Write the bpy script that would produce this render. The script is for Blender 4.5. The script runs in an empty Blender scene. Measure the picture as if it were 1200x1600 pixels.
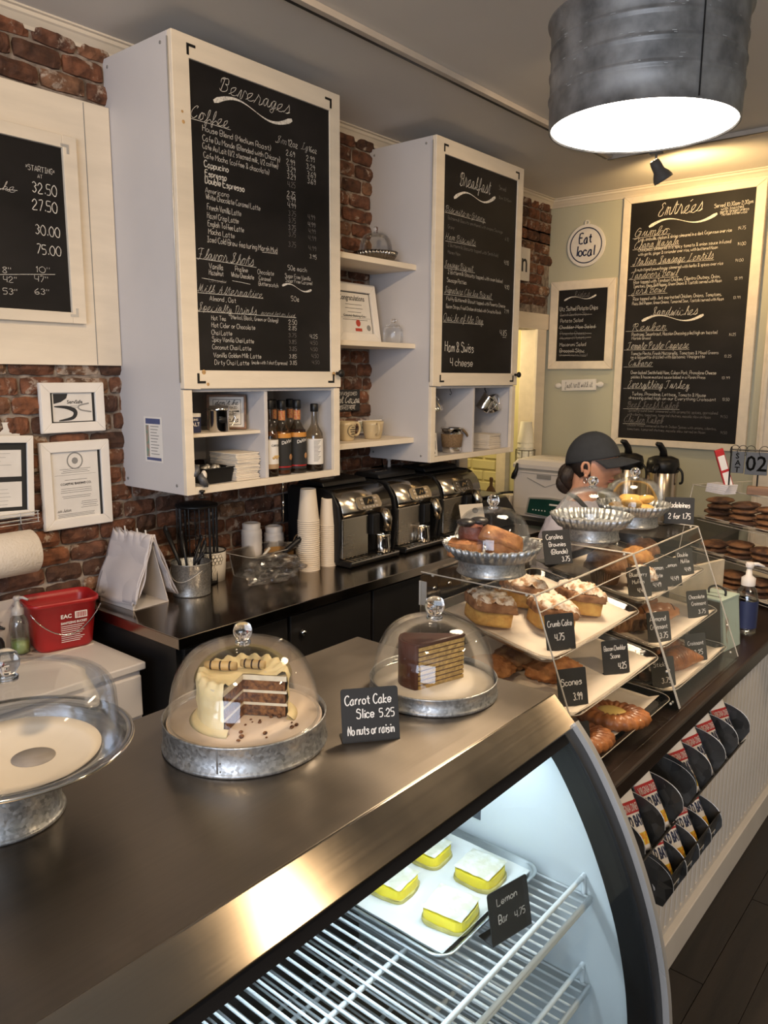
import bpy, bmesh, math, random
from mathutils import Vector, Matrix, noise
from math import sin, cos, pi, radians, sqrt
random.seed(7)
sc = bpy.context.scene
COL = sc.collection
# ------------------------------------------------------------------ camera
cam_d = bpy.data.cameras.new('camera'); cam = bpy.data.objects.new('camera', cam_d); COL.objects.link(cam)
cam_d.sensor_fit = 'HORIZONTAL'; cam_d.sensor_width = 36.0; cam_d.lens = 36.0*1216.96/1200.0
cam_d.clip_start = 0.02; cam_d.clip_end = 60
_R = ((0.76553998, -0.1160182, 0.63284147), (0.64335999, 0.12880748, -0.75464995), (0.00603841, 0.98485959, 0.17324874))
cam.matrix_world = Matrix.Translation((2.603, 0, 1.76)) @ Matrix(_R).to_4x4()
sc.camera = cam
# ------------------------------------------------------------------ world, lights, exposure
sc.view_settings.view_transform = 'Standard'; sc.view_settings.look = 'None'
sc.view_settings.gamma = 1.0; sc.view_settings.use_curve_mapping = False
sc.view_settings.exposure = 0.56
w = bpy.data.worlds.new('world'); sc.world = w; w.use_nodes = True
w.node_tree.nodes['Background'].inputs[0].default_value = (0.55, 0.62, 0.75, 1)
w.node_tree.nodes['Background'].inputs[1].default_value = 0.9
def light(name, kind, loc, power, col=(1, 1, 1), target=None, size=0.1, size_y=None, spot=60, blend=0.5, radius=None):
    d = bpy.data.lights.new(name, kind); d.energy = power; d.color = col
    if kind == 'AREA':
        d.size = size
        if size_y: d.shape = 'RECTANGLE'; d.size_y = size_y
    elif kind == 'SPOT':
        d.spot_size = radians(spot); d.spot_blend = blend; d.shadow_soft_size = radius or 0.03
    else: d.shadow_soft_size = radius or 0.05
    o = bpy.data.objects.new(name, d); COL.objects.link(o); o.location = loc
    if target is not None:
        o.rotation_euler = (Vector(target)-Vector(loc)).to_track_quat('-Z', 'Y').to_euler()
    return o
WARM = (1.0, 0.72, 0.42); COOL = (0.78, 0.86, 1.0)
light('window_light', 'AREA', (3.4, -2.9, 1.75), 92, COOL, (1.6, 1.5, 1.5), 2.8, 1.7)
light('pendant_light_near', 'AREA', (2.25, -0.1, 2.36), 9, WARM, (2.25, -0.1, 0), 0.12)
light('pendant_light_right', 'AREA', (3.4, 1.6, 2.36), 14, WARM, (3.4, 1.6, 0), 0.10)
light('pendant_light_far', 'AREA', (2.9, 3.4, 2.36), 9, WARM, (2.9, 3.4, 0), 0.12)
light('track_spot_menu', 'SPOT', (1.03, 4.10, 2.69), 26, (1.0, 0.66, 0.28), (1.12, 4.78, 2.62), spot=165, blend=0.9, radius=0.04)
light('track_spot_a', 'SPOT', (1.75, 0.7, 2.8), 42, WARM, (0.4, 1.7, 2.0), spot=95, blend=0.7, radius=0.03)
light('track_spot_b', 'SPOT', (1.75, 2.5, 2.8), 22, WARM, (0.4, 3.3, 2.0), spot=80, blend=0.7, radius=0.03)
# ------------------------------------------------------------------ materials
MATS = {}
def _n(nt, t, **kw):
    n = nt.nodes.new(t)
    for k, v in kw.items(): setattr(n, k, v)
    return n
def pm(name, col, rough=0.5, metal=0.0, var=0.12, scale=12.0, bump=0.0, bscale=60.0, stretch=(1, 1, 1), col2=None, rvar=0.0,
       spec=0.5, trans=0.0, aniso=0.0, emit=0.0, sss=0.0, detail=4.0, thr=None, coat=0.0, sheen=0.0, ramp=None):
    """procedural material: base colour noisily mixed with a second one, noise roughness and bump"""
    if name in MATS: return MATS[name]
    m = bpy.data.materials.new(name); m.use_nodes = True; nt = m.node_tree; L = nt.links
    b = nt.nodes['Principled BSDF']
    c2 = col2 or tuple(max(0, c*(1-2.2*var)) for c in col)
    tc = _n(nt, 'ShaderNodeTexCoord'); mp = _n(nt, 'ShaderNodeMapping'); mp.inputs['Scale'].default_value = stretch
    L.new(tc.outputs['Object'], mp.inputs['Vector'])
    nz = _n(nt, 'ShaderNodeTexNoise'); nz.inputs['Scale'].default_value = scale; nz.inputs['Detail'].default_value = detail
    L.new(mp.outputs['Vector'], nz.inputs['Vector'])
    cr = _n(nt, 'ShaderNodeValToRGB'); lo, hi = thr or (0.35, 0.68)
    cr.color_ramp.elements[0].position = lo; cr.color_ramp.elements[1].position = hi
    cr.color_ramp.elements[0].color = (*c2, 1); cr.color_ramp.elements[1].color = (*col, 1)
    L.new(nz.outputs['Fac'], cr.inputs['Fac']); L.new(cr.outputs['Color'], b.inputs['Base Color'])
    b.inputs['Roughness'].default_value = rough; b.inputs['Metallic'].default_value = metal
    b.inputs['Specular IOR Level'].default_value = spec
    if rvar:
        mr = _n(nt, 'ShaderNodeMapRange'); mr.inputs['To Min'].default_value = max(0.02, rough-rvar); mr.inputs['To Max'].default_value = min(1, rough+rvar)
        mr.inputs['From Min'].default_value = 0.3; mr.inputs['From Max'].default_value = 0.7
        L.new(nz.outputs['Fac'], mr.inputs['Value']); L.new(mr.outputs['Result'], b.inputs['Roughness'])
    if aniso: b.inputs['Anisotropic'].default_value = aniso
    if trans: b.inputs['Transmission Weight'].default_value = trans
    if coat: b.inputs['Coat Weight'].default_value = coat; b.inputs['Coat Roughness'].default_value = 0.12
    if sheen: b.inputs['Sheen Weight'].default_value = sheen
    if sss:
        b.inputs['Subsurface Weight'].default_value = sss; b.inputs['Subsurface Radius'].default_value = (0.012, 0.006, 0.003)
        b.inputs['Subsurface Scale'].default_value = 0.5
    if emit: b.inputs['Emission Color'].default_value = (*col, 1); b.inputs['Emission Strength'].default_value = emit
    if bump:
        n2 = _n(nt, 'ShaderNodeTexNoise'); n2.inputs['Scale'].default_value = bscale; n2.inputs['Detail'].default_value = 5
        L.new(mp.outputs['Vector'], n2.inputs['Vector'])
        bp = _n(nt, 'ShaderNodeBump'); bp.inputs['Strength'].default_value = bump; bp.inputs['Distance'].default_value = 0.004
        L.new(n2.outputs['Fac'], bp.inputs['Height']); L.new(bp.outputs['Normal'], b.inputs['Normal'])
    MATS[name] = m
    return m
def brick_mat():
    m = bpy.data.materials.new('brick_clay'); m.use_nodes = True; nt = m.node_tree; L = nt.links; b = nt.nodes['Principled BSDF']
    oi = _n(nt, 'ShaderNodeObjectInfo'); ge = _n(nt, 'ShaderNodeNewGeometry')
    ad = _n(nt, 'ShaderNodeMath', operation='ADD'); L.new(oi.outputs['Random'], ad.inputs[0]); L.new(ge.outputs['Random Per Island'], ad.inputs[1])
    fr = _n(nt, 'ShaderNodeMath', operation='FRACT'); L.new(ad.outputs[0], fr.inputs[0])
    cr = _n(nt, 'ShaderNodeValToRGB'); L.new(fr.outputs[0], cr.inputs['Fac']); cr.color_ramp.interpolation = 'LINEAR'
    e = cr.color_ramp.elements; e[0].position = 0; e[0].color = (0.07, 0.034, 0.021, 1); e[1].position = 1; e[1].color = (0.20, 0.115, 0.068, 1)
    for p_, c_ in ((0.25, (0.14, 0.056, 0.030, 1)), (0.45, (0.24, 0.093, 0.043, 1)), (0.6, (0.10, 0.048, 0.032, 1)), (0.8, (0.20, 0.078, 0.040, 1))):
        k = e.new(p_); k.color = c_
    tc = _n(nt, 'ShaderNodeTexCoord'); n1 = _n(nt, 'ShaderNodeTexNoise'); n1.inputs['Scale'].default_value = 26; n1.inputs['Detail'].default_value = 6
    gp = _n(nt, 'ShaderNodeVectorMath', operation='ADD'); L.new(tc.outputs['Object'], gp.inputs[0])
    cx = _n(nt, 'ShaderNodeCombineXYZ'); ml = _n(nt, 'ShaderNodeMath', operation='MULTIPLY'); ml.inputs[1].default_value = 37; L.new(fr.outputs[0], ml.inputs[0])
    L.new(ml.outputs[0], cx.inputs[0]); L.new(cx.outputs[0], gp.inputs[1]); L.new(gp.outputs[0], n1.inputs['Vector'])
    r1 = _n(nt, 'ShaderNodeValToRGB'); r1.color_ramp.elements[0].position = 0.3; r1.color_ramp.elements[1].position = 0.7
    r1.color_ramp.elements[0].color = (0.35, 0.33, 0.32, 1); r1.color_ramp.elements[1].color = (1.25, 1.2, 1.15, 1); L.new(n1.outputs['Fac'], r1.inputs['Fac'])
    mx = _n(nt, 'ShaderNodeMix', data_type='RGBA', blend_type='MULTIPLY'); mx.inputs[0].default_value = 1
    L.new(cr.outputs['Color'], mx.inputs[6]); L.new(r1.outputs['Color'], mx.inputs[7])
    n2 = _n(nt, 'ShaderNodeTexNoise'); n2.inputs['Scale'].default_value = 17; n2.inputs['Detail'].default_value = 7; n2.inputs['Roughness'].default_value = 0.7
    L.new(gp.outputs[0], n2.inputs['Vector'])
    a2 = _n(nt, 'ShaderNodeMath', operation='MULTIPLY_ADD'); a2.inputs[1].default_value = 0.10; L.new(fr.outputs[0], a2.inputs[0]); L.new(n2.outputs['Fac'], a2.inputs[2])
    r2 = _n(nt, 'ShaderNodeValToRGB'); r2.color_ramp.elements[0].position = 0.62; r2.color_ramp.elements[1].position = 0.70
    r2.color_ramp.elements[0].color = (0, 0, 0, 1); r2.color_ramp.elements[1].color = (0.8, 0.8, 0.8, 1); L.new(a2.outputs[0], r2.inputs['Fac'])
    m2 = _n(nt, 'ShaderNodeMix', data_type='RGBA'); L.new(r2.outputs['Color'], m2.inputs[0]); L.new(mx.outputs[2], m2.inputs[6]); m2.inputs[7].default_value = (0.42, 0.35, 0.29, 1)
    L.new(m2.outputs[2], b.inputs['Base Color']); b.inputs['Roughness'].default_value = 0.85
    bp = _n(nt, 'ShaderNodeBump'); bp.inputs['Strength'].default_value = 0.9; bp.inputs['Distance'].default_value = 0.005
    n3 = _n(nt, 'ShaderNodeTexNoise'); n3.inputs['Scale'].default_value = 70; n3.inputs['Detail'].default_value = 6; L.new(gp.outputs[0], n3.inputs['Vector'])
    L.new(n3.outputs['Fac'], bp.inputs['Height']); L.new(bp.outputs['Normal'], b.inputs['Normal'])
    return m
def thin_glass(name, tint=(0.97, 0.98, 0.98), refl=0.09, edge=0.55, rough=0.02):
    """clear sheet or shell: mostly transparent, mirrors more at grazing angles"""
    m = bpy.data.materials.new(name); m.use_nodes = True; nt = m.node_tree; L = nt.links
    nt.nodes.remove(nt.nodes['Principled BSDF']); out = nt.nodes['Material Output']
    tr = _n(nt, 'ShaderNodeBsdfTransparent'); tr.inputs[0].default_value = (*tint, 1)
    gl = _n(nt, 'ShaderNodeBsdfGlossy'); gl.inputs['Roughness'].default_value = rough; gl.inputs[0].default_value = (0.95, 0.97, 1, 1)
    lw = _n(nt, 'ShaderNodeLayerWeight'); lw.inputs['Blend'].default_value = 0.25
    mr = _n(nt, 'ShaderNodeMapRange'); mr.inputs['To Min'].default_value = refl*0.45; mr.inputs['To Max'].default_value = edge
    L.new(lw.outputs['Fresnel'], mr.inputs['Value']); mx = _n(nt, 'ShaderNodeMixShader')
    L.new(mr.outputs['Result'], mx.inputs[0]); L.new(tr.outputs[0], mx.inputs[1]); L.new(gl.outputs[0], mx.inputs[2]); L.new(mx.outputs[0], out.inputs[0])
    MATS[name] = m
    return m
def spangle(name, a, b_, scale=55, rough=0.35):
    """galvanised steel with zinc spangle"""
    m = bpy.data.materials.new(name); m.use_nodes = True; nt = m.node_tree; L = nt.links; b = nt.nodes['Principled BSDF']
    tc = _n(nt, 'ShaderNodeTexCoord'); v = _n(nt, 'ShaderNodeTexVoronoi'); v.inputs['Scale'].default_value = scale; L.new(tc.outputs['Object'], v.inputs['Vector'])
    nz = _n(nt, 'ShaderNodeTexNoise'); nz.inputs['Scale'].default_value = 9; L.new(tc.outputs['Object'], nz.inputs['Vector'])
    sep = _n(nt, 'ShaderNodeSeparateColor'); L.new(v.outputs['Color'], sep.inputs[0])
    ad = _n(nt, 'ShaderNodeMath', operation='MULTIPLY_ADD'); ad.inputs[1].default_value = 0.55; L.new(sep.outputs[0], ad.inputs[0]); L.new(nz.outputs['Fac'], ad.inputs[2])
    cr = _n(nt, 'ShaderNodeValToRGB'); cr.color_ramp.elements[0].position = 0.35; cr.color_ramp.elements[1].position = 1.0
    cr.color_ramp.elements[0].color = (*a, 1); cr.color_ramp.elements[1].color = (*b_, 1); L.new(ad.outputs[0], cr.inputs['Fac']); L.new(cr.outputs[0], b.inputs['Base Color'])
    b.inputs['Metallic'].default_value = 0.85
    mr = _n(nt, 'ShaderNodeMapRange'); mr.inputs['To Min'].default_value = rough-0.1; mr.inputs['To Max'].default_value = rough+0.15; L.new(sep.outputs[1], mr.inputs['Value']); L.new(mr.outputs[0], b.inputs['Roughness'])
    MATS[name] = m
    return m
def stainless(name, col=(0.5, 0.46, 0.41), rough=0.27, axis='Y', aniso=0.75):
    m = bpy.data.materials.new(name); m.use_nodes = True; nt = m.node_tree; L = nt.links; b = nt.nodes['Principled BSDF']
    tc = _n(nt, 'ShaderNodeTexCoord'); mp = _n(nt, 'ShaderNodeMapping')
    s = {'X': (2, 300, 300), 'Y': (300, 2, 300), 'Z': (300, 300, 2)}[axis]; mp.inputs['Scale'].default_value = s; L.new(tc.outputs['Object'], mp.inputs['Vector'])
    n1 = _n(nt, 'ShaderNodeTexNoise'); n1.inputs['Scale'].default_value = 1.0; n1.inputs['Detail'].default_value = 3; L.new(mp.outputs[0], n1.inputs['Vector'])
    n2 = _n(nt, 'ShaderNodeTexNoise'); n2.inputs['Scale'].default_value = 5.0; n2.inputs['Detail'].default_value = 5; L.new(tc.outputs['Object'], n2.inputs['Vector'])
    mx = _n(nt, 'ShaderNodeMath', operation='MULTIPLY_ADD'); mx.inputs[1].default_value = 0.25; L.new(n1.outputs['Fac'], mx.inputs[0]); L.new(n2.outputs['Fac'], mx.inputs[2])
    cr = _n(nt, 'ShaderNodeValToRGB'); cr.color_ramp.elements[0].position = 0.35; cr.color_ramp.elements[1].position = 0.95
    cr.color_ramp.elements[0].color = (*[c*0.82 for c in col], 1); cr.color_ramp.elements[1].color = (*[min(1, c*1.15) for c in col], 1)
    L.new(mx.outputs[0], cr.inputs[0]); L.new(cr.outputs[0], b.inputs['Base Color']); b.inputs['Metallic'].default_value = 1
    mr = _n(nt, 'ShaderNodeMapRange'); mr.inputs['From Min'].default_value = 0.4; mr.inputs['From Max'].default_value = 0.9; mr.inputs['To Min'].default_value = rough-0.05; mr.inputs['To Max'].default_value = rough+0.08
    L.new(mx.outputs[0], mr.inputs['Value']); L.new(mr.outputs[0], b.inputs['Roughness'])
    b.inputs['Anisotropic'].default_value = aniso
    tg = _n(nt, 'ShaderNodeTangent'); tg.direction_type = 'RADIAL'; tg.axis = 'Z'
    vec = {'X': (0, 1, 0), 'Y': (1, 0, 0), 'Z': (1, 0, 0)}[axis]; cv = _n(nt, 'ShaderNodeCombineXYZ')
    for i in range(3): cv.inputs[i].default_value = vec[i]
    L.new(cv.outputs[0], b.inputs['Tangent'])
    bp = _n(nt, 'ShaderNodeBump'); bp.inputs['Strength'].default_value = 0.012; bp.inputs['Distance'].default_value = 0.001; L.new(n1.outputs['Fac'], bp.inputs['Height']); L.new(bp.outputs[0], b.inputs['Normal'])
    MATS[name] = m
    return m
# ------------------------------------------------------------------ mesh builder
class MB:
    def __init__(s): s.v = []; s.f = []; s.mi = []; s.cur = 0; s.smooth = False; s.sm = []
    def add(s, vs, fs, M=None):
        o = len(s.v)
        s.v += [tuple(M @ Vector(p)) if M is not None else tuple(p) for p in vs]
        s.f += [tuple(i+o for i in f) for f in fs]; s.mi += [s.cur]*len(fs); s.sm += [s.smooth]*len(fs)
        return s
    def box(s, x0, x1, y0, y1, z0, z1, M=None):
        v = [(x, y, z) for x in (x0, x1) for y in (y0, y1) for z in (z0, z1)]
        s.add(v, [(0, 1, 3, 2), (4, 6, 7, 5), (0, 4, 5, 1), (2, 3, 7, 6), (0, 2, 6, 4), (1, 5, 7, 3)], M); return s
    def prism(s, poly, a, b, axis='y', M=None):
        """extrude a closed 2-D outline between a and b along an axis"""
        def P(p, t): return {'x': (t, p[0], p[1]), 'y': (p[0], t, p[1]), 'z': (p[0], p[1], t)}[axis]
        n = len(poly); v = [P(p, a) for p in poly]+[P(p, b) for p in poly]
        s.add(v, [tuple(range(n)), tuple(range(2*n-1, n-1, -1))]+[(i, (i+1) % n+0, (i+1) % n+n, i+n) for i in range(n)], M); return s
    def lathe(s, prof, c=(0, 0, 0), seg=32, M=None, caps=False, flute=None, arc=None):
        """prof: list of (r, z). flute=(count, amp, fn of profile index) modulates the radius"""
        full = arc is None; a0, a1 = arc or (0, 2*pi); n = seg if full else seg+1; v = []
        for k, (r, z) in enumerate(prof):
            for i in range(n):
                a = a0+(a1-a0)*i/seg; rr = r
                if flute and flute[2](k): rr = r*(1+flute[1]*sin(flute[0]*a))
                v.append((c[0]+rr*cos(a), c[1]+rr*sin(a), c[2]+z))
        f = []; m = n if full else n-1
        for k in range(len(prof)-1):
            for i in range(m):
                j = (i+1) % n; f.append((k*n+i, k*n+j, (k+1)*n+j, (k+1)*n+i))
        if caps:
            f.append(tuple(range(n-1, -1, -1))); q = (len(prof)-1)*n; f.append(tuple(q+i for i in range(n)))
        s.add(v, f, M); return s
    def tube(s, pts, r, seg=8, M=None, closed=False, caps=True):
        pts = [Vector(p) for p in pts]; n = len(pts); rs = r if isinstance(r, (list, tuple)) else [r]*n
        v = []; up = None
        for i, p in enumerate(pts):
            if closed: t = pts[(i+1) % n]-pts[i-1]
            else: t = pts[min(i+1, n-1)]-pts[max(i-1, 0)]
            if t.length < 1e-9: t = Vector((0, 0, 1))
            t.normalize()
            if up is None: up = t.orthogonal().normalized()
            up = (up-t*up.dot(t)); up = up.normalized() if up.length > 1e-6 else t.orthogonal().normalized()
            b = t.cross(up)
            for k in range(seg):
                a = 2*pi*k/seg; v.append(tuple(p+(up*cos(a)+b*sin(a))*rs[i]))
        f = []
        for i in range(n if closed else n-1):
            j = (i+1) % n
            for k in range(seg): f.append((i*seg+k, i*seg+(k+1) % seg, j*seg+(k+1) % seg, j*seg+k))
        if caps and not closed: f.append(tuple(range(seg-1, -1, -1))); f.append(tuple((n-1)*seg+k for k in range(seg)))
        s.add(v, f, M); return s
    def cyl(s, a, b, r, seg=12, r2=None): return s.tube([a, b], [r, r if r2 is None else r2], seg)
    def ball(s, c, r, seg=16, rings=10, sc3=(1, 1, 1), M=None, fn=None):
        v = []; f = []
        for i in range(rings+1):
            th = pi*i/rings
            for k in range(seg):
                ph = 2*pi*k/seg; d = Vector((sin(th)*cos(ph), sin(th)*sin(ph), cos(th))); q = 1.0 if fn is None else fn(d)
                v.append((c[0]+d.x*r*sc3[0]*q, c[1]+d.y*r*sc3[1]*q, c[2]+d.z*r*sc3[2]*q))
        for i in range(rings):
            for k in range(seg): f.append((i*seg+k, (i+1)*seg+k, (i+1)*seg+(k+1) % seg, i*seg+(k+1) % seg))
        s.add(v, f, M); return s
    def grid(s, fn, nu, nv, M=None, cu=False):
        v = [fn(i/nu, j/nv) for j in range(nv+1) for i in range(nu+(0 if cu else 1))]; w_ = nu+(0 if cu else 1)
        f = [(j*w_+i, j*w_+(i+1) % w_, (j+1)*w_+(i+1) % w_, (j+1)*w_+i) for j in range(nv) for i in range(nu)]
        s.add(v, f, M); return s
    def mesh(s, name, mats):
        me = bpy.data.meshes.new(name); me.from_pydata(s.v, [], s.f)
        for m in (mats if isinstance(mats, (list, tuple)) else [mats]): me.materials.append(m)
        me.polygons.foreach_set('material_index', s.mi); me.polygons.foreach_set('use_smooth', s.sm)
        bm = bmesh.new(); bm.from_mesh(me); bmesh.ops.remove_doubles(bm, verts=bm.verts, dist=1e-6); bmesh.ops.recalc_face_normals(bm, faces=bm.faces); bm.to_mesh(me); bm.free()
        me.update(); return me
def link(name, me, parent=None, loc=None, rot=None, scl=None):
    o = bpy.data.objects.new(name, me); COL.objects.link(o)
    if parent is not None: o.parent = parent
    if loc is not None: o.location = loc
    if rot is not None: o.rotation_euler = rot
    if scl is not None: o.scale = scl
    return o
def part(name, mb, mats, parent=None, bevel=0.0, label=None, kind=None, seg=2, solid=0.0, sub=0):
    o = link(name, mb.mesh(name, mats), parent)
    if solid: md = o.modifiers.new('s', 'SOLIDIFY'); md.thickness = solid; md.offset = 0
    if bevel: md = o.modifiers.new('b', 'BEVEL'); md.width = bevel; md.segments = seg; md.limit_method = 'ANGLE'
    if sub: md = o.modifiers.new('u', 'SUBSURF'); md.levels = sub; md.render_levels = sub
    if label: o['label'] = label
    if kind: o['kind'] = kind
    return o
def thing(name, label, cat, loc=(0, 0, 0), rz=0.0, group=None, rot=None):
    o = bpy.data.objects.new(name, None); COL.objects.link(o); o.empty_display_size = 0.03
    o.location = loc; o.rotation_euler = rot or (0, 0, rz); o['label'] = label; o['category'] = cat
    if group: o['group'] = group
    return o
def tag(o, label, cat, group=None):
    o['label'] = label; o['category'] = cat
    if group: o['group'] = group
    return o
def struct(name, mb, mats, parent=None, bevel=0.0):
    o = part(name, mb, mats, parent, bevel)
    if parent is None: o['kind'] = 'structure'
    return o
def dup(root, loc, rz=None, label=None, rot=None, scl=None):
    """a copy of a thing together with copies of its parts and their sub-parts"""
    r = root.copy(); COL.objects.link(r); r.location = loc
    if rz is not None: r.rotation_euler = (0, 0, rz)
    if rot is not None: r.rotation_euler = rot
    if scl is not None: r.scale = scl
    if label: r['label'] = label
    for ch in KIDS(root):
        c = ch.copy(); COL.objects.link(c); c.parent = r
        for g in KIDS(ch):
            d = g.copy(); COL.objects.link(d); d.parent = c
    return r
def KIDS(o): return [c for c in COL.objects if c.parent is o]
# ------------------------------------------------------------------ lettering (single strokes, hand written look)
PR = {'A': '02 39 62|14 54', 'B': '02 09 49 58 56 45 05|45 54 53 42 02', 'C': '58 49 29 07 04 22 42 53', 'D': '02 09 39 57 54 32 02', 'E': '59 09 02 52|06 46',
 'F': '59 09 02|06 46', 'G': '58 49 29 07 04 22 42 55 36', 'H': '09 02|59 52|06 56', 'I': '09 49|29 22|02 42', 'J': '59 54 42 22 03', 'K': '09 02|59 05 52', 'L': '09 02 52',
 'M': '02 09 35 69 62', 'N': '02 09 52 59', 'O': '29 07 04 22 42 64 67 49 29', 'P': '02 09 49 58 56 45 05', 'Q': '29 07 04 22 42 64 67 49 29|43 61', 'R': '02 09 49 58 56 45 05|35 52',
 'S': '58 39 19 07 46 54 42 12 03', 'T': '09 69|39 32', 'U': '09 04 22 42 54 59', 'V': '09 32 69', 'W': '09 22 37 52 69', 'X': '09 52|59 02', 'Y': '09 35 69|35 32', 'Z': '09 59 02 52',
 'a': '46 26 04 03 12 32 45|46 43 52', 'b': '09 02|04 26 45 43 22 03', 'c': '45 26 05 03 22 43', 'd': '49 42|45 26 05 03 22 43', 'e': '04 44 45 26 05 03 22 43', 'f': '49 39 27 22|05 45',
 'g': '45 26 05 03 22 43|46 41 20 00', 'h': '09 02|04 26 45 42', 'i': '16 12|18 17', 'j': '26 21 10 00|28 27', 'k': '09 02|46 04 42', 'l': '19 12', 'm': '06 02|04 26 35 32|34 56 65 62',
 'n': '06 02|04 26 45 42', 'o': '26 05 03 22 43 45 26', 'p': '06 00|05 26 45 43 22 03', 'q': '46 40|45 26 05 03 22 43', 'r': '06 02|04 26 36', 's': '45 26 05 34 43 22 02', 't': '28 23 42|06 46',
 'u': '06 03 22 43|46 42', 'v': '06 22 46', 'w': '06 12 34 52 66', 'x': '06 42|46 02', 'y': '06 23|46 10', 'z': '06 46 02 42',
 '0': '29 07 04 22 42 54 57 39 29', '1': '17 29 22', '2': '07 29 48 46 02 52', '3': '08 29 47 26|26 44 22 03', '4': '09 05 45|49 42', '5': '49 09 06 36 44 32 02', '6': '39 06 03 22 43 35 04',
 '7': '09 49 12', '8': '26 08 29 48 26 03 22 43 26', '9': '47 29 07 26 47 32', '.': '12 13', ',': '13 01', '(': '29 06 21', ')': '09 26 01', '/': '01 49', '-': '05 35', "'": '19 17', '"': '09 07|29 27',
 '&': '52 08 29 47 03 22 54', '\u00a2': '45 16 03 32 43|27 21', '*': '05 38|35 08|18 15', ':': '13 12|16 15', '{': '29 17 05 13 21', '}': '09 17 25 13 01', '!': '19 14|12 13', '\u00e9': '04 44 45 26 05 03 22 43|28 49', '$': '58 19 07 46 54 12 03|39 31', '+': '05 45|27 23', '#': '09 02|39 32|06 46|04 44'}
SC = {'a': '02 15 36 46 26 14 22 33 46 43 52 63', 'b': '02 35 49 28 23 32 44 45 55 65', 'c': '02 15 36 45 36 15 13 22 42 63', 'd': '02 15 36 46 26 14 22 33 59 44 52 63', 'e': '02 34 46 36 15 13 22 42 63',
 'f': '02 35 49 39 26 20 10 11 33 54 63', 'g': '02 15 36 46 26 14 22 33 46 30 10 11 32 53', 'h': '02 35 49 38 22 24 46 54 52 63', 'i': '02 26 23 32 43|38 37', 'k': '02 35 49 38 22 24 45 54 33 52 63', 'l': '02 35 49 38 23 32 43',
 'm': '02 16 26 22 25 46 42 45 66 62 73', 'n': '02 16 26 22 25 46 43 52 63', 'o': '02 15 36 26 13 22 43 45 36 56 65', 'p': '02 26 20 25 46 55 43 32 23 43 63', 'r': '02 26 27 36 45 42 52 63', 's': '02 36 37 45 43 22 12 32 53',
 't': '02 39 33 42 53|27 57', 'u': '02 26 23 32 46 43 52 63', 'v': '02 15 26 22 32 46 56 65', 'w': '02 26 22 33 45 42 53 66 76', 'y': '02 26 23 32 46 40 20 21 52 63', '\u00e9': '02 34 46 36 15 13 22 42 63|48 69',
 'B': '06 08 29 28 12|18 49 58 56 36 55 53 32 12 03', 'C': '58 69 49 16 13 32 53 64', 'F': '08 29 69|49 32 11 02|25 55', 'M': '03 12 29 32|32 59 52 63', 'A': '02 22 59 52 63|25 65', 'S': '02 22 47 59 39 28 36 54 32 12 03',
 'E': '58 49 28 37 36 14 12 42 54', 'G': '58 39 16 13 32 54 56|36 66 52 30 10', 'T': '08 29 69|49 33 12 03', 'J': '28 59 49 40 20 11 33', 'I': '38 59 49 32 12 03 33', 'L': '38 59 48 22 02 12 52 63', 'D': '29 22 12|18 49 68 65 42 12', 'H': '09 18 02|59 42 52|05 55', 'Q': '29 07 04 22 42 64 67 49 29|33 61', 'R': '06 08 29 28 12|18 49 58 56 36 62 73', 'K': '08 19 12|69 26 52 63', 'P': '06 08 29 28 12|18 49 58 56 25'}
def _glyph(t):
    return [[(float(p[0]), float(p[1])) for p in s.split()] for s in t.split('|')]
def _smooth(p, n):
    if len(p) < 3 or n < 2: return p
    o = []; q = [p[0]]+p+[p[-1]]
    for i in range(1, len(q)-2):
        a, b, c, d = q[i-1], q[i], q[i+1], q[i+2]
        for k in range(n):
            t = k/n; o.append(tuple(0.5*((2*b[j])+(-a[j]+c[j])*t+(2*a[j]-5*b[j]+4*c[j]-d[j])*t*t+(-a[j]+3*b[j]-3*c[j]+d[j])*t**3) for j in (0, 1)))
    o.append(p[-1]); return o
def ribbon(mb, pts, wd, P, taper=None):
    """flat stroke along 2-D points; P maps (u, v) to 3-D"""
    n = len(pts); v = []
    for i, p in enumerate(pts):
        a = pts[max(i-1, 0)]; b = pts[min(i+1, n-1)]; dx, dy = b[0]-a[0], b[1]-a[1]; l = sqrt(dx*dx+dy*dy) or 1
        w_ = wd/2 if taper is None else wd/2*taper(i/max(1, n-1)); nx, ny = -dy/l*w_, dx/l*w_
        v += [P(p[0]+nx, p[1]+ny), P(p[0]-nx, p[1]-ny)]
    mb.add(v, [(2*i, 2*i+1, 2*i+3, 2*i+2) for i in range(n-1)])
def write(mb, text, u, v, width, height, P, style='p', wt=0.09, slant=None, sm=2, jit=0.25):
    """letter text from (u, v) baseline, fitted to a width, cap height = height"""
    S = height/7.0; x = 0; st = []; rnd = random.Random(hash(text) % 1000 if False else sum(map(ord, text)))
    sl = (0.33 if style == 's' else 0.04) if slant is None else slant
    for ch in text:
        if ch == ' ': x += 3.2; continue
        g = (SC.get(ch) if style == 's' else None) or PR.get(ch)
        if g is None: continue
        gl = _glyph(g); mxx = max(p[0] for s_ in gl for p in s_); dy = rnd.uniform(-jit, jit)
        for s_ in gl: st.append([(x+p[0]+sl*(p[1]-2)+rnd.uniform(-.12, .12), p[1]-2+dy) for p in s_])
        x += mxx+(0.0 if (style == 's' and ch.islower()) else 1.7)
    if not st: return
    x = max(p[0] for s_ in st for p in s_); kx = width/max(x, 1e-6)
    for s_ in st:
        pts = _smooth([(u+p[0]*kx, v+p[1]*S) for p in s_], sm)
        ribbon(mb, pts, height*wt, P)
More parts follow.
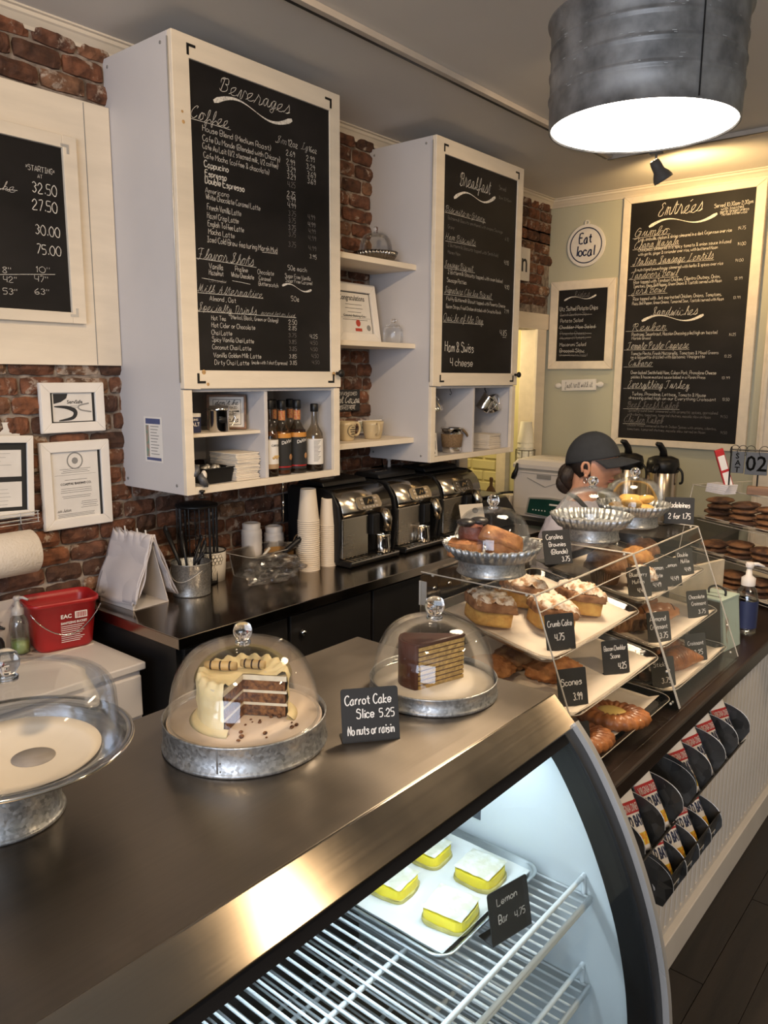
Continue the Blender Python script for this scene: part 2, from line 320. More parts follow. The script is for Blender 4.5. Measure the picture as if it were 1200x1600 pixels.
def font_mesh(text, size, M, mb, bold=0.0, align='LEFT', width=None):
    """printed lettering from Blender's built-in face, as flat triangles"""
    cu = bpy.data.curves.new('t', 'FONT'); cu.body = text; cu.size = size; cu.align_x = align; cu.offset = bold; cu.resolution_u = 2
    o = bpy.data.objects.new('t', cu); me = bpy.data.meshes.new_from_object(o)
    vs = [Vector(v.co) for v in me.vertices]
    if vs and width:
        x0 = min(v.x for v in vs); x1 = max(v.x for v in vs); k = width/max(1e-6, x1-x0)
        for v in vs: v.x = (v.x-x0)*k+(0 if align == 'LEFT' else -width/2)
    mb.add(vs, [tuple(p.vertices) for p in me.polygons], M)
    bpy.data.meshes.remove(me); bpy.data.objects.remove(o); bpy.data.curves.remove(cu)
def plane_M(o, u, v):
    """matrix whose x axis is u, y axis v, at origin o"""
    u = Vector(u).normalized(); v = Vector(v).normalized(); n = u.cross(v)
    return Matrix(((u.x, v.x, n.x, o[0]), (u.y, v.y, n.y, o[1]), (u.z, v.z, n.z, o[2]), (0, 0, 0, 1)))
def fnoise(p, s=1.0): return noise.noise(Vector(p)*s)
# ------------------------------------------------------------------ shared materials
white = pm('white_paint', (0.62, 0.575, 0.53), 0.5, var=0.04, scale=8, bump=0.05, bscale=90)
whitewood = pm('white_wood', (0.78, 0.69, 0.57), 0.55, var=0.05, scale=3, stretch=(6, 1, 6), bump=0.12, bscale=30)
crownm = pm('crown_paint', (0.72, 0.64, 0.53), 0.6, var=0.08, scale=2.5, stretch=(8, 0.6, 8), bump=0.1, bscale=20)
crownx = pm('crown_paint_far', (0.72, 0.64, 0.53), 0.6, var=0.08, scale=2.5, stretch=(0.6, 8, 8), bump=0.1, bscale=20)
melamine = pm('white_melamine', (0.56, 0.54, 0.55), 0.45, var=0.02, scale=4)
chalk = pm('chalkboard', (0.016, 0.014, 0.014), 0.62, var=0.0, scale=3.2, col2=(0.007, 0.006, 0.006), stretch=(1, 1, 1.6), detail=8, spec=0.25)
ink = pm('chalk_white', (0.72, 0.69, 0.64), 0.9, var=0.0, scale=120, col2=(0.38, 0.36, 0.34), thr=(0.3, 0.55))
inkdim = pm('chalk_faded', (0.26, 0.24, 0.23), 0.9, var=0.0, scale=120, col2=(0.13, 0.12, 0.115), thr=(0.3, 0.6))
mortar = pm('mortar', (0.37, 0.31, 0.265), 0.95, var=0.0, scale=22, col2=(0.1, 0.075, 0.06), bump=1.0, bscale=50)
brickm = brick_mat()
ceilm = pm('ceiling_paint', (0.74, 0.70, 0.65), 0.8, var=0.03, scale=1.5, bump=0.05, bscale=60)
greenm = pm('sage_wall', (0.47, 0.46, 0.36), 0.7, var=0.02, scale=2, bump=0.05, bscale=80)
yellowm = pm('yellow_wall', (0.72, 0.66, 0.36), 0.6, var=0.03, scale=3)
dark = pm('dark_laminate', (0.012, 0.011, 0.011), 0.45, var=0.1, scale=6)
walnut = pm('dark_wood', (0.024, 0.013, 0.009), 0.32, var=0.25, scale=4, stretch=(8, 0.5, 8), bump=0.05)
floorm = pm('floor_plank', (0.016, 0.010, 0.007), 0.45, var=0.3, scale=3, stretch=(6, 0.6, 1), bump=0.15, rvar=0.1)
blackp = pm('black_plastic', (0.009, 0.009, 0.010), 0.38, var=0.05, spec=0.35)
blackm = pm('black_metal', (0.014, 0.013, 0.013), 0.4, metal=0.3, var=0.05)
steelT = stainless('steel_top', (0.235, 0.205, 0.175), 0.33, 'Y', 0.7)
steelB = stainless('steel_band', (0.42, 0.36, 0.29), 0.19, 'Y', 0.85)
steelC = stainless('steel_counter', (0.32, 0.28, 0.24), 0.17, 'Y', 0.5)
steelF = pm('steel_frame', (0.50, 0.49, 0.48), 0.33, metal=0.55, var=0.06, scale=5, stretch=(1, 40, 1), rvar=0.06)
chrome = pm('polished_steel', (0.72, 0.70, 0.68), 0.12, metal=1, var=0.03, scale=8, rvar=0.04)
silver = pm('silver_screw', (0.55, 0.53, 0.5), 0.45, metal=0.5, var=0.05)
galv = spangle('galvanised_steel', (0.19, 0.195, 0.20), (0.40, 0.41, 0.42), 240, 0.42)
galvd = spangle('dark_galvanised_steel', (0.07, 0.068, 0.065), (0.2, 0.19, 0.18), 30, 0.5)
paperw = pm('white_paper', (0.72, 0.69, 0.66), 0.8, var=0.03, scale=15)
parch = pm('parchment_paper', (0.70, 0.62, 0.53), 0.7, var=0.03, scale=9, bump=0.1, bscale=25)
inkb = pm('black_ink', (0.02, 0.02, 0.022), 0.7, var=0.0)
inkg = pm('grey_ink', (0.24, 0.235, 0.23), 0.8, var=0.0)
glass = thin_glass('clear_glass', (0.985, 0.99, 0.99), refl=0.035, edge=0.38)
acry = thin_glass('clear_acrylic', (0.985, 0.985, 0.98), refl=0.015, edge=0.15, rough=0.05)
acryedge = pm('acrylic_edge', (0.46, 0.42, 0.36), 0.2, var=0.05, spec=0.8)
caseglass = thin_glass('case_glass', (0.93, 0.96, 0.97), refl=0.06, edge=0.5)
knobglass = pm('solid_glass', (1, 1, 1), 0.02, var=0.0, trans=1.0)
inkmap = {'p': 0, 'b': 0, 's': 0, 'd': 1, 'S': 1}
def letter_board(parent, table, P, name='chalk_lettering'):
    mb = MB()
    for t, u, v, a, b_, st in table:
        mb.cur = 0
        if st in ('u', 'w'):
            if st == 'u': ribbon(mb, [(u, v), ((u+a)/2, (v+b_)/2+0.0006), (a, b_)], 0.0016, P)
            else:
                L_ = a-u; n = 22; pts = [(u+L_*i/n, v+(b_-v)*i/n+0.065*L_*sin(2*pi*i/n)+0.0) for i in range(n+1)]
                ribbon(mb, pts, 0.045*L_+0.0035, P, taper=lambda t_: 0.13+0.87*abs(2*t_-1)**1.6 if 0 < t_ < 1 else 0.5)
            continue
        mb.cur = inkmap[st]
        if st in 'sS' and b_ < 0.07: b_ *= 0.86
        write(mb, t, u, v, a, b_, P, 's' if st in 'sS' else 'p', wt={'b': 0.15, 'd': 0.075, 's': 0.038, 'S': 0.045, 'p': 0.082}[st], sm=3 if b_ > 0.03 else 2)
    return part(name, mb, [ink, inkdim], parent)
T_BEVERAGES = [
 ('Beverages', 1.776, 2.686, 0.319, 0.052, 's'), ('w', 1.752, 2.646, 2.105, 2.671, 'w'), ('Coffee', 1.655, 2.575, 0.158, 0.045, 's'),
 ('', 1.652, 2.571, 1.82, 2.573, 'u'), ('Sm', 2.022, 2.579, 0.054, 0.028, 's'), ('12oz', 2.083, 2.579, 0.048, 0.023, 'p'),
 ('Lg', 2.149, 2.582, 0.036, 0.029, 's'), ('16oz', 2.188, 2.581, 0.042, 0.02, 'p'), ('House Blend (Medium Roast)', 1.703, 2.544, 0.297, 0.018, 'p'),
 ('2.69', 2.073, 2.545, 0.044, 0.019, 'p'), ('2.99', 2.175, 2.547, 0.044, 0.019, 'p'), ('Cafe Du Monde (Blended with Chicory)', 1.702, 2.515, 0.341, 0.018, 'p'),
 ('2.99', 2.074, 2.515, 0.042, 0.019, 'p'), ('3.29', 2.176, 2.518, 0.044, 0.019, 'p'), ('Cafe Au Lait (1/2 steamed milk, 1/2 coffee)', 1.701, 2.49, 0.332, 0.018, 'p'),
 ('3.29', 2.077, 2.491, 0.042, 0.019, 'p'), ('3.69', 2.18, 2.492, 0.044, 0.02, 'p'), ('Cafe Mocha (coffee & chocolate)', 1.704, 2.462, 0.286, 0.018, 'p'),
 ('3.29', 2.078, 2.466, 0.041, 0.02, 'p'), ('3.69', 2.181, 2.468, 0.042, 0.02, 'p'), ('Cappucino', 1.705, 2.434, 0.1, 0.02, 'b'),
 ('4.25', 2.08, 2.438, 0.037, 0.019, 'd'), ('Espresso', 1.708, 2.406, 0.088, 0.019, 'b'), ('2.75', 2.076, 2.405, 0.04, 0.018, 'p'),
 ('Double Espresso', 1.707, 2.383, 0.166, 0.021, 'b'), ('4.99', 2.075, 2.387, 0.042, 0.018, 'p'), ('Americano', 1.706, 2.354, 0.099, 0.017, 'p'),
 ('4.99', 2.078, 2.366, 0.04, 0.017, 'p'), ('White Chocolate Caramel Latte', 1.708, 2.333, 0.236, 0.018, 'p'), ('3.75', 2.081, 2.337, 0.037, 0.018, 'd'),
 ('4.99', 2.181, 2.34, 0.037, 0.017, 'd'), ('French Vanilla Latte', 1.712, 2.3, 0.144, 0.019, 'p'), ('3.75', 2.081, 2.313, 0.036, 0.017, 'd'),
 ('4.99', 2.181, 2.313, 0.037, 0.016, 'd'), ('Hazel Crisp Latte', 1.711, 2.274, 0.133, 0.018, 'p'), ('3.75', 2.08, 2.288, 0.037, 0.017, 'd'),
 ('4.99', 2.182, 2.314, 0.039, 0.017, 'd'), ('English Toffee Latte', 1.713, 2.248, 0.154, 0.018, 'p'), ('3.75', 2.08, 2.286, 0.037, 0.017, 'd'),
 ('4.99', 2.184, 2.29, 0.037, 0.016, 'd'), ('Mocha Latte', 1.714, 2.223, 0.11, 0.018, 'p'), ('3.75', 2.081, 2.264, 0.035, 0.017, 'd'),
 ('4.99', 2.183, 2.264, 0.04, 0.017, 'd'), ('Iced Cold Brew featuring Marsh Mud', 1.708, 2.197, 0.314, 0.019, 'p'), ('', 1.95, 2.192, 2.023, 2.194, 'u'),
 ('3.75', 2.079, 2.227, 0.037, 0.018, 'd'), ('4.99', 2.183, 2.228, 0.041, 0.016, 'd'), ('3.95', 2.188, 2.198, 0.037, 0.015, 'p'),
 ('Flavor Shots', 1.663, 2.14, 0.246, 0.038, 's'), ('', 1.661, 2.139, 1.921, 2.136, 'u'), ('50¢ each', 2.074, 2.144, 0.097, 0.017, 'p'),
 ('Vanilla', 1.712, 2.111, 0.059, 0.018, 'p'), ('Praline', 1.824, 2.114, 0.056, 0.017, 'p'), ('Chocolate', 1.926, 2.115, 0.077, 0.016, 'p'),
 ('Hazelnut', 1.711, 2.091, 0.061, 0.017, 'p'), ('White Chocolate', 1.806, 2.093, 0.102, 0.016, 'p'), ('Caramel', 1.932, 2.094, 0.055, 0.015, 'p'),
 ('Sugar Free Vanilla', 2.059, 2.115, 0.133, 0.015, 'p'), ('Lavender', 1.71, 2.068, 0.075, 0.014, 'd'), ('', 1.68, 2.077, 1.782, 2.071, 'u'),
 ('w', 1.81, 2.08, 1.891, 2.075, 'u'), ('Butterscotch', 1.93, 2.075, 0.094, 0.015, 'p'), ('Sugar Free Caramel', 2.061, 2.099, 0.139, 0.014, 'p'),
 ('w', 2.044, 2.084, 2.196, 2.081, 'w'), ('Milk Alternative', 1.661, 2.032, 0.287, 0.03, 's'), ('', 1.661, 2.028, 1.95, 2.031, 'u'),
 ('50¢', 2.088, 2.033, 0.041, 0.017, 'p'), ('Almond , Oat', 1.71, 2.006, 0.114, 0.016, 'p'), ('Specialty Drinks', 1.659, 1.97, 0.258, 0.032, 's'),
 ('served hot or Iced', 1.937, 1.974, 0.172, 0.015, 's'), ('', 1.659, 1.967, 2.113, 1.972, 'u'), ('Hot Tea', 1.715, 1.942, 0.062, 0.015, 'p'),
 ('(Herbal, Black, Green or Oolong)', 1.799, 1.95, 0.222, 0.014, 'p'), ('2.50', 2.073, 1.946, 0.043, 0.017, 'p'), ('Hot Cider or Chocolate', 1.715, 1.918, 0.193, 0.016, 'p'),
 ('2.85', 2.073, 1.926, 0.041, 0.014, 'p'), ('Chai Latte', 1.714, 1.893, 0.088, 0.016, 'p'), ('3.75', 2.073, 1.899, 0.039, 0.014, 'd'),
 ('4.25', 2.186, 1.899, 0.04, 0.015, 'p'), ('Spicy Vanilla Chai Latte', 1.715, 1.87, 0.186, 0.016, 'p'), ('3.85', 2.073, 1.875, 0.039, 0.014, 'd'),
 ('4.50', 2.187, 1.875, 0.039, 0.014, 'd'), ('Coconut Chai Latte', 1.715, 1.844, 0.172, 0.016, 'p'), ('3.85', 2.075, 1.849, 0.038, 0.015, 'd'),
 ('4.50', 2.189, 1.851, 0.036, 0.013, 'd'), ('Vanilla Golden Milk Latte', 1.719, 1.817, 0.215, 0.016, 'p'), ('3.85', 2.074, 1.821, 0.038, 0.014, 'p'),
 ('4.50', 2.194, 1.825, 0.037, 0.014, 'd'), ('Dirty Chai Latte', 1.723, 1.792, 0.153, 0.016, 'p'), ('(made with 1 shot Espresso)', 1.889, 1.796, 0.175, 0.013, 'p'),
 ('3.85', 2.077, 1.797, 0.036, 0.014, 'p'), ('4.50', 2.196, 1.801, 0.04, 0.013, 'd'),
]
T_BREAKFAST = [
 ('Breakfast', 3.176, 2.639, 0.271, 0.069, 's'), ('w', 3.132, 2.573, 3.488, 2.636, 'w'), ('Served', 3.519, 2.678, 0.066, 0.021, 'd'),
 ('8am 10:45am', 3.522, 2.635, 0.118, 0.014, 'd'), ('Biscuits-n-Gravy', 3.065, 2.505, 0.334, 0.032, 's'), ('', 3.062, 2.5, 3.407, 2.502, 'u'),
 ('Buttermilk Biscuits smothered with creamy Sausage', 3.087, 2.473, 0.478, 0.015, 'd'), ('Gravy', 3.088, 2.434, 0.05, 0.016, 'd'), ('6.90', 3.592, 2.443, 0.035, 0.017, 'd'),
 ('Ham Biscuits', 3.069, 2.383, 0.252, 0.034, 's'), ('', 3.069, 2.374, 3.326, 2.381, 'u'), ('2 Buttermilk Biscuits topped with Smithfield', 3.091, 2.353, 0.439, 0.017, 'd'),
 ('Honey Ham', 3.092, 2.321, 0.101, 0.016, 'd'), ('4.90', 3.591, 2.325, 0.043, 0.021, 'p'), ('Sausage Biscuit', 3.066, 2.26, 0.243, 0.033, 's'),
 ('', 3.066, 2.254, 3.321, 2.256, 'u'), ('2 Buttermilk Biscuits topped with oven baked', 3.095, 2.231, 0.484, 0.019, 'p'), ('Sausage Patties', 3.089, 2.194, 0.161, 0.019, 'p'),
 ('4.90', 3.604, 2.204, 0.042, 0.021, 'p'), ('Signature Chicken Biscuit', 3.07, 2.143, 0.413, 0.035, 's'), ('', 3.066, 2.135, 3.492, 2.14, 'u'),
 ('Fluffy Buttermilk Biscuit topped with Pimento Cheese', 3.089, 2.109, 0.524, 0.018, 'p'), ('Bacon Strips, Fried Chicken drizzled with Sriracha Ranch', 3.086, 2.074, 0.486, 0.017, 'p'), ('7.99', 3.606, 2.082, 0.044, 0.02, 'p'),
 ('Quiche of the Day', 3.064, 2.015, 0.344, 0.04, 's'), ('', 3.064, 2.008, 3.413, 2.013, 'u'), ('4.85', 3.57, 1.968, 0.066, 0.027, 'p'),
 ('', 3.598, 1.958, 3.633, 1.958, 'u'), ('Ham & Swiss', 3.083, 1.873, 0.244, 0.046, 'p'), ('4 cheese', 3.129, 1.805, 0.193, 0.038, 'p'),
]
T_ENTREES = [
 ('Entrées', 0.717, 2.697, 0.261, 0.072, 's'), ('w', 0.669, 2.642, 1.061, 2.672, 'w'), ('Served 10:30am-2:30pm', 1.043, 2.704, 0.206, 0.021, 'p'),
 ('with toasted', 1.081, 2.686, 0.119, 0.017, 'p'), ('garlic bread unless', 1.077, 2.671, 0.153, 0.017, 'p'), ('Noted otherwise', 1.088, 2.656, 0.133, 0.017, 'p'),
 ('Gumbo', 0.578, 2.593, 0.216, 0.056, 's'), ('', 0.572, 2.584, 0.8, 2.59, 'u'), ('Crab, andouille, chicken & shrimp simmered in a dark Cajun roux over rice', 0.609, 2.565, 0.538, 0.019, 'p'),
 ('14.75', 1.18, 2.571, 0.041, 0.017, 'p'), ('Chana Masala', 0.582, 2.524, 0.273, 0.047, 's'), ('', 0.576, 2.518, 0.855, 2.518, 'u'),
 ('Chickpeas simmered in a spicy tomato & onion sauce infused', 0.611, 2.505, 0.537, 0.019, 'p'), ('with garlic, ginger & coriander over rice, with buttered Naan', 0.613, 2.48, 0.464, 0.018, 'p'), ('14.00', 1.184, 2.486, 0.044, 0.017, 'p'),
 ('Italian Sausage Lentils', 0.581, 2.426, 0.477, 0.048, 's'), ('', 0.569, 2.422, 1.062, 2.42, 'u'), ('A nutritional powerhouse simmered with herbs & spices over rice', 0.597, 2.389, 0.517, 0.019, 'p'),
 ('14.00', 1.179, 2.399, 0.043, 0.015, 'p'), ('Tandoori Bowl', 0.569, 2.349, 0.299, 0.046, 's'), ('', 0.562, 2.345, 0.868, 2.341, 'u'),
 ('Rice topped with Tandoori Chicken, Cilantro Chutney, Onion,', 0.595, 2.318, 0.509, 0.02, 'p'), ('Tomatoes, Peas, Bell Pepper, Green Onions & Tzatziki served with Naan', 0.594, 2.294, 0.519, 0.019, 'p'), ('13.99', 1.182, 2.3, 0.043, 0.016, 'p'),
 ('Jerk Bowl', 0.583, 2.258, 0.219, 0.044, 's'), ('', 0.563, 2.25, 0.807, 2.251, 'u'), ('Rice topped with Jerk marinated Chicken, Onions, Tomatoes,', 0.598, 2.218, 0.521, 0.02, 'p'),
 ('Peas, Bell Pepper, Green Onions, Tamarind Sour, Tzatziki served with Naan', 0.594, 2.192, 0.538, 0.018, 'p'), ('13.99', 1.184, 2.196, 0.039, 0.015, 'p'), ('Sandwiches', 0.716, 2.12, 0.276, 0.059, 's'),
 ('w', 0.66, 2.094, 1.028, 2.117, 'w'), ('Reuben', 0.601, 2.038, 0.214, 0.049, 's'), ('', 0.561, 2.035, 0.821, 2.034, 'u'),
 ('Pastrami, Sauerkraut, Russian Dressing piled high on toasted', 0.603, 2.006, 0.509, 0.02, 'p'), ('Marble Bread', 0.604, 1.984, 0.117, 0.017, 'p'), ('14.25', 1.177, 1.992, 0.038, 0.015, 'p'),
 ('Tomato Pesto Caprese', 0.577, 1.927, 0.38, 0.049, 's'), ('', 0.558, 1.922, 0.96, 1.92, 'u'), ('Tomato Pesto, Fresh Mozzarella, Tomatoes & Mixed Greens', 0.604, 1.891, 0.523, 0.019, 'p'),
 ('on a Baguette drizzled with Balsamic Vinaigrette', 0.605, 1.869, 0.447, 0.019, 'p'), ('13.25', 1.16, 1.871, 0.04, 0.015, 'p'), ('Cubano', 0.589, 1.825, 0.156, 0.044, 's'),
 ('', 0.561, 1.818, 0.748, 1.82, 'u'), ('Oven baked Smithfield Ham, Cuban Pork, Provolone Cheese', 0.611, 1.775, 0.512, 0.02, 'p'), ('pickles & house mustard sauce baked in a Panini Press', 0.615, 1.749, 0.449, 0.018, 'p'),
 ('13.99', 1.156, 1.748, 0.045, 0.015, 'p'), ('Everything Turkey', 0.594, 1.691, 0.383, 0.054, 's'), ('', 0.567, 1.686, 0.804, 1.685, 'u'),
 ('Turkey, Provolone, Lettuce, Tomato & House', 0.626, 1.645, 0.448, 0.02, 'p'), ('dressing piled high on our Everything Croissant', 0.609, 1.621, 0.525, 0.019, 'p'), ('13.50', 1.169, 1.625, 0.039, 0.016, 'p'),
 ('Beef Seekh Kabob', 0.599, 1.57, 0.324, 0.045, 'S'), ('', 0.575, 1.56, 0.927, 1.566, 'u'), ('Spiced ground beef simmered with aromatic spices, garnished', 0.607, 1.544, 0.543, 0.017, 'd'),
 ('with cilantro, tomatoes, tamarind chutney, masala slaw on Naan', 0.605, 1.519, 0.506, 0.017, 'd'), ('14.50', 1.166, 1.526, 0.04, 0.015, 'd'), ('Chicken Kabob', 0.582, 1.476, 0.254, 0.046, 'S'),
 ('', 0.578, 1.467, 0.723, 1.47, 'u'), ('Chicken mixed simmered in North Indian Spices with onions, cilantro,', 0.607, 1.453, 0.542, 0.016, 'd'), ('tomatoes, tamarind chutney, masala slaw served on Naan', 0.608, 1.429, 0.48, 0.016, 'd'),
 ('14.50', 1.173, 1.433, 0.037, 0.015, 'd'),
]
T_SIDES = [
 ('Sides', 0.193, 2.26, 0.115, 0.043, 'S'), ('w', 0.133, 2.243, 0.354, 2.268, 'w'), ('Utz Salted Potato Chips', 0.104, 2.178, 0.265, 0.027, 'p'),
 ('Sweet Southern Slaw', 0.109, 2.144, 0.199, 0.022, 'd'), ('', 0.106, 2.151, 0.331, 2.149, 'u'), ('Potato Salad', 0.112, 2.105, 0.159, 0.022, 'p'),
 ('Cheddar Mac Salad', 0.109, 2.064, 0.247, 0.022, 'p'), ('', 0.1, 2.071, 0.365, 2.069, 'u'), ('Pimento Cheese', 0.115, 2.024, 0.18, 0.023, 'd'),
 ('', 0.109, 2.034, 0.335, 2.03, 'u'), ('Mustard Potato', 0.116, 1.996, 0.181, 0.02, 'd'), ('', 0.11, 2.003, 0.333, 2.006, 'u'),
 ('Macaroni Salad', 0.115, 1.953, 0.184, 0.022, 'p'), ('Broccoli Slaw', 0.116, 1.913, 0.172, 0.023, 'p'), ('', 0.114, 1.922, 0.293, 1.912, 'u'),
 ('Onion Potato Salad', 0.114, 1.889, 0.199, 0.018, 'd'), ('', 0.114, 1.895, 0.303, 1.888, 'u'),
]
T_CAKES = [
 ('Cake', 1.139, 2.32, 0.097, 0.033, 's'), ('', 1.135, 2.319, 1.243, 2.327, 'u'), ('*STARTING*', 1.275, 2.397, 0.095, 0.016, 'p'),
 ('AT', 1.312, 2.378, 0.016, 0.011, 'p'), ('32.50', 1.292, 2.331, 0.081, 0.032, 'p'), ('27.50', 1.288, 2.278, 0.083, 0.032, 'p'),
 ('30.00', 1.293, 2.203, 0.082, 0.03, 'p'), ('75.00', 1.293, 2.143, 0.082, 0.029, 'p'), ('8"', 1.177, 2.071, 0.026, 0.018, 'p'),
 ('10"', 1.282, 2.084, 0.049, 0.018, 'p'), ('', 1.148, 2.062, 1.35, 2.082, 'u'), ('42"', 1.178, 2.043, 0.041, 0.018, 'p'),
 ('47"', 1.279, 2.054, 0.044, 0.018, 'p'), ('53"', 1.174, 2.006, 0.044, 0.018, 'p'), ('63"', 1.277, 2.014, 0.047, 0.018, 'p'),
]
# ------------------------------------------------------------------ the room
CEIL = 2.88; YG = 4.781
m = MB(); m.box(-0.12, 0, -3.3, 3.85, -0.1, 3.0); m.box(-0.12, 0, 3.85, 4.66, 2.06, 3.0); m.box(-0.12, 0, 4.66, YG+0.1, -0.1, 3.0)
wall_left = struct('wall_left', m, mortar)
m = MB(); m.box(0.0, 5.4, YG, YG+0.12, -0.1, 3.0); wall_back = struct('wall_back', m, greenm)
m = MB(); m.box(5.2, 5.32, -3.3, YG, -0.1, 3.0); struct('wall_right', m, greenm)
m = MB(); m.box(0, 5.2, -3.3, -3.18, -0.1, 0.7); m.box(0, 5.2, -3.3, -3.18, 2.5, 3.0); m.box(0, 0.6, -3.3, -3.18, 0.7, 2.5); m.box(4.8, 5.2, -3.3, -3.18, 0.7, 2.5); m.box(2.6, 2.8, -3.3, -3.18, 0.7, 2.5)
struct('wall_front', m, greenm)
for i, (a, b_) in enumerate(((0.6, 2.6), (2.8, 4.8))):
    m = MB(); m.box(a, b_, -3.28, -3.2, 0.7, 0.76); m.box(a, b_, -3.28, -3.2, 2.44, 2.5); m.box(a, a+0.06, -3.28, -3.2, 0.7, 2.5); m.box(b_-0.06, b_, -3.28, -3.2, 0.7, 2.5)
    wn = struct('window_%d' % (i+1), m, whitewood); g = MB(); g.box(a+0.06, b_-0.06, -3.245, -3.24, 0.76, 2.44); part('pane', g, glass, wn)
m = MB(); m.box(-0.2, 5.4, -3.3, 5.3, CEIL, CEIL+0.1); struct('ceiling', m, ceilm)
m = MB(); m.box(-2.2, 5.4, -3.3, 6.0, -0.1, -0.012); floor = struct('floor', m, dark)
pl = MB(); pl.box(-0.06, 0.06, -0.75, 0.75, -0.012, 0.0); plm = pl.mesh('plank', floorm)
for i in range(27):
    for j in range(4):
        x = 1.85+i*0.122; y = -0.6+j*1.503+(i % 3)*0.5
        if y < 4.0 and x < 4.3: link('plank', plm, floor, (x, y, -0.0005*((i*7+j*3) % 3)))
# crown mouldings
prof = [(0, 2.828), (0.010, 2.828), (0.013, 2.838), (0.030, 2.858), (0.037, 2.862), (0.040, 2.872), (0.050, 2.874), (0.050, 2.88), (0, 2.88)]
m = MB(); m.prism([(p[0], p[1]) for p in prof], -3.18, YG-0.0, 'y'); struct('trim_1', m, crownm)
m = MB(); m.prism([(YG-p[0], p[1]) for p in prof], 0.0, 5.2, 'x'); struct('trim_2', m, crownx)
# alcove beyond the opening
m = MB(); m.box(-0.5, 0.0, 5.1, 5.2, -0.1, 3.0); m.box(-2.2, -2.1, 3.0, 5.2, -0.1, 3.0); m.box(-2.2, 0, 3.0, 3.1, -0.1, 3.0)
struct('wall_alcove', m, yellowm)
m = MB(); m.box(-0.52, -0.44, 5.04, 5.1, 0.0, 2.9); struct('trim_3', m, whitewood)
m = MB(); m.box(-2.2, -0.5, 5.12, 5.2, -0.1, 3.0); wp = struct('wall_painted', m, yellowm)
pb = MB(); pb.box(-0.105, 0.105, -0.02, 0.0, -0.036, 0.036); pbm = pb.mesh('painted_brick', yellowm)
for r in range(10):
    for c in range(5):
        o = link('painted_brick', pbm, wp, (-1.35+c*0.225+(0.11 if r % 2 else 0), 5.125, 0.74+r*0.085)); md = o.modifiers.new('b', 'BEVEL'); md.width = 0.006; md.segments = 1
light('alcove_lamp', 'POINT', (-0.55, 4.4, 1.95), 15, (1.0, 0.78, 0.42), radius=0.08)
m = MB(); m.box(-2.1, 0.0, 3.0, 5.1, 2.6, 2.7); struct('ceiling_alcove', m, yellowm)
# casing around the opening
m = MB(); m.box(0, 0.022, 4.63, 4.745, 0.0, 2.075); m.box(0, 0.022, 3.76, 3.85, 0, 2.075); m.box(0, 0.024, 3.74, YG, 2.06, 2.16); m.box(-0.12, 0.0, 4.655, 4.665, 0, 2.06); m.box(-0.12, 0.0, 3.845, 3.855, 0, 2.06); struct('trim_4', m, whitewood, bevel=0.003)
# bricks
def brick_mesh(k):
    rr = random.Random(k); L_, H_, D_ = 0.143, 0.0575, 0.017; m_ = MB(); nu, nv = 6, 3
    def fn(u, v):
        e = min(u, 1-u, (v if v < .5 else 1-v)*0.6)
        y = (u-0.5)*L_*(1-0.02*rr.random()); z = (v-0.5)*H_
        if 0 < u < 1: z *= 1+rr.uniform(-.09, .03)
        if 0 < v < 1: y *= 1+rr.uniform(-.01, .03)
        if (u in (0, 1)) and (v in (0, 1)): y *= 0.955; z *= 0.86
        return (D_*(0.35 if e < 0.02 else 1)+rr.uniform(-.003, .003), y, z)
    g = [[fn(i/nu, j/nv) for i in range(nu+1)] for j in range(nv+1)]
    vs = [p for r_ in g for p in r_]; n = nu+1; fs = [(j*n+i, j*n+i+1, (j+1)*n+i+1, (j+1)*n+i) for j in range(nv) for i in range(nu)]
    ring = [i for i in range(n)]+[j*n+nu for j in range(1, nv+1)]+[nv*n+i for i in range(nu-1, -1, -1)]+[j*n for j in range(nv-1, 0, -1)]
    o = len(vs); vs += [(-0.004, vs[i][1]*1.02, vs[i][2]*1.04) for i in ring]; k_ = len(ring)
    fs += [(ring[i], o+i, o+(i+1) % k_, ring[(i+1) % k_]) for i in range(k_)]; m_.add(vs, fs); return m_
bk = [brick_mesh(i) for i in range(6)]; bkm = [b_.mesh('brick', brickm) for b_ in bk]
def vis_brick(y, z):
    if 1.585 < y-0.05 and y+0.05 < 2.36: return 0.94 < z < 1.40
    if 2.975 < y-0.05 and y+0.05 < 3.75: return 0.94 < z < 1.40
    if 3.78 < y+0.06: return z > 2.19 and y < YG-0.03
    if y < 1.6: return (0.8 < z < 1.815) or z > 2.63
    return z > 0.94
bl = []; row = 0; z = 0.80
while z < 2.84:
    y = 1.02+(0.075 if row % 2 else 0.0)-0.03*((row*5) % 3)
    while y < YG:
        Lk = random.choice((1.0, 1.0, 1.0, 0.9, 1.08, 0.55)); wv = 0.138*Lk+0.014
        if vis_brick(y+wv/2, z): bl.append((y+wv/2, z, Lk))
        y += wv
    z += 0.0655; row += 1
bl.sort(key=lambda q: (Vector((0, q[0], q[1]))-Vector((2.603, 0, 1.76))).length)
sb = MB()
for i, (y, z, Lk) in enumerate(bl):
    rz = random.uniform(-.02, .02); zz = z+random.uniform(-.002, .002); dx = random.uniform(-.003, .004)
    if i < 298: link('brick', bkm[i % 6], wall_left, (dx, y, zz), (rz, 0, 0), (1, Lk, 1))
    else: sb.add([(p[0]+dx, p[1]*Lk+y, p[2]+zz) for p in bk[i % 6].v], bk[i % 6].f)
if sb.v: part('brick', sb, brickm, wall_left, kind='stuff')
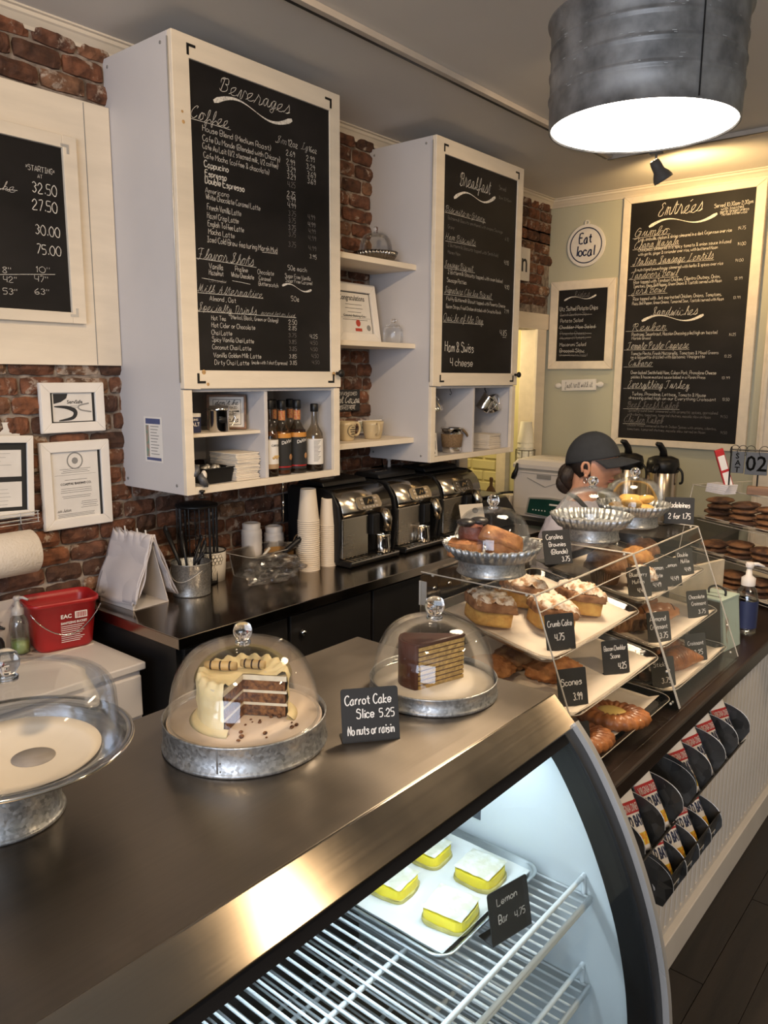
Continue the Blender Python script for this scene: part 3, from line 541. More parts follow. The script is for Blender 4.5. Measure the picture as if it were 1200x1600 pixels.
# ------------------------------------------------------------------ wall cabinets with chalkboard doors
def corner_plate(mb, y, z, sy, sz, x=0.3975, L_=0.034, w_=0.008):
    mb.prism([(y+sy*a, z+sz*b_) for a, b_ in ((0, 0), (L_, 0), (L_, w_), (w_, w_), (w_, L_), (0, L_))], x, x+0.0022, 'x')
def menu_cabinet(y0, y1, label, table, cy, knoby, shelf, name='wall_cabinet'):
    ZT, ZD, ZB = 2.8165, 1.71, 1.347; F = 0.373; T = 0.018
    t = thing(name, label, 'cabinet', (0.0, y0, ZB))
    o = Vector((0.0, y0, ZB)); W = y1-y0; H = ZT-ZB
    m = MB(); m.box(0, F, 0, T, 0, H); part('side_panel', m, melamine, t, 0.0015)
    m = MB(); m.box(0, F, W-T, W, 0, H); part('side_panel', m, melamine, t, 0.0015)
    m = MB(); m.box(0, F, T, W-T, H-T, H); part('top_panel', m, melamine, t, 0.001)
    m = MB(); m.box(0, F-0.002, T, W-T, 0.002, T+0.002); part('bottom_panel', m, melamine, t, 0.001)
    m = MB(); m.box(0, F, T, W-T, ZD-ZB-0.012, ZD-ZB+0.006); part('fixed_shelf', m, melamine, t, 0.001)
    m = MB(); m.box(0, 0.006, T, W-T, T, H-T); part('back_panel', m, melamine, t)
    m = MB(); m.box(0.0, F-0.004, cy-y0-0.008, cy-y0+0.008, T+0.002, ZD-ZB-0.012); part('divider', m, melamine, t, 0.001)
    # face frame below the door
    m = MB(); m.box(F-0.001, F+0.016, 0, 0.036, 0, ZD-ZB-0.004); m.box(F-0.001, F+0.016, W-0.034, W, 0, ZD-ZB-0.004); m.box(F-0.001, F+0.015, 0.036, W-0.034, 0, 0.026); part('face_frame', m, whitewood, t, 0.0015)
    if shelf: m = MB(); m.box(0.01, F-0.03, T, cy-y0-0.008, 0.193, 0.205); part('shelf', m, whitewood, t, 0.001)
    for (xx, zz) in ((0.03, H-0.03), (F-0.035, H-0.028), (0.03, 0.03), (F-0.04, 0.03)):
        m = MB(); m.smooth = True; m.lathe([(0, 0), (0.0055, 0), (0.0055, 0.0016), (0.0, 0.002)], seg=12, M=Matrix.Translation((xx, 0.0002, zz)) @ Matrix.Rotation(radians(90), 4, 'X')); part('screw_cap', m, inkg, t)
    # door
    z0, z1 = ZD-ZB, H; fw = 0.064
    X0 = F+0.001; X1 = F+0.023
    m = MB(); m.box(X0, X1, 0.0, fw, z0, z1); m.box(X0, X1, W-0.056, W, z0, z1); m.box(X0, X1, fw, W-0.056, z1-0.068, z1); m.box(X0, X1, fw, W-0.056, z0, z0+0.062)
    d = part('door', m, whitewood, t, 0.002)
    m = MB(); m.box(X0+0.001, F+0.016, fw-0.004, W-0.052, z0+0.058, z1-0.064); part('chalkboard', m, chalk, d)
    # plates, knots, knob
    for q in ((fw-0.008, z1-0.026, 1, -1), (W-0.048, z1-0.026, -1, -1), (fw-0.010, z0+0.018, 1, 1), (W-0.040, z0+0.018, -1, 1)): m = MB(); corner_plate(m, *q, X1); part('corner_bracket', m, blackm, d)
    m = MB(); m.smooth = True; m.lathe([(0, 0), (0.007, 0), (0.006, 0.012), (0.007, 0.016), (0.014, 0.02), (0.016, 0.026), (0.013, 0.032), (0, 0.034)], seg=16, M=Matrix.Translation((X1, W-0.024, z0+0.055)) @ Matrix.Rotation(radians(90), 4, 'Y')); part('door_knob', m, blackm, d)
    m = MB(); m.smooth = True; m.cyl((F+0.005, -0.003, z0+0.02), (F+0.005, -0.003, z1-0.02), 0.0028, 6); part('piano_hinge', m, silver, t)
    lt = letter_board(d, [(q[0], q[1]-y0, q[2]-ZB)+((q[3], q[4]) if q[5] not in ('u', 'w') else (q[3]-y0, q[4]-ZB))+(q[5],) for q in table], lambda u, v: (F+0.0168, u, v))
    return t
cabA = menu_cabinet(1.589, 2.353, 'tall white wall cabinet whose chalkboard door lists Beverages', T_BEVERAGES, 1.971, 2.33, True)
cabB = menu_cabinet(2.982, 3.748, 'tall white wall cabinet whose chalkboard door lists Breakfast', T_BREAKFAST, 3.374, 3.7, False)
# wood knots on the first door's lower rail and stile
knotm = pm('wood_knot', (0.62, 0.38, 0.16), 0.5, var=0.2, scale=90)
for i, (yy, zz, r) in enumerate(((0.082, 0.419, 0.0085), (0.722, 0.415, 0.010), (0.098, 0.378, 0.006), (0.035, 1.205, 0.006), (0.032, 1.235, 0.0045))):
    m = MB(); m.lathe([(0, 0.0), (r, 0.0), (r*0.9, 0.0006), (0, 0.0008)], seg=14, M=Matrix.Translation((0.3962, yy, zz)) @ Matrix.Rotation(radians(90), 4, 'Y')); part('wood_knot', m, knotm, cabA)
# info sheet taped on the cabinet side
t = thing('info_sheet', 'small blue and white printed sheet taped to the side of the nearer cabinet', 'notice', (0.205, 1.5885, 1.53))
m = MB(); m.box(-0.054, 0.054, -0.0008, 0, -0.08, 0.08); part('sheet', m, paperw, t)
for z_ in ((0.055, 0.074), (-0.074, -0.064)): m = MB(); m.box(-0.044, 0.044, -0.0012, -0.0008, *z_); part('blue_band', m, pm('print_blue', (0.07, 0.09, 0.22), 0.6), t)
m = MB()
for i in range(10): m.box(-0.016, 0.034-(i % 3)*0.006, -0.0012, -0.0008, 0.045-i*0.0108, 0.0478-i*0.0108)
part('printed_lines', m, inkg, t)
m = MB(); m.box(-0.044, -0.026, -0.0012, -0.0008, -0.062, 0.05); part('picture_strip', m, pm('print_photo', (0.4, 0.22, 0.18), 0.6, scale=60, col2=(0.12, 0.25, 0.2)), t)
# ------------------------------------------------------------------ shelves between the cabinets
def wshelf(z0, z1, d, label):
    m = MB(); m.box(0.012, d, 2.353, 2.982, z0, z1); o = part('wall_shelf', m, whitewood, None, 0.002); tag(o, label, 'shelf', None); return o
wshelf(2.241, 2.266, 0.29, 'upper white shelf between the two menu cabinets')
wshelf(1.884, 1.906, 0.29, 'middle white shelf between the two menu cabinets')
wshelf(1.438, 1.463, 0.288, 'lowest white shelf holding two mugs between the menu cabinets')
# ------------------------------------------------------------------ white panel and cake price board on the far left
m = MB(); m.box(0.023, 0.03, 0.55, 1.586, 1.787, 2.655)
t = thing('backing_panel', 'large white board behind the cake price chalkboard', 'panel', (0, 0, 0)); part('board', m, whitewood, t, 0.001)
m = MB(); m.box(0.03, 0.0308, 1.49, 1.493, 1.79, 2.65); part('seam', m, inkg, t)
t = thing('price_chalkboard', 'white framed chalkboard with cake prices on the left wall', 'chalkboard', (0, 0, 0))
for q in ((0.75, 1.398, 2.485, 2.525), (0.75, 1.398, 1.926, 1.962), (1.398, 1.447, 1.926, 2.525), (0.70, 0.75, 1.926, 2.525)): m = MB(); m.box(0.031, 0.052, *q); part('frame_rail', m, whitewood, t, 0.002)
m = MB(); m.box(0.031, 0.040, 0.75, 1.40, 1.96, 2.487); part('chalk_surface', m, chalk, t)
letter_board(t, T_CAKES, lambda u, v: (0.0406, u, v))
for z_, s_ in ((2.497, -1), (1.948, 1)): m = MB(); corner_plate(m, 1.418, z_, -1, s_, 0.052, 0.028, 0.008); part('corner_bracket', m, silver, t)
# ------------------------------------------------------------------ green wall: menu boards
def yboard(name, label, x0, x1, z0, z1, fw, table, P, xi0=None, xi1=None, zi0=None, zi1=None, dp=0.03):
    t = thing(name, label, 'chalkboard', (0, 0, 0))
    a, b_, c, d = xi0 or x0+fw, xi1 or x1-fw, zi0 or z0+fw, zi1 or z1-fw; Y0 = YG-dp
    for q in ([(x0, z0), (x1, z0), (b_, c), (a, c)], [(x0, z1), (a, d), (b_, d), (x1, z1)], [(x0, z0), (a, c), (a, d), (x0, z1)], [(x1, z0), (x1, z1), (b_, d), (b_, c)]):
        m = MB(); m.prism(q, Y0, YG, 'y')
        cx = sum(p[0] for p in q)/4; cz = sum(p[1] for p in q)/4
        q2 = [(p[0]+(cx-p[0])*0.06, p[1]+(cz-p[1])*0.06) for p in q]
        part('frame_rail', m, whitewood, t, 0.004, seg=3)
    m = MB(); m.box(a-0.004, b_+0.004, YG-0.022, YG-0.002, c-0.004, d+0.004); part('chalk_surface', m, chalk, t)
    letter_board(t, table, P)
    return t
yboard('menu_chalkboard', 'largest chalkboard, on the sage wall, listing entrees and sandwiches', 0.505, 1.318, 1.335, 2.828, 0.05, T_ENTREES, lambda u, v: (u, 4.7582, v), 0.552, 1.262, 1.377, 2.787)
yboard('menu_chalkboard', 'small chalkboard of side dishes below the round sign', 0.035, 0.482, 1.805, 2.365, 0.05, T_SIDES, lambda u, v: (u, 4.7582, v), 0.092, 0.43, 1.857, 2.308)
# ------------------------------------------------------------------ far right: door frame in the green wall
m = MB(); m.box(1.375, 1.47, YG-0.03, YG, 0, 2.66); m.box(1.375, 2.5, YG-0.03, YG, 2.66, 2.76); m.box(1.39, 1.41, YG-0.042, YG-0.0301, 0, 2.65); struct('trim_5', m, whitewood, bevel=0.004)
m = MB(); m.box(1.47, 2.4, YG-0.02, YG-0.002, 0, 2.66); dr = struct('door_1', m, whitewood); 
m = MB(); m.box(1.56, 2.3, YG-0.032, YG-0.018, 1.0, 2.5); part('door_panel', m, paperw, dr, 0.004)
# ------------------------------------------------------------------ coffee counter
ZC = 0.945
t = thing('coffee_counter', 'long dark stainless worktop on black cabinets under the wall cabinets', 'counter', (0, 1.37, 0))
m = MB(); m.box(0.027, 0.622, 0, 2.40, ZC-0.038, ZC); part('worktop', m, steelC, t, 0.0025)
m = MB(); m.box(0.029, 0.56, 0.03, 2.38, 0.08, ZC-0.039); part('carcass', m, dark, t)
for i in range(5):
    m = MB(); m.box(0.56, 0.578, 0.05+i*0.466, 0.05+i*0.466+0.45, 0.12, ZC-0.06); d = part('door', m, dark, t, 0.004)
    m = MB(); m.smooth = True; m.ball((0.592, 0.05+i*0.466+(0.40 if i % 2 == 0 else 0.05), ZC-0.13), 0.013, 12, 8); m.cyl((0.575, 0.05+i*0.466+(0.40 if i % 2 == 0 else 0.05), ZC-0.13), (0.59, 0.05+i*0.466+(0.40 if i % 2 == 0 else 0.05), ZC-0.13), 0.005, 8); part('knob', m, chrome, d)
# far counter along the green wall
t = thing('back_counter', 'dark counter along the sage wall holding the airpots', 'counter', (0, 0, 0))
m = MB(); m.box(0.03, 1.34, 4.0, YG-0.006, 0.885, 0.925); part('worktop', m, dark, t, 0.003)
m = MB(); m.box(0.06, 1.32, 4.05, YG-0.01, 0.02, 0.885); part('carcass', m, dark, t)
# ------------------------------------------------------------------ refrigerated case
t = thing('refrigerated_case', 'curved glass refrigerated pastry case with stainless top in the foreground', 'display case', (0, 0, 0)); case = t
Y1 = 1.116; Y0c = -0.75
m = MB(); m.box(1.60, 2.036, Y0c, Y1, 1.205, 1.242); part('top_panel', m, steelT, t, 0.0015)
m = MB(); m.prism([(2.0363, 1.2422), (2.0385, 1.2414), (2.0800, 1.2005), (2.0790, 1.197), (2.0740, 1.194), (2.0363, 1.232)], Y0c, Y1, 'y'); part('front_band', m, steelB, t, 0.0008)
m = MB(); m.box(1.60, 1.63, Y0c, Y1-0.03, 0.05, 1.205); part('back_panel', m, dark, t)
casew = pm('case_interior', (0.72, 0.77, 0.79), 0.35, var=0.02, scale=4)
curve = [(2.068, 1.196), (2.100, 1.158), (2.135, 1.104), (2.168, 1.042), (2.198, 0.972), (2.222, 0.90), (2.240, 0.82), (2.250, 0.74), (2.254, 0.66), (2.254, 0.56)]
def offc(c, d):
    o = []
    for i, p in enumerate(c):
        a = c[max(i-1, 0)]; b_ = c[min(i+1, len(c)-1)]; dx, dz = b_[0]-a[0], b_[1]-a[1]; l = sqrt(dx*dx+dz*dz); o.append((p[0]-dz/l*d, p[1]+dx/l*d))
    return o
cs = _smooth(curve, 4)
# end wall, black gasket, stainless end frame
m = MB(); m.prism([(1.63, 1.205), (1.63, 0.50)]+[(p[0], p[1]) for p in offc(cs, -0.004)][::-1], Y1-0.028, Y1-0.012, 'y'); part('end_wall', m, casew, t)
def band(c, d0, d1, ya, yb, mat, name, par, bv=0.0):
    a = offc(c, d0); b_ = offc(c, d1); m = MB(); m.prism(a+b_[::-1], ya, yb, 'y'); return part(name, m, mat, par, bv)
band(cs, -0.040, 0.004, Y1-0.036, Y1-0.0281, blackp, 'gasket', t)
band(cs, 0.004, 0.0075, Y1-0.036, Y1-0.010, blackp, 'outer_gasket', t)
band(cs, -0.008, 0.018, Y1-0.010, Y1+0.002, steelF, 'end_frame', t)
m = MB(); m.smooth = True; a = cs; b_ = offc(cs, 0.005)
gl = MB(); gl.smooth = True; gl.prism(a+b_[::-1], Y0c, Y1-0.037, 'y'); 
a2 = offc(cs[:1]+cs[1:], 0.0); n = len(cs)
gl = MB(); gl.smooth = True
for cc in (cs, b_):
    gl.add([(p[0], y, p[1]) for y in (Y0c, Y1-0.037) for p in cc], [(i, i+1, n+i+1, n+i) for i in range(n-1)])
part('curved_glass', gl, caseglass, t)
top_strip = [p for p in cs if p[1] > 1.176]
band(top_strip, 0.0052, 0.0062, Y0c, Y1-0.037, pm('black_ceramic', (0.006, 0.006, 0.007), 0.8, var=0.0, spec=0.08), 'black_border', t)
m = MB(); m.box(1.63, 2.06, Y0c, Y1-0.04, 1.192, 1.204); part('light_housing', m, casew, t)
lm = pm('led_strip', (0.85, 0.94, 1.0), 0.5, emit=2.0)
m = MB(); m.box(1.99, 2.01, -0.7, Y1-0.08, 1.182, 1.190); part('led_strip', m, lm, t)
light('case_led', 'AREA', (1.98, 0.3, 1.178), 2.7, (0.80, 0.92, 1.0), (1.95, 0.3, 0), 0.03, 1.5).rotation_euler = (0, 0, 0)
m = MB(); m.box(1.63, 2.25, Y0c, Y1-0.028, 0.44, 0.50); part('deck', m, dark, t)
m = MB(); m.box(1.62, 2.28, Y0c, Y1, 0.0, 0.44); part('base', m, dark, t, 0.004)
m = MB(); m.prism([(1.60, 1.205), (1.60, 0.44), (2.25, 0.44)]+[(p[0], p[1]) for p in cs][::-1][:-1], Y1-0.0118, Y1-0.0104, 'y'); part('outer_skin', m, steelF, t)
# ------------------------------------------------------------------ display counter
t = thing('display_counter', 'dark topped counter with white grooved front holding the acrylic cases', 'counter', (0, 0, 0)); dcount = t
m = MB(); m.box(1.50, 2.03, Y1+0.008, 3.60, ZC-0.045, ZC); part('worktop', m, walnut, t, 0.006)
m = MB(); m.box(1.54, 1.90, Y1+0.02, 3.58, 0.10, ZC-0.046); part('carcass', m, dark, t)
bead = pm('white_beadboard', (0.62, 0.58, 0.54), 0.5, var=0.04, scale=5)
sl = MB(); sl.prism([(0, -0.0215), (0.008, -0.0215), (0.013, -0.0175), (0.0155, -0.008), (0.0165, 0), (0.0155, 0.008), (0.013, 0.0175), (0.008, 0.0215), (0, 0.0215)], 0.12, ZC-0.05, 'z'); slm = sl.mesh('slat', bead)
for i in range(53): link('slat', slm, t, (1.90, Y1+0.05+i*0.0455, 0))
m = MB(); m.box(1.905, 1.935, Y1+0.02, 3.58, 0.0, 0.11); m.box(1.90, 1.915, Y1+0.02, 3.58, 0.11, 0.135); part('base_board', m, bead, t, 0.003)
m = MB(); m.box(1.905, 1.928, 1.92, 1.99, 0.11, ZC-0.05); part('stile', m, bead, t, 0.003)
# ------------------------------------------------------------------ framed papers on the brick wall
blackmat = pm('black_card', (0.015, 0.015, 0.016), 0.7, var=0.0)
framew = pm('frame_white', (0.80, 0.76, 0.72), 0.4, var=0.03, scale=6)
def framed(name, label, y0, y1, z0, z1, x0, fw, matw, paper, tilt=0.0, lean=0.0):
    t = thing(name, label, 'frame', (x0, (y0+y1)/2, z0), rot=(tilt, lean, 0)); W = y1-y0; H = z1-z0; w2 = W/2
    # mitred moulding with an inner step
    for k, q in enumerate(([(-w2, 0), (w2, 0), (w2-fw, fw), (-w2+fw, fw)], [(-w2, H), (-w2+fw, H-fw), (w2-fw, H-fw), (w2, H)], [(-w2, 0), (-w2+fw, fw), (-w2+fw, H-fw), (-w2, H)], [(w2, 0), (w2, H), (w2-fw, H-fw), (w2-fw, fw)])):
        m = MB(); m.prism(q, 0, 0.013, 'x')
        cy, cz = 0, H/2
        q2 = [(p[0]*(1-0.35*fw/w2), cz+(p[1]-cz)*(1-0.35*fw/cz)) for p in q]; q3 = []
        m2 = [((p[0]), p[1]) for p in q]
        m.prism([(a[0]*0.985, cz+(a[1]-cz)*0.985) for a in q], 0.013, 0.018, 'x'); part('frame_rail', m, framew, t, 0.002)
    m = MB(); m.box(0.001, 0.006, -w2+fw, w2-fw, fw, H-fw); part('mat_board', m, blackmat, t)
    a, b_, c, d = matw; m = MB(); m.box(0.0061, 0.0068, -w2+fw+a, w2-fw-b_, fw+c, H-fw-d); pp = part('paper', m, paper, t)
    return t, (-w2+fw+a, w2-fw-b_, fw+c, H-fw-d)
def lines(mb, y0, y1, z, n, dz, x=0.0072, h=0.0011, rnd=0.4, center=True):
    rr = random.Random(int(z*1e4)+n)
    for i in range(n):
        k = 1-rnd*rr.random(); w_ = (y1-y0)*k; c = (y0+y1)/2 if center else y0+w_/2
        mb.box(x-0.0003, x, c-w_/2, c+w_/2, z-i*dz, z-i*dz+h)
YZ = lambda y, z, x=0.0072: plane_M((x, y, z), (0, 1, 0), (0, 0, 1))
t, (a, b_, c, d) = framed('framed_certificate', 'small landscape framed certificate with black swooshes on the brick wall', 1.273, 1.508, 1.557, 1.728, 0.017, 0.034, (0.012, 0.010, 0.004, 0.002), paperw)
m = MB(); font_mesh('ServSafe', 0.017, YZ(a+0.052, d-0.036), m, 0.0004); lines(m, a+0.052, a+0.1, d-0.045, 2, 0.006); part('printed_text', m, inkb, t)
m = MB(); m.prism([(a+0.004, d-0.002), (a+0.056, d-0.002), (a+0.05, d-0.018), (a+0.03, d-0.03), (a+0.004, d-0.036)], 0.0069, 0.0073, 'x'); part('black_swoosh', m, inkb, t)
m = MB(); ribbon(m, _smooth([(a+0.005, c+0.052), (a+0.05, c+0.048), (a+0.08, c+0.034), (a+0.07, c+0.012), (a+0.02, c+0.003)], 5), 0.013, lambda u, v: (0.0074, u, v), taper=lambda s_: 0.25+0.9*sin(pi*s_)); part('black_swoosh', m, inkb, t)
m = MB(); ribbon(m, _smooth([(b_-0.012, d-0.036), (b_-0.05, d-0.044), (b_-0.045, d-0.058), (b_-0.004, d-0.066)], 5), 0.005, lambda u, v: (0.0074, u, v)); part('grey_swoosh', m, inkg, t)
t, (a, b_, c, d) = framed('framed_certificate', 'tall white framed licence with a round seal, lower on the brick wall', 1.26, 1.517, 1.222, 1.527, 0.017, 0.034, (0.006, 0.010, 0.0, 0.002), paperw)
m = MB(); mid = (a+b_)/2
font_mesh('COASTAL BAKING CO.', 0.011, YZ(mid-0.058, c+0.118), m, 0.0003, width=0.116); lines(m, a+0.02, b_-0.02, d-0.062, 3, 0.006); lines(m, a+0.01, b_-0.01, d-0.082, 1, .01, h=0.0006, rnd=0); lines(m, a+0.04, b_-0.04, d-0.1, 2, 0.012)
lines(m, a+0.02, b_-0.02, c+0.105, 3, 0.007); lines(m, a+0.02, b_-0.02, c+0.078, 2, 0.006); lines(m, mid+0.01, b_-0.004, c+0.055, 4, 0.007); lines(m, a+0.01, b_-0.02, c+0.016, 3, 0.005, rnd=.2)
write(m, 'am hdam', a+0.012, c+0.024, 0.05, 0.012, lambda u, v: (0.0074, u, v), 's', 0.06); part('printed_text', m, inkb, t)
m = MB(); m.lathe([(0.030, 0), (0.030, 0.0006), (0.0255, 0.0006), (0.0255, 0)], seg=28, M=YZ(mid+0.0, d-0.033, 0.0069)); m.lathe([(0.0, 0), (0.012, 0.0003)], seg=8, M=YZ(mid, d-0.033, 0.0069)); part('round_seal', m, inkg, t)
t, (a, b_, c, d) = framed('framed_certificate', 'white frame with two certificates on a black mat, leaning in a wire rack', 0.90, 1.215, 1.296, 1.565, 0.045, 0.022, (0, 0, 0, 0), blackmat, tilt=-0.055)
for z0, z1 in ((0.135, 0.222), (0.035, 0.118)):
    m = MB(); m.box(0.007, 0.0076, 0.0, 0.118, z0, z1); pg = part('certificate', m, paperw, t)
    m = MB(); lines(m, 0.01, 0.108, z1-0.012, 6, 0.0125, x=0.008, h=0.001, rnd=0.7, center=False); part('printed_text', m, inkg, pg)
m = MB(); m.box(0.004, 0.012, 1.02, 1.206, 1.50, 1.60); tag(part('notice_card', m, paperw), 'white card behind the leaning two-certificate frame', 'card')
t = thing('wire_rack', 'thin wire rack on the brick wall holding the leaning frame', 'rack', (0.02, 1.0, 1.27))
for z in (0.0, 0.013, 0.026, 0.036):
    m = MB(); m.tube([(0, -0.3, z), (0, 0.215, z), (0.05, 0.225, z), (0.055, 0.0, z), (0.055, -0.3, z)], 0.0013, 6); part('wire', m, silver, t)
for y in (-0.1, 0.05, 0.16, 0.218):
    m = MB(); m.cyl((0.054, y, 0), (0.054, y, 0.038), 0.0013, 6); part('wire', m, silver, t)
# ------------------------------------------------------------------ paper towel, left corner
t = thing('paper_towel_roll', 'large white paper towel roll mounted on the brick wall', 'paper towel', (0.125, 1.0, 1.187))
m = MB(); m.smooth = True; m.lathe([(0.02, -0.24), (0.066, -0.24), (0.0705, -0.236), (0.0705, 0.166), (0.066, 0.170), (0.02, 0.170)], seg=40, M=Matrix.Rotation(radians(-90), 4, 'X')); part('roll', m, pm('towel_paper', (0.72, 0.66, 0.60), 0.9, var=0.03, scale=30, bump=0.6, bscale=140), t)
m = MB(); m.smooth = True; m.lathe([(0.02, 0.168), (0.021, 0.171), (0.018, 0.171), (0.018, -0.2)], seg=20, M=Matrix.Rotation(radians(-90), 4, 'X')); part('core', m, pm('cardboard', (0.35, 0.24, 0.15), 0.9), t)
m = MB(); m.cyl((0, -0.26, 0), (0, 0.155, 0), 0.008, 8); m.box(-0.118, 0.01, -0.27, -0.25, -0.012, 0.012); part('holder', m, silver, t)
# white drawer cabinet
whitepl = pm('white_laminate', (0.62, 0.58, 0.56), 0.45, var=0.03, scale=4)
t = thing('drawer_cabinet', 'low white drawer cabinet in the left corner under the red bucket', 'cabinet', (0.012, 0.55, 0))
m = MB(); m.box(0, 0.457, 0, 0.797, 0.815, 0.84); part('top_panel', m, whitepl, t, 0.004)
m = MB(); m.box(0.004, 0.44, 0.02, 0.785, 0.0, 0.814); part('carcass', m, whitepl, t, 0.003)
m = MB(); m.box(0.03, 0.42, 0.7855, 0.792, 0.66, 0.80); m.box(0.03, 0.42, 0.7855, 0.792, 0.49, 0.645); part('side_moulding', m, whitepl, t, 0.004)
for z0, z1 in ((0.66, 0.80), (0.49, 0.645), (0.3, 0.475)):
    m = MB(); m.box(0.441, 0.456, 0.03, 0.78, z0, z1); part('drawer', m, whitepl, t, 0.005)
ZD_ = 0.8405
# patterned mat, red bucket, soap, clear board
m = MB(); m.box(0.03, 0.19, 1.03, 1.325, ZD_, ZD_+0.004)
matm = pm('marble_mat', (0.6, 0.52, 0.45), 0.6, scale=14, col2=(0.16, 0.10, 0.08), thr=(0.36, 0.42), detail=5)
tag(part('patterned_mat', m, matm), 'marbled mat on the white cabinet under the red bucket', 'mat')
m = MB(); m.box(0.016, 0.024, 1.0, 1.19, ZD_+0.004, ZD_+0.17); tag(part('marbled_tray', m, matm, None, 0.002), 'marbled board standing against the brick behind the soap bottle', 'board')
redm = pm('red_plastic', (0.36, 0.012, 0.014), 0.35, var=0.06, scale=5)
t = thing('sanitizing_bucket', 'red plastic sanitizing bucket with a wire handle in the left corner', 'bucket', (0.125, 1.245, ZD_+0.005), radians(-12))
def rr_rect(hx, hy, r, n=6):
    o = []
    for cx, cy, a0 in ((hx-r, hy-r, 0), (-hx+r, hy-r, 90), (-hx+r, -hy+r, 180), (hx-r, -hy+r, 270)):
        for i in range(n+1): a = radians(a0+90*i/n); o.append((cx+r*cos(a), cy+r*sin(a)))
    return o
def loft(mb, rings, cap0=True, cap1=False):
    n = len(rings[0]); vs = [p for r_ in rings for p in r_]; fs = []
    for k in range(len(rings)-1):
        for i in range(n): j = (i+1) % n; fs.append((k*n+i, k*n+j, (k+1)*n+j, (k+1)*n+i))
    if cap0: fs.append(tuple(range(n-1, -1, -1)))
    if cap1: fs.append(tuple((len(rings)-1)*n+i for i in range(n)))
    mb.add(vs, fs); return mb
def rring(hx, hy, r, z, n=6): return [(p[0], p[1], z) for p in rr_rect(hx, hy, r, n)]
m = MB(); m.smooth = True; loft(m, [rring(0.058, 0.084, 0.03, 0), rring(0.062, 0.092, 0.032, 0.01), rring(0.076, 0.108, 0.036, 0.155), rring(0.082, 0.115, 0.038, 0.158), rring(0.082, 0.115, 0.038, 0.171), rring(0.0785, 0.111, 0.036, 0.171), rring(0.074, 0.105, 0.034, 0.150), rring(0.058, 0.088, 0.03, 0.006)], True, True); part('body', m, redm, t)
m = MB(); m.smooth = True; m.tube([(0.078+0.012*sin(pi*i/16), -0.112+0.224*i/16, 0.145-0.085*sin(pi*i/16)**0.8) for i in range(17)], 0.0022, 6); part('wire_handle', m, chrome, t)
m = MB(); LM = lambda y, z: plane_M((0.0775 + (z-0.1)*0.09, y, z), (0, 1, 0), (0.09, 0, 1))
font_mesh('EAC', 0.019, LM(-0.02, 0.113), m, 0.0006); font_mesh('SANITIZING BUCKET', 0.011, LM(-0.02, 0.092), m, 0.0004, width=0.085)
for i in range(9):
    w_ = 0.075-(i % 3)*0.007; zz = 0.084-i*0.0068; q = [(-0.02, zz), (-0.02+w_, zz), (-0.02+w_, zz+0.0022), (-0.02, zz+0.0022)]; m.add([(0.0777+(p[1]-0.1)*0.09, p[0], p[1]) for p in q], [(0, 1, 2, 3)])
q = [(0.026, 0.108), (0.066, 0.108), (0.066, 0.132), (0.026, 0.132)]; m.add([(0.0779+(p[1]-0.1)*0.09, p[0], p[1]) for p in q], [(0, 1, 2, 3)]); part('white_print', m, paperw, t)
m = MB()
for i in range(12): y = 0.030+i*0.0028; q = [(y, 0.111), (y+0.0012+(i % 3)*0.0004, 0.111), (y+0.0012+(i % 3)*0.0004, 0.129), (y, 0.129)]; m.add([(0.0783+(p[1]-0.1)*0.09, p[0], p[1]) for p in q], [(0, 1, 2, 3)])
part('barcode', m, redm, t)
frost = pm('frosted_plastic', (0.75, 0.72, 0.70), 0.3, var=0.0, trans=0.5)
def pump_bottle(name, label, loc, body, liquid, h, r, pumpm, lab=None):
    t = thing(name, label, 'bottle', loc)
    m = MB(); m.smooth = True; m.lathe([(0, 0), (r, 0.003), (r*1.02, h*0.08), (r, h*0.5), (r*0.82, h*0.62), (r*0.45, h*0.68), (r*0.45, h*0.72)], seg=24); part('body', m, body, t)
    if liquid: m = MB(); m.smooth = True; m.lathe([(0, 0.002), (r*0.93, 0.004), (r*0.94, h*0.22), (0, h*0.22)], seg=20); part('liquid', m, liquid, t)
    m = MB(); m.smooth = True; m.lathe([(r*0.62, h*0.68), (r*0.64, h*0.78), (r*0.3, h*0.82), (r*0.22, h*0.93), (0, h*0.93)], seg=16); m.lathe([(r*0.35, h*0.93), (r*0.4, h*0.97), (r*0.3, h), (0, h)], seg=14)
    m.tube([(0, 0, h*0.97), (r*0.6, r*0.4, h*0.975), (r*1.1, r*0.7, h*0.94)], [r*0.2, r*0.17, r*0.13], 8); part('pump', m, pumpm, t)
    if lab: m = MB(); m.smooth = True; m.lathe([(r*1.04, h*0.1), (r*1.03, h*0.48)], seg=20, arc=(-1.9, 0.9)); part('label', m, lab, t)
    return t
pump_bottle('soap_dispenser', 'clear foaming soap bottle with white pump left of the red bucket', (0.10, 1.115, ZD_+0.005), thin_glass('bottle_plastic', (0.9, 0.9, 0.88), refl=0.2, edge=0.6, rough=0.15), pm('green_soap', (0.3, 0.42, 0.16), 0.3, var=0.05), 0.195, 0.030, frost)
pump_bottle('soap_dispenser', 'dark bottle half out of frame at the left edge', (0.12, 1.02, ZD_+0.005), blackp, None, 0.12, 0.034, blackp)
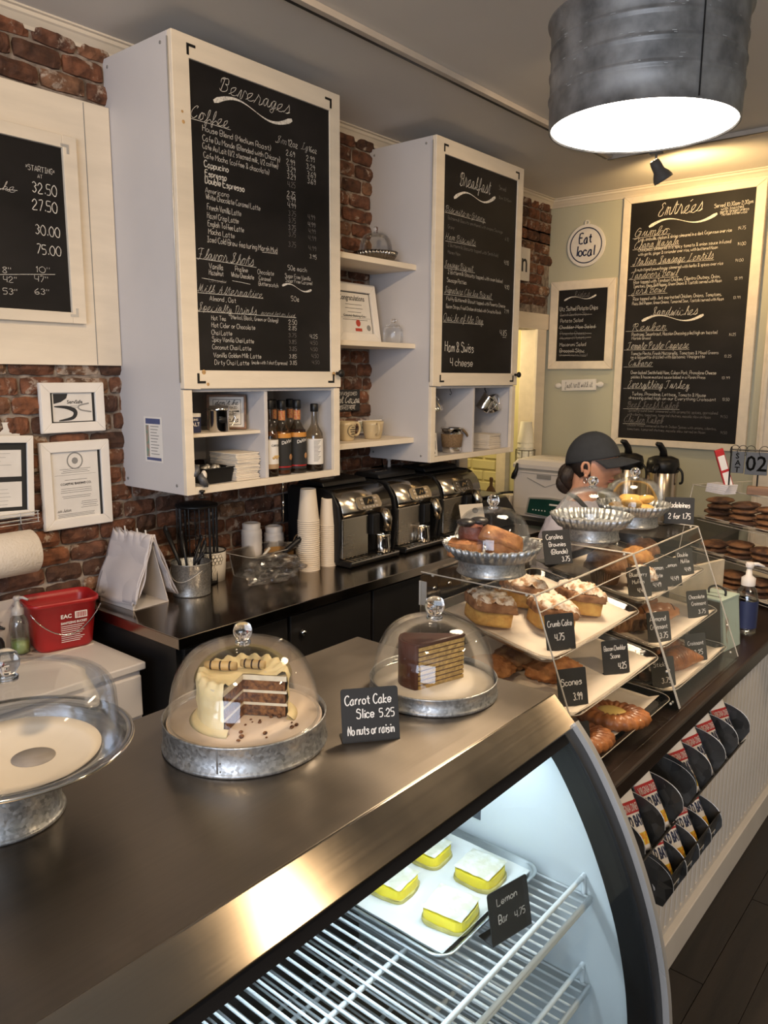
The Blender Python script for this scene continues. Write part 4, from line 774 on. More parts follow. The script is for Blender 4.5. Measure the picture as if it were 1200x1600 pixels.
# ------------------------------------------------------------------ things in the first cabinet
Z1 = 1.3685; Z2 = 1.5525
t = thing('salt_jar', 'small navy labelled salt jar on the upper shelf of the nearer cabinet', 'jar', (0.275, 1.706, Z2))
m = MB(); m.smooth = True; m.lathe([(0, 0), (0.028, 0), (0.029, 0.003), (0.029, 0.056)], seg=24); part('body', m, pm('navy_label', (0.02, 0.028, 0.085), 0.5, var=0.05), t)
m = MB(); m.smooth = True; m.lathe([(0.0295, 0.056), (0.0295, 0.068), (0.0, 0.069)], seg=24); part('lid', m, paperw, t)
m = MB()
for s_, z, h_ in (('BAKING', 0.044, 0.007), ('SALT', 0.024, 0.014)):
    bufm = MB(); font_mesh(s_, h_*1.35, Matrix.Identity(4), bufm, 0.0004)
    m.add([(0.0295*cos(p[0]/0.0295-1.1), 0.0295*sin(p[0]/0.0295-1.1), z+p[1]) for p in bufm.v], bufm.f)
part('white_print', m, paperw, t)
t = thing('flour_shaker', 'polished steel shaker canister with a wire handle in the nearer cabinet', 'canister', (0.305, 1.800, Z2))
m = MB(); m.smooth = True; m.lathe([(0, 0), (0.036, 0), (0.037, 0.002), (0.037, 0.074), (0.039, 0.076), (0.039, 0.086), (0.036, 0.088), (0.035, 0.094), (0.0, 0.096)], seg=32); part('body', m, chrome, t)
m = MB(); m.smooth = True; m.tube([(0.010, 0.034, 0.075), (0.012, 0.055, 0.07), (0.014, 0.066, 0.045), (0.012, 0.052, 0.022), (0.010, 0.034, 0.018)], 0.0022, 8); part('wire_handle', m, chrome, t)
m = MB(); m.smooth = True; m.ball((0.034, -0.008, 0.044), 0.018, 16, 10, (0.35, 1.1, 0.65)); part('black_sticker', m, blackp, t)
woodf = pm('walnut_frame', (0.24, 0.11, 0.045), 0.5, var=0.3, scale=8, stretch=(1, 1, 5))
t = thing('whisk_sign', 'wood framed quote sign about whisks behind the steel shaker', 'sign', (0.235, 1.893, Z2), rot=(0, -0.10, radians(-41)))
m = MB(); m.box(0, 0.02, -0.072, 0.072, 0, 0.008); m.box(0, 0.02, -0.072, 0.072, 0.122, 0.130); m.box(0, 0.02, -0.072, -0.064, 0.008, 0.122); m.box(0, 0.02, 0.064, 0.072, 0.008, 0.122); part('frame', m, woodf, t, 0.001)
m = MB(); m.box(0.004, 0.010, -0.064, 0.064, 0.008, 0.122); part('panel', m, paperw, t)
P = lambda u, v: (0.0106, u, v); m = MB()
write(m, "don't be", -0.044, 0.092, 0.088, 0.017, P, 's', 0.11); write(m, 'AFRAID', -0.006, 0.077, 0.044, 0.009, P, 'p', 0.15); write(m, 'TO TAKE', -0.03, 0.052, 0.066, 0.009, P, 'p', 0.15); write(m, 'whisks', -0.044, 0.028, 0.086, 0.018, P, 's', 0.11)
for q in ([(-0.05, 0.018), (0.052, 0.018)], [(-0.05, 0.112), (0.052, 0.112)], [(-0.05, 0.018), (-0.05, 0.112)], [(0.052, 0.018), (0.052, 0.112)]): ribbon(m, q, 0.0018, P)
ribbon(m, [(-0.04, 0.068), (0.03, 0.068), (0.046, 0.068)], 0.004, P, taper=lambda s_: 0.5+1.2*s_*s_); part('lettering', m, inkb, t)
napm = pm('napkin_paper', (0.74, 0.67, 0.58), 0.85, var=0.03, scale=20)
def napkin_stack(place, loc, n, w, d, h, seed, grp):
    rr = random.Random(seed); z = loc[2]
    for i in range(n):
        m = MB(); hh = h*rr.uniform(.8, 1.2); m.box(-w/2, w/2, -d/2, d/2, 0, hh*0.32); m.box(-w/2+0.002, w/2-0.004, -d/2+0.001, d/2-0.002, hh*0.34, hh*0.64); m.box(-w/2, w/2-0.001, -d/2, d/2, hh*0.67, hh*0.98)
        o = part('folded_napkin_bundle', m, napm, None, hh*0.14); o.location = (loc[0]+rr.uniform(-.004, .004), loc[1]+rr.uniform(-.004, .004), z); o.rotation_euler = (0, 0, rr.uniform(-.06, .06)); z += hh
        tag(o, ('bottom' if i == 0 else 'topmost' if i == n-1 else ['', 'second', 'third', 'fourth', 'fifth', 'sixth'][i]+' from the bottom,')+' folded white napkin bundle in the '+place, 'napkins', grp)
napkin_stack('nearer cabinet', (0.265, 1.900, Z1), 6, 0.16, 0.115, 0.0165, 3, 'napkin bundles in the nearer cabinet')
t = thing('black_basket', 'black plastic basket of small packets on the floor of the nearer cabinet', 'basket', (0.275, 1.775, Z1), radians(4))
m = MB(); loft(m, [rring(0.052, 0.062, 0.01, 0), rring(0.060, 0.072, 0.012, 0.052), rring(0.066, 0.078, 0.012, 0.053), rring(0.066, 0.078, 0.012, 0.057), rring(0.057, 0.068, 0.01, 0.056), rring(0.049, 0.06, 0.01, 0.006)], True, True); part('body', m, blackp, t)
for i in range(5):
    m = MB(); m.smooth = True; m.lathe([(0, 0), (0.011, 0), (0.014, 0.014), (0.0, 0.0145)], seg=12, M=Matrix.Translation((-0.03+(i % 3)*0.03, -0.04+i*0.02, 0.048-0.004*(i % 2))) @ Matrix.Rotation(0.4*i, 4, 'X')); tag(part('creamer_cup', m, silver, None), ['front left', 'middle', 'front right', 'back left', 'back'][i]+' foil topped cup in the black basket', 'cup', 'foil cups in the black basket').matrix_world = Matrix.Translation((0.275, 1.775, Z1))
t = thing('clip_lamp', 'grey clamp gadget fixed to the lower left edge of the nearer cabinet', 'clamp', (0.392, 1.648, 1.345))
gp_ = pm('grey_plastic', (0.07, 0.07, 0.075), 0.4, var=0.05)
m = MB(); m.smooth = True; m.lathe([(0, 0), (0.018, 0.002), (0.026, 0.012), (0.026, 0.02), (0.012, 0.026)], seg=20, M=Matrix.Translation((-0.02, -0.002, 0.075)) @ Matrix.Rotation(radians(65), 4, 'X')); m.tube([(-0.01, 0, 0.07), (0, 0.01, 0.045), (0.004, 0.018, 0.03)], [0.012, 0.014, 0.009], 10); m.tube([(-0.02, 0.01, 0.042), (0.0, 0.03, 0.03)], [0.01, 0.007], 8); part('body', m, gp_, t)
m = MB(); m.smooth = True; m.lathe([(0, 0), (0.013, 0), (0.013, 0.006), (0.005, 0.008), (0.005, 0.02), (0.010, 0.022), (0.010, 0.028), (0, 0.03)], seg=16, M=Matrix.Translation((0.002, 0.0, -0.012))); part('screw', m, blackm, t)
m = MB(); m.smooth = True; m.ball((-0.006, 0.016, 0.066), 0.02, 14, 8, (0.6, 0.5, 0.9)); part('cloth_pad', m, napm, t)
syrup = thin_glass('syrup_glass', (0.78, 0.72, 0.62), refl=0.12, edge=0.5)
amber = pm('syrup_amber', (0.22, 0.06, 0.012), 0.2, var=0.1); darkl = pm('syrup_dark', (0.03, 0.014, 0.01), 0.2, var=0.1)
def syrup_bottle(label, x, y, r, h, liq, fill, style, back=False):
    t = thing('syrup_bottle', label, 'bottle', (x, y, Z1), group='syrup bottles in the nearer cabinet')
    sh = h*0.62
    pr_ = [(0, 0.0), (r*0.96, 0.0), (r, 0.004), (r, sh*0.84), (r*0.93, sh*0.92), (r*0.6, sh*1.04), (r*0.38, sh*1.14), (r*0.35, h*0.90)]
    m = MB(); m.smooth = True; m.lathe(pr_, seg=24); part('glass', m, syrup, t)
    m = MB(); m.smooth = True; m.lathe([(0, 0.002), (r*0.94, 0.003), (r*0.94, sh*fill), (0, sh*fill)], seg=20); part('syrup', m, liq, t)
    m = MB(); m.smooth = True; m.lathe([(r*0.43, h*0.88), (r*0.46, h*0.89), (r*0.46, h*0.985), (r*0.4, h), (0, h)], seg=18); part('cap', m, blackp, t)
    A = (-0.9, 1.1)   # label faces the room
    def wrap(txt, size, z, mat, a0, width=None, rr_=1.03, slope=0.0):
        b2 = MB(); font_mesh(txt, size, Matrix.Identity(4), b2, 0.0003, width=width)
        mm = MB(); mm.add([(r*rr_*cos(a0+p[0]/r), r*rr_*sin(a0+p[0]/r), z+p[1]+slope*p[0]) for p in b2.v], b2.f); return mm
    if style == 'red':
        m = MB(); m.smooth = True; m.lathe([(r*1.012, sh*0.10), (r*1.012, sh*0.80)], seg=24); part('black_label', m, blackmat, t)
        m = MB(); m.smooth = True; m.lathe([(r*1.02, sh*0.155), (r*1.02, sh*0.185)], seg=24); part('red_stripe', m, redm, t)
        m = MB(); m.smooth = True; m.lathe([(r*1.02, sh*0.80), (r*1.016, sh*0.90)], seg=24); part('orange_band', m, pm('orange_label', (0.62, 0.27, 0.05), 0.5, var=0.1), t)
        m = MB(); m.smooth = True; m.lathe([(r*0.40, h*0.73), (r*0.41, h*0.86)], seg=18); part('neck_label', m, pm('neck_red', (0.42, 0.05, 0.03), 0.5, scale=200, col2=(0.5, 0.3, 0.1), var=0.1), t)
        part('white_print', wrap('DaVinci', 0.019, sh*0.66, None, -0.75, 0.05, 1.035, 0.22), paperw, t)
        m = MB(); m.ball((r*0.93*cos(0.35), r*0.93*sin(0.35), sh*0.38), 0.012, 10, 6, (0.5, 0.9, 1.2)); part('printed_picture', m, pm('label_picture', (0.4, 0.2, 0.08), 0.6, scale=200), t)
    else:
        m = MB(); m.smooth = True; m.lathe([(r*1.012, sh*0.17), (r*1.012, sh*0.78)], seg=24); part('white_label', m, paperw, t)
        if style == 'nuts':
            part('black_print', wrap('CAPORA', 0.012, sh*0.64, None, -0.62, 0.042), inkb, t)
            m = MB(); m.smooth = True; m.lathe([(r*1.02, sh*0.17), (r*1.02, sh*0.27)], seg=24); part('tan_band', m, pm('tan_label', (0.42, 0.28, 0.16), 0.6), t)
            m = MB()
            for k in range(4): m.ball((r*0.97*cos(-0.3+k*0.22), r*0.97*sin(-0.3+k*0.22), sh*(0.40+0.03*(k % 2))), 0.007, 10, 6, (0.6, 1.1, 0.8))
            part('printed_picture', m, pm('nut_print', (0.6, 0.4, 0.16), 0.6), t, kind='stuff')
        else:
            m = MB()
            for k in range(16):
                L_ = 0.030-(k % 4)*0.004; z = sh*0.73-k*sh*0.032; a0 = -0.85; n = 6
                m.add([(r*1.02*cos(a0+i*L_/r/n), r*1.02*sin(a0+i*L_/r/n), z+dz) for dz in (0, 0.0016) for i in range(n+1)], [(i, i+1, n+2+i, n+1+i) for i in range(n)])
            part('printed_lines', m, inkb, t)
    return t
syrup_bottle('white labelled syrup bottle picturing nuts, first bottle from the divider', 0.325, 2.030, 0.030, 0.295, darkl, 0.55, 'nuts')
syrup_bottle('black labelled syrup bottle with orange band, the left one of the front pair', 0.300, 2.112, 0.037, 0.292, amber, 0.55, 'red')
syrup_bottle('black labelled syrup bottle with orange band, the right one of the front pair', 0.303, 2.192, 0.037, 0.292, darkl, 0.96, 'red')
syrup_bottle('clear syrup bottle with a white ingredients label, rightmost in the nearer cabinet', 0.318, 2.276, 0.036, 0.275, darkl, 0.45, 'info')
syrup_bottle('syrup bottle standing behind the left black labelled bottle', 0.205, 2.155, 0.034, 0.292, darkl, 0.9, 'red')
syrup_bottle('syrup bottle standing behind the right black labelled bottle', 0.205, 2.245, 0.034, 0.292, darkl, 0.9, 'red')
# ------------------------------------------------------------------ things on the open shelves
def fluted_stand(name, label, loc, R, ped_r, ped_h, rim_h, dome_r, dome_h, knob_r, group=None, nfl=36, mat=None, grp=None):
    """galvanised pie-crust cake stand with its glass dome as a separate thing"""
    mat = mat or galv
    t = thing(name, label, 'cake stand', loc, group=group)
    m = MB(); m.smooth = True; m.lathe([(ped_r*0.98, 0), (ped_r*1.03, 0.003), (ped_r*1.0, 0.006), (ped_r*0.97, ped_h*0.5), (ped_r, ped_h)], seg=48); part('pedestal', m, mat, t)
    m = MB(); m.smooth = True
    pr_ = [(0.0, ped_h+0.004), (R*0.82, ped_h+0.004), (R*0.84, ped_h+0.006), (R*0.93, ped_h+rim_h*0.5), (R, ped_h+rim_h), (R*0.985, ped_h+rim_h), (R*0.915, ped_h+rim_h*0.5), (R*0.835, ped_h), (0, ped_h)]
    m.lathe(pr_, seg=nfl*6, flute=(nfl, 0.038, lambda k: 2 <= k <= 6)); part('fluted_plate', m, mat, t)
    return t
def dome(name, label, loc, r, h, knob, group=None, mat=None, shape='round'):
    t = thing(name, label, 'glass dome', loc, group=group)
    m = MB(); m.smooth = True; n = 18
    if shape == 'round': pr_ = [(r*cos(radians(90*i/n))**0.52 if i < n else 0.0, h*sin(radians(90*i/n))**0.92) for i in range(n+1)]
    else:
        pr_ = [(r, 0), (r*1.01, h*0.3), (r*1.0, h*0.6)]+[(r*(0.84+0.16*cos(radians(90*i/10))), h*(0.6+0.31*sin(radians(90*i/10)))) for i in range(1, 11)]+[(r*0.70, h*0.935), (r*0.5, h*0.96), (r*0.3, h*0.985), (0, h)]
    m.lathe(pr_, seg=64); m.lathe([(max(0, p[0]-0.0025), p[1]*(h-0.0025)/h) for p in pr_], seg=64); part('shell', m, mat or glass, t)
    m = MB(); m.smooth = True; m.tube([(r*cos(2*pi*i/48), r*sin(2*pi*i/48), 0.002) for i in range(48)], 0.0022, 8, closed=True); part('rim', m, glass, t)
    m = MB(); m.smooth = True; k = knob; m.lathe([(0, h-0.001), (k*0.8, h-0.001), (k*0.82, h+0.003), (k*0.55, h+k*0.35), (k*0.7, h+k*0.55), (k*0.97, h+k*1.0), (k*1.0, h+k*1.4), (k*0.82, h+k*1.95), (k*0.45, h+k*2.2), (0, h+k*2.25)], seg=28); part('knob', m, knobglass, t)
    return t
fluted_stand('cake_stand', 'dark fluted cake stand on the upper open shelf', (0.175, 2.825, 2.2665), 0.100, 0.06, 0.012, 0.034, 0.1, 0.1, 0.014, mat=pm('dark_fluted_metal', (0.4, 0.37, 0.34), 0.25, metal=1, var=0.2))
dome('glass_dome', 'small glass dome over the fluted stand on the upper open shelf', (0.175, 2.825, 2.2665+0.018), 0.080, 0.115, 0.012)
t, (a, b_, c, d) = framed('framed_award', 'white framed Congratulations award leaning on the middle open shelf', 2.60, 2.905, 1.9065, 2.18, 0.13, 0.040, (0, 0, 0, 0), paperw, tilt=-0.0, lean=-0.17)
m = MB(); 
font_mesh('Congratulations', 0.034, YZ(a+0.012, d-0.040), m, 0.0006, width=b_-a-0.05); lines(m, a+0.02, b_-0.03, d-0.06, 5, 0.0175, h=0.002, rnd=0.5); font_mesh('Coastal Baking Co.', 0.017, YZ(a+0.03, c+0.078), m, 0.0001, width=0.15); lines(m, a+0.01, b_-0.01, c+0.072, 1, 1, rnd=0)
for q in ([(b_-0.004, c), (b_-0.004, d)], [(a, d-0.004), (b_, d-0.004)]): ribbon(m, q, 0.004, lambda u, v: (0.0075, u, v))
part('printed_text', m, inkb, t)
m = MB(); m.lathe([(0, 0), (0.016, 0.0004)], seg=20, M=YZ((a+b_)/2+0.012, c+0.05, 0.007)); m.box(0.007, 0.0074, (a+b_)/2-0.012, (a+b_)/2+0.034, c+0.012, c+0.026); part('red_emblem', m, pm('print_red', (0.5, 0.06, 0.03), 0.6), t, kind='stuff')
m = MB(); m.lathe([(0.014, 0.0004), (0.0, 0.0002)], seg=20, M=YZ(b_-0.03, c+0.03, 0.007)); part('round_emblem', m, inkg, t)
t = thing('glass_jar', 'clear glass jar behind the Congratulations award', 'jar', (0.205, 2.918, 1.9065))
m = MB(); m.smooth = True; m.lathe([(0, 0.001), (0.044, 0.002), (0.048, 0.01), (0.048, 0.06), (0.044, 0.074), (0.034, 0.08)], seg=28); part('body', m, glass, t)
m = MB(); m.smooth = True; m.lathe([(0.036, 0.08), (0.037, 0.084), (0.02, 0.09), (0.008, 0.096), (0.013, 0.104), (0.012, 0.112), (0, 0.115)], seg=24); part('lid', m, knobglass, t)
t = thing('cocoa_sign', 'small black Hot Cocoa sign hung on the brick above the two mugs', 'sign', (0.022, 2.786, 1.585))
m = MB(); m.box(0, 0.008, -0.095, 0.095, 0, 0.104); part('board', m, blackmat, t, 0.006)
m = MB(); P = lambda u, v: (0.0086, u, v)
write(m, 'OLD FASHIONED', -0.082, 0.078, 0.152, 0.015, P, 'p', 0.13); write(m, 'Hot Cocoa', -0.088, 0.04, 0.178, 0.034, P, 's', 0.09); write(m, 'SERVED HERE', -0.06, 0.011, 0.118, 0.014, P, 'p', 0.13)
ribbon(m, _smooth([(-0.065, 0.036), (-0.05, 0.027), (-0.02, 0.032), (0.02, 0.028), (0.06, 0.03)], 4), 0.002, P); part('lettering', m, paperw, t)
cream = pm('cream_glaze', (0.55, 0.44, 0.27), 0.22, var=0.03, scale=6)
def mug(label, loc, rz, logo, R=0.043, H=0.088):
    t = thing('mug', label, 'mug', loc, rz)
    m = MB(); m.smooth = True; m.lathe([(0, 0), (R*0.72, 0), (R*0.78, 0.004), (R*0.9, H*0.35), (R*1.0, H*0.8), (R*1.03, H), (R*0.97, H), (R*0.93, H*0.8), (R*0.82, H*0.3), (R*0.6, 0.008), (0, 0.007)], seg=36); part('body', m, cream, t)
    m = MB(); m.smooth = True; m.tube(_sm3([(R*0.9, 0, H*0.86), (R*1.35, 0, H*0.9), (R*1.6, 0, H*0.62), (R*1.35, 0, H*0.3), (R*0.85, 0, H*0.26)]), 0.0058, 10); part('handle', m, cream, t)
    if logo:
        m = MB(); 
        for rr_, wdt in ((0.030, 0.0022), (0.026, 0.001)):
            n = 30; m.add([(R*0.975*1.03*cos(-0.0+s_*sin(2*pi*i/n)/R), -R*0.975*1.03*sin(s_*sin(2*pi*i/n)/R)*-1, 0.046+s_*cos(2*pi*i/n)) for s_ in (rr_-wdt, rr_) for i in range(n)], [(i, (i+1) % n, n+(i+1) % n, n+i) for i in range(n)])
        for k, w_ in enumerate((0.02, 0.034, 0.03, 0.022)):
            z = 0.060-k*0.010; m.add([(R*1.0*cos(a_), R*1.0*sin(a_), z+dz) for dz in (0, 0.004) for a_ in (-w_/2/R, 0, w_/2/R)], [(0, 1, 4, 3), (1, 2, 5, 4)])
        o = part('printed_logo', m, inkb, t); o.rotation_euler = (0, 0, -1.25)
    return t
def _sm3(pts, n=5):
    q = [pts[0]]+list(pts)+[pts[-1]]; o = []
    for i in range(1, len(q)-2):
        a, b, c, d = [Vector(q[i+j]) for j in (-1, 0, 1, 2)]
        for k in range(n):
            t = k/n; o.append(0.5*((2*b)+(-a+c)*t+(2*a-5*b+4*c-d)*t*t+(-a+3*b-3*c+d)*t**3))
    o.append(Vector(q[-2])); return o
mug('cream mug with a round black logo on the lowest open shelf', (0.175, 2.625, 1.4635), radians(70), True)
mug('plain cream mug with its handle to the front, right of the logo mug', (0.190, 2.792, 1.4635), radians(-28), False, 0.050, 0.082)
t = thing('framed_banknote', 'clear stand with a framed banknote behind the plain mug', 'frame', (0.10, 3.0-0.12, 1.4635), rot=(0, -0.1, 0))
m = MB(); m.box(0, 0.004, -0.10, 0.10, 0, 0.098); m.box(0.004, 0.03, -0.10, 0.10, 0, 0.003); part('stand', m, acry, t)
m = MB(); m.box(0.0045, 0.0055, -0.09, 0.085, 0.02, 0.08); part('paper', m, paperw, t)
m = MB(); m.box(0.0056, 0.0062, -0.083, 0.078, 0.026, 0.074); part('banknote', m, pm('banknote', (0.42, 0.42, 0.33), 0.8, scale=90, col2=(0.12, 0.13, 0.10), var=0.1, thr=(0.4, 0.5)), t)
# ------------------------------------------------------------------ things in the second cabinet
t = thing('coffee_card', 'small white card of black coffee prints at the left front of the farther cabinet', 'card', (0.335, 3.062, Z1), rot=(0, -0.08, 0))
m = MB(); m.box(0, 0.003, -0.048, 0.048, 0, 0.112); part('card', m, paperw, t)
m = MB(); P = lambda u, v: (0.0035, u, v)
for k, s_ in enumerate(('HOT COFFEE', 'BREWED', 'FRESH', 'COFFEE')): write(m, s_, -0.04, 0.094-k*0.022, 0.05 if k else 0.08, 0.010, P, 'p', 0.2)
ribbon(m, [(0.02, 0.025), (0.02, 0.09)], 0.003, P); ribbon(m, [(0.034, 0.03), (0.034, 0.075)], 0.003, P); ribbon(m, [(-0.035, 0.014), (0.03, 0.016)], 0.010, P); part('lettering', m, inkb, t)
burl = pm('burlap', (0.24, 0.155, 0.085), 0.9, var=0.2, scale=160, bump=0.6, bscale=300)
t = thing('burlap_tin', 'polished tin bowl wrapped in burlap with a rope handle in the farther cabinet', 'pot', (0.285, 3.305, Z1))
m = MB(); m.smooth = True; m.lathe([(0, 0), (0.046, 0), (0.048, 0.004), (0.047, 0.025), (0.054, 0.1), (0.053, 0.118), (0.058, 0.122), (0.058, 0.127), (0.051, 0.125), (0.044, 0.01), (0, 0.008)], seg=40); part('tin', m, chrome, t)
m = MB(); m.smooth = True; m.lathe([(0.0475, 0.028), (0.051, 0.03), (0.057, 0.094), (0.0535, 0.096)], seg=40); part('burlap_wrap', m, burl, t)
m = MB(); m.smooth = True; m.tube(_sm3([(0.035, 0.042, 0.118), (0.045, 0.055, 0.10), (0.06, 0.052, 0.085), (0.065, 0.035, 0.10), (0.055, 0.015, 0.12)]), 0.005, 8); part('rope_handle', m, burl, t)
t = thing('tin_cup', 'grey tin cup behind the napkins in the farther cabinet', 'cup', (0.24, 3.50, Z1))
m = MB(); m.smooth = True; m.lathe([(0, 0), (0.030, 0), (0.040, 0.10), (0.042, 0.102), (0.038, 0.10), (0.028, 0.004), (0, 0.004)], seg=24); part('body', m, galvd, t)
napkin_stack('farther cabinet', (0.265, 3.652, Z1), 7, 0.13, 0.115, 0.0125, 8, 'napkin bundles in the farther cabinet')
def pitcher(name, label, loc, rot, R=0.036, H=0.085, mat=None, grp=None):
    t = thing(name, label, 'pitcher', loc, rot=rot, group=grp)
    m = MB(); m.smooth = True
    pr_ = [(0, 0), (R, 0), (R*1.04, 0.003), (R*1.02, H*0.35), (R*0.88, H*0.8), (R*0.9, H*0.92), (R*0.98, H), (R*0.96, H), (R*0.86, H*0.9), (R*0.98, H*0.35), (R*0.96, 0.004), (0, 0.004)]
    n = 32; vs = []
    for k, (r, z) in enumerate(pr_):
        for i in range(n):
            a = 2*pi*i/n; sp = max(0, cos(a))**10*(0.28 if 5 <= k <= 8 else 0.10 if k in (4, ) else 0)
            vs.append((-(r*(1+sp))*cos(a), r*sin(a), z+(0.004 if sp > 0.05 else 0)))
    m.add(vs, [(k*n+i, k*n+(i+1) % n, (k+1)*n+(i+1) % n, (k+1)*n+i) for k in range(len(pr_)-1) for i in range(n)]); part('body', m, mat or chrome, t)
    m = MB(); m.smooth = True; m.tube(_sm3([(R*0.86, 0, H*0.84), (R*1.45, 0, H*0.92), (R*1.62, 0, H*0.7), (R*1.3, 0, H*0.28), (R*1.0, 0, H*0.2)]), 0.0032, 8); part('handle', m, mat or chrome, t)
    return t
def hung(label, y, x, tilt, yaw):
    h = thing('cup_hook', 'black screw hook under the shelf, carrying the '+label.split(' ')[0]+' hanging pitcher' if label else 'empty black screw hook under the shelf of the farther cabinet', 'hook', (x, y, 1.697))
    m = MB(); m.smooth = True; m.tube([(0, 0, 0), (0, 0, -0.012), (0, 0.008, -0.018), (0, 0.012, -0.026), (0, 0.005, -0.034), (0, -0.005, -0.030)], 0.0016, 6); part('wire', m, blackm, h)
pitcher('milk_pitcher', 'steel milk pitcher hanging at the far left in the farther cabinet', (0.28, 3.165, 1.575), (radians(-22), radians(-8), radians(90)), 0.040, 0.082)
pitcher('milk_pitcher', 'steel milk pitcher hanging just right of the divider in the farther cabinet', (0.305, 3.545, 1.580), (radians(10), radians(30), radians(60)), 0.036, 0.082)
pitcher('milk_pitcher', 'steel milk pitcher hanging at the right in the farther cabinet', (0.300, 3.690, 1.570), (radians(-8), radians(-22), radians(75)), 0.034, 0.085)
hung('left', 3.13, 0.29, 0, 0); hung('', 3.26, 0.3, 0, 0); hung('middle', 3.60, 0.29, 0, 0); hung('right', 3.64, 0.26, 0, 0)
# ------------------------------------------------------------------ sign with the letter n, eat local, rolling pin
t = thing('letter_sign', 'white board with a black letter n, hung on the brick beside the farther cabinet', 'sign', (0.018, 4.18, 2.345))
m = MB(); m.box(0, 0.012, -0.30, 0.30, 0, 0.198); part('board', m, paperw, t, 0.002)
m = MB(); font_mesh('n', 0.165, YZ(0.19, 0.055, 0.0125), m, 0.002); part('lettering', m, inkb, t)
navy = pm('navy_paint', (0.02, 0.03, 0.08), 0.6)
t = thing('round_sign', 'round white Eat local sign with a navy ring on the sage wall', 'sign', (0.262, YG, 2.577))
RM = Matrix.Rotation(radians(90), 4, 'X')
m = MB(); m.smooth = False; m.lathe([(0, 0.002), (0.128, 0.002), (0.130, 0.006), (0.128, 0.014), (0, 0.015)], seg=56, M=RM); m.lathe([(0.010, 0.003), (0.016, 0.003), (0.016, 0.013), (0.010, 0.013), (0.010, 0.003)], seg=20, M=Matrix.Translation((0, 0, 0.138)) @ RM); part('plaque', m, paperw, t)
m = MB(); m.lathe([(0.103, 0.0155), (0.110, 0.0158)], seg=56, M=RM); part('painted_ring', m, navy, t)
m = MB(); P = lambda u, v: (u, -0.0162, v)
write(m, 'Eat', -0.045, 0.014, 0.085, 0.058, P, 'p', 0.15, slant=0.12); write(m, 'local', -0.062, -0.064, 0.125, 0.060, P, 'p', 0.15, slant=0.12); part('lettering', m, navy, t)
t = thing('rolling_pin_sign', 'white rolling pin shaped plaque reading Just roll with it', 'sign', (0.258, YG, 1.703), rot=(0, radians(-2.2), 0))
m = MB(); m.box(-0.122, 0.122, -0.016, -0.002, -0.036, 0.036); part('board', m, paperw, t, 0.003)
for s_ in (-1, 1):
    m = MB(); m.smooth = True; m.lathe([(0.008, 0.12), (0.009, 0.128), (0.018, 0.14), (0.017, 0.158), (0.008, 0.170), (0, 0.172)], seg=16, M=Matrix.Translation((0, -0.009, 0)) @ Matrix.Rotation(radians(90*s_), 4, 'Y') @ Matrix.Diagonal((1, 0.4, 1, 1))); part('handle', m, paperw, t)
m = MB(); write(m, 'Just roll with it', -0.1, -0.016, 0.2, 0.036, lambda u, v: (u, -0.0164, v), 's', 0.05, slant=0.1); part('lettering', m, inkb, t)
# ------------------------------------------------------------------ cake stands on the refrigerated case
TOPZ = 1.242
def band_stand(name, label, loc, R, H, seam=0.0):
    t = thing(name, label, 'cake stand', loc)
    m = MB(); m.smooth = True; m.lathe([(R*0.97, 0.0), (R*1.0, 0.0008), (R*1.005, 0.003), (R, 0.0055), (R*0.985, 0.007), (R*0.985, H-0.003), (R*0.995, H-0.001), (R*0.985, H+0.001), (R*0.972, H-0.001), (R*0.972, H-0.012), (0, H-0.012)], seg=72); part('galvanised_base', m, galv, t)
    m = MB(); a = seam; m.box(R*0.984, R*0.9885, -0.0012, 0.0012, 0.006, H-0.003, Matrix.Rotation(a, 4, 'Z')); part('seam', m, galvd, t)
    for z in (0.010, H*0.5, H-0.009):
        m = MB(); m.smooth = True; m.ball((R*0.986*cos(a+0.035), R*0.986*sin(a+0.035), z), 0.0012, 8, 6); part('rivet', m, galvd, t)
    return t
CC = (1.7774, 0.6777)
band_stand('cake_stand', 'galvanised stand carrying the cut carrot cake on the stainless top', (CC[0], CC[1], TOPZ), 0.1170, 0.043, -1.02)
m = MB(); m.smooth = True; m.lathe([(0, 0), (0.1095, 0), (0.110, 0.003), (0.1085, 0.0055), (0, 0.0055)], seg=64)
tag(part('cake_plate', m, pm('pink_plate', (0.74, 0.60, 0.49), 0.45, var=0.05, scale=14)), 'round pale plate under the carrot cake', 'plate').location = (CC[0], CC[1], TOPZ+0.0325)
bpy.context.view_layer.update()
dome('glass_dome', 'clear glass dome over the carrot cake, ball knob on top', (CC[0]+0.004, CC[1]-0.004, TOPZ+0.0385), 0.1055, 0.108, 0.0135)
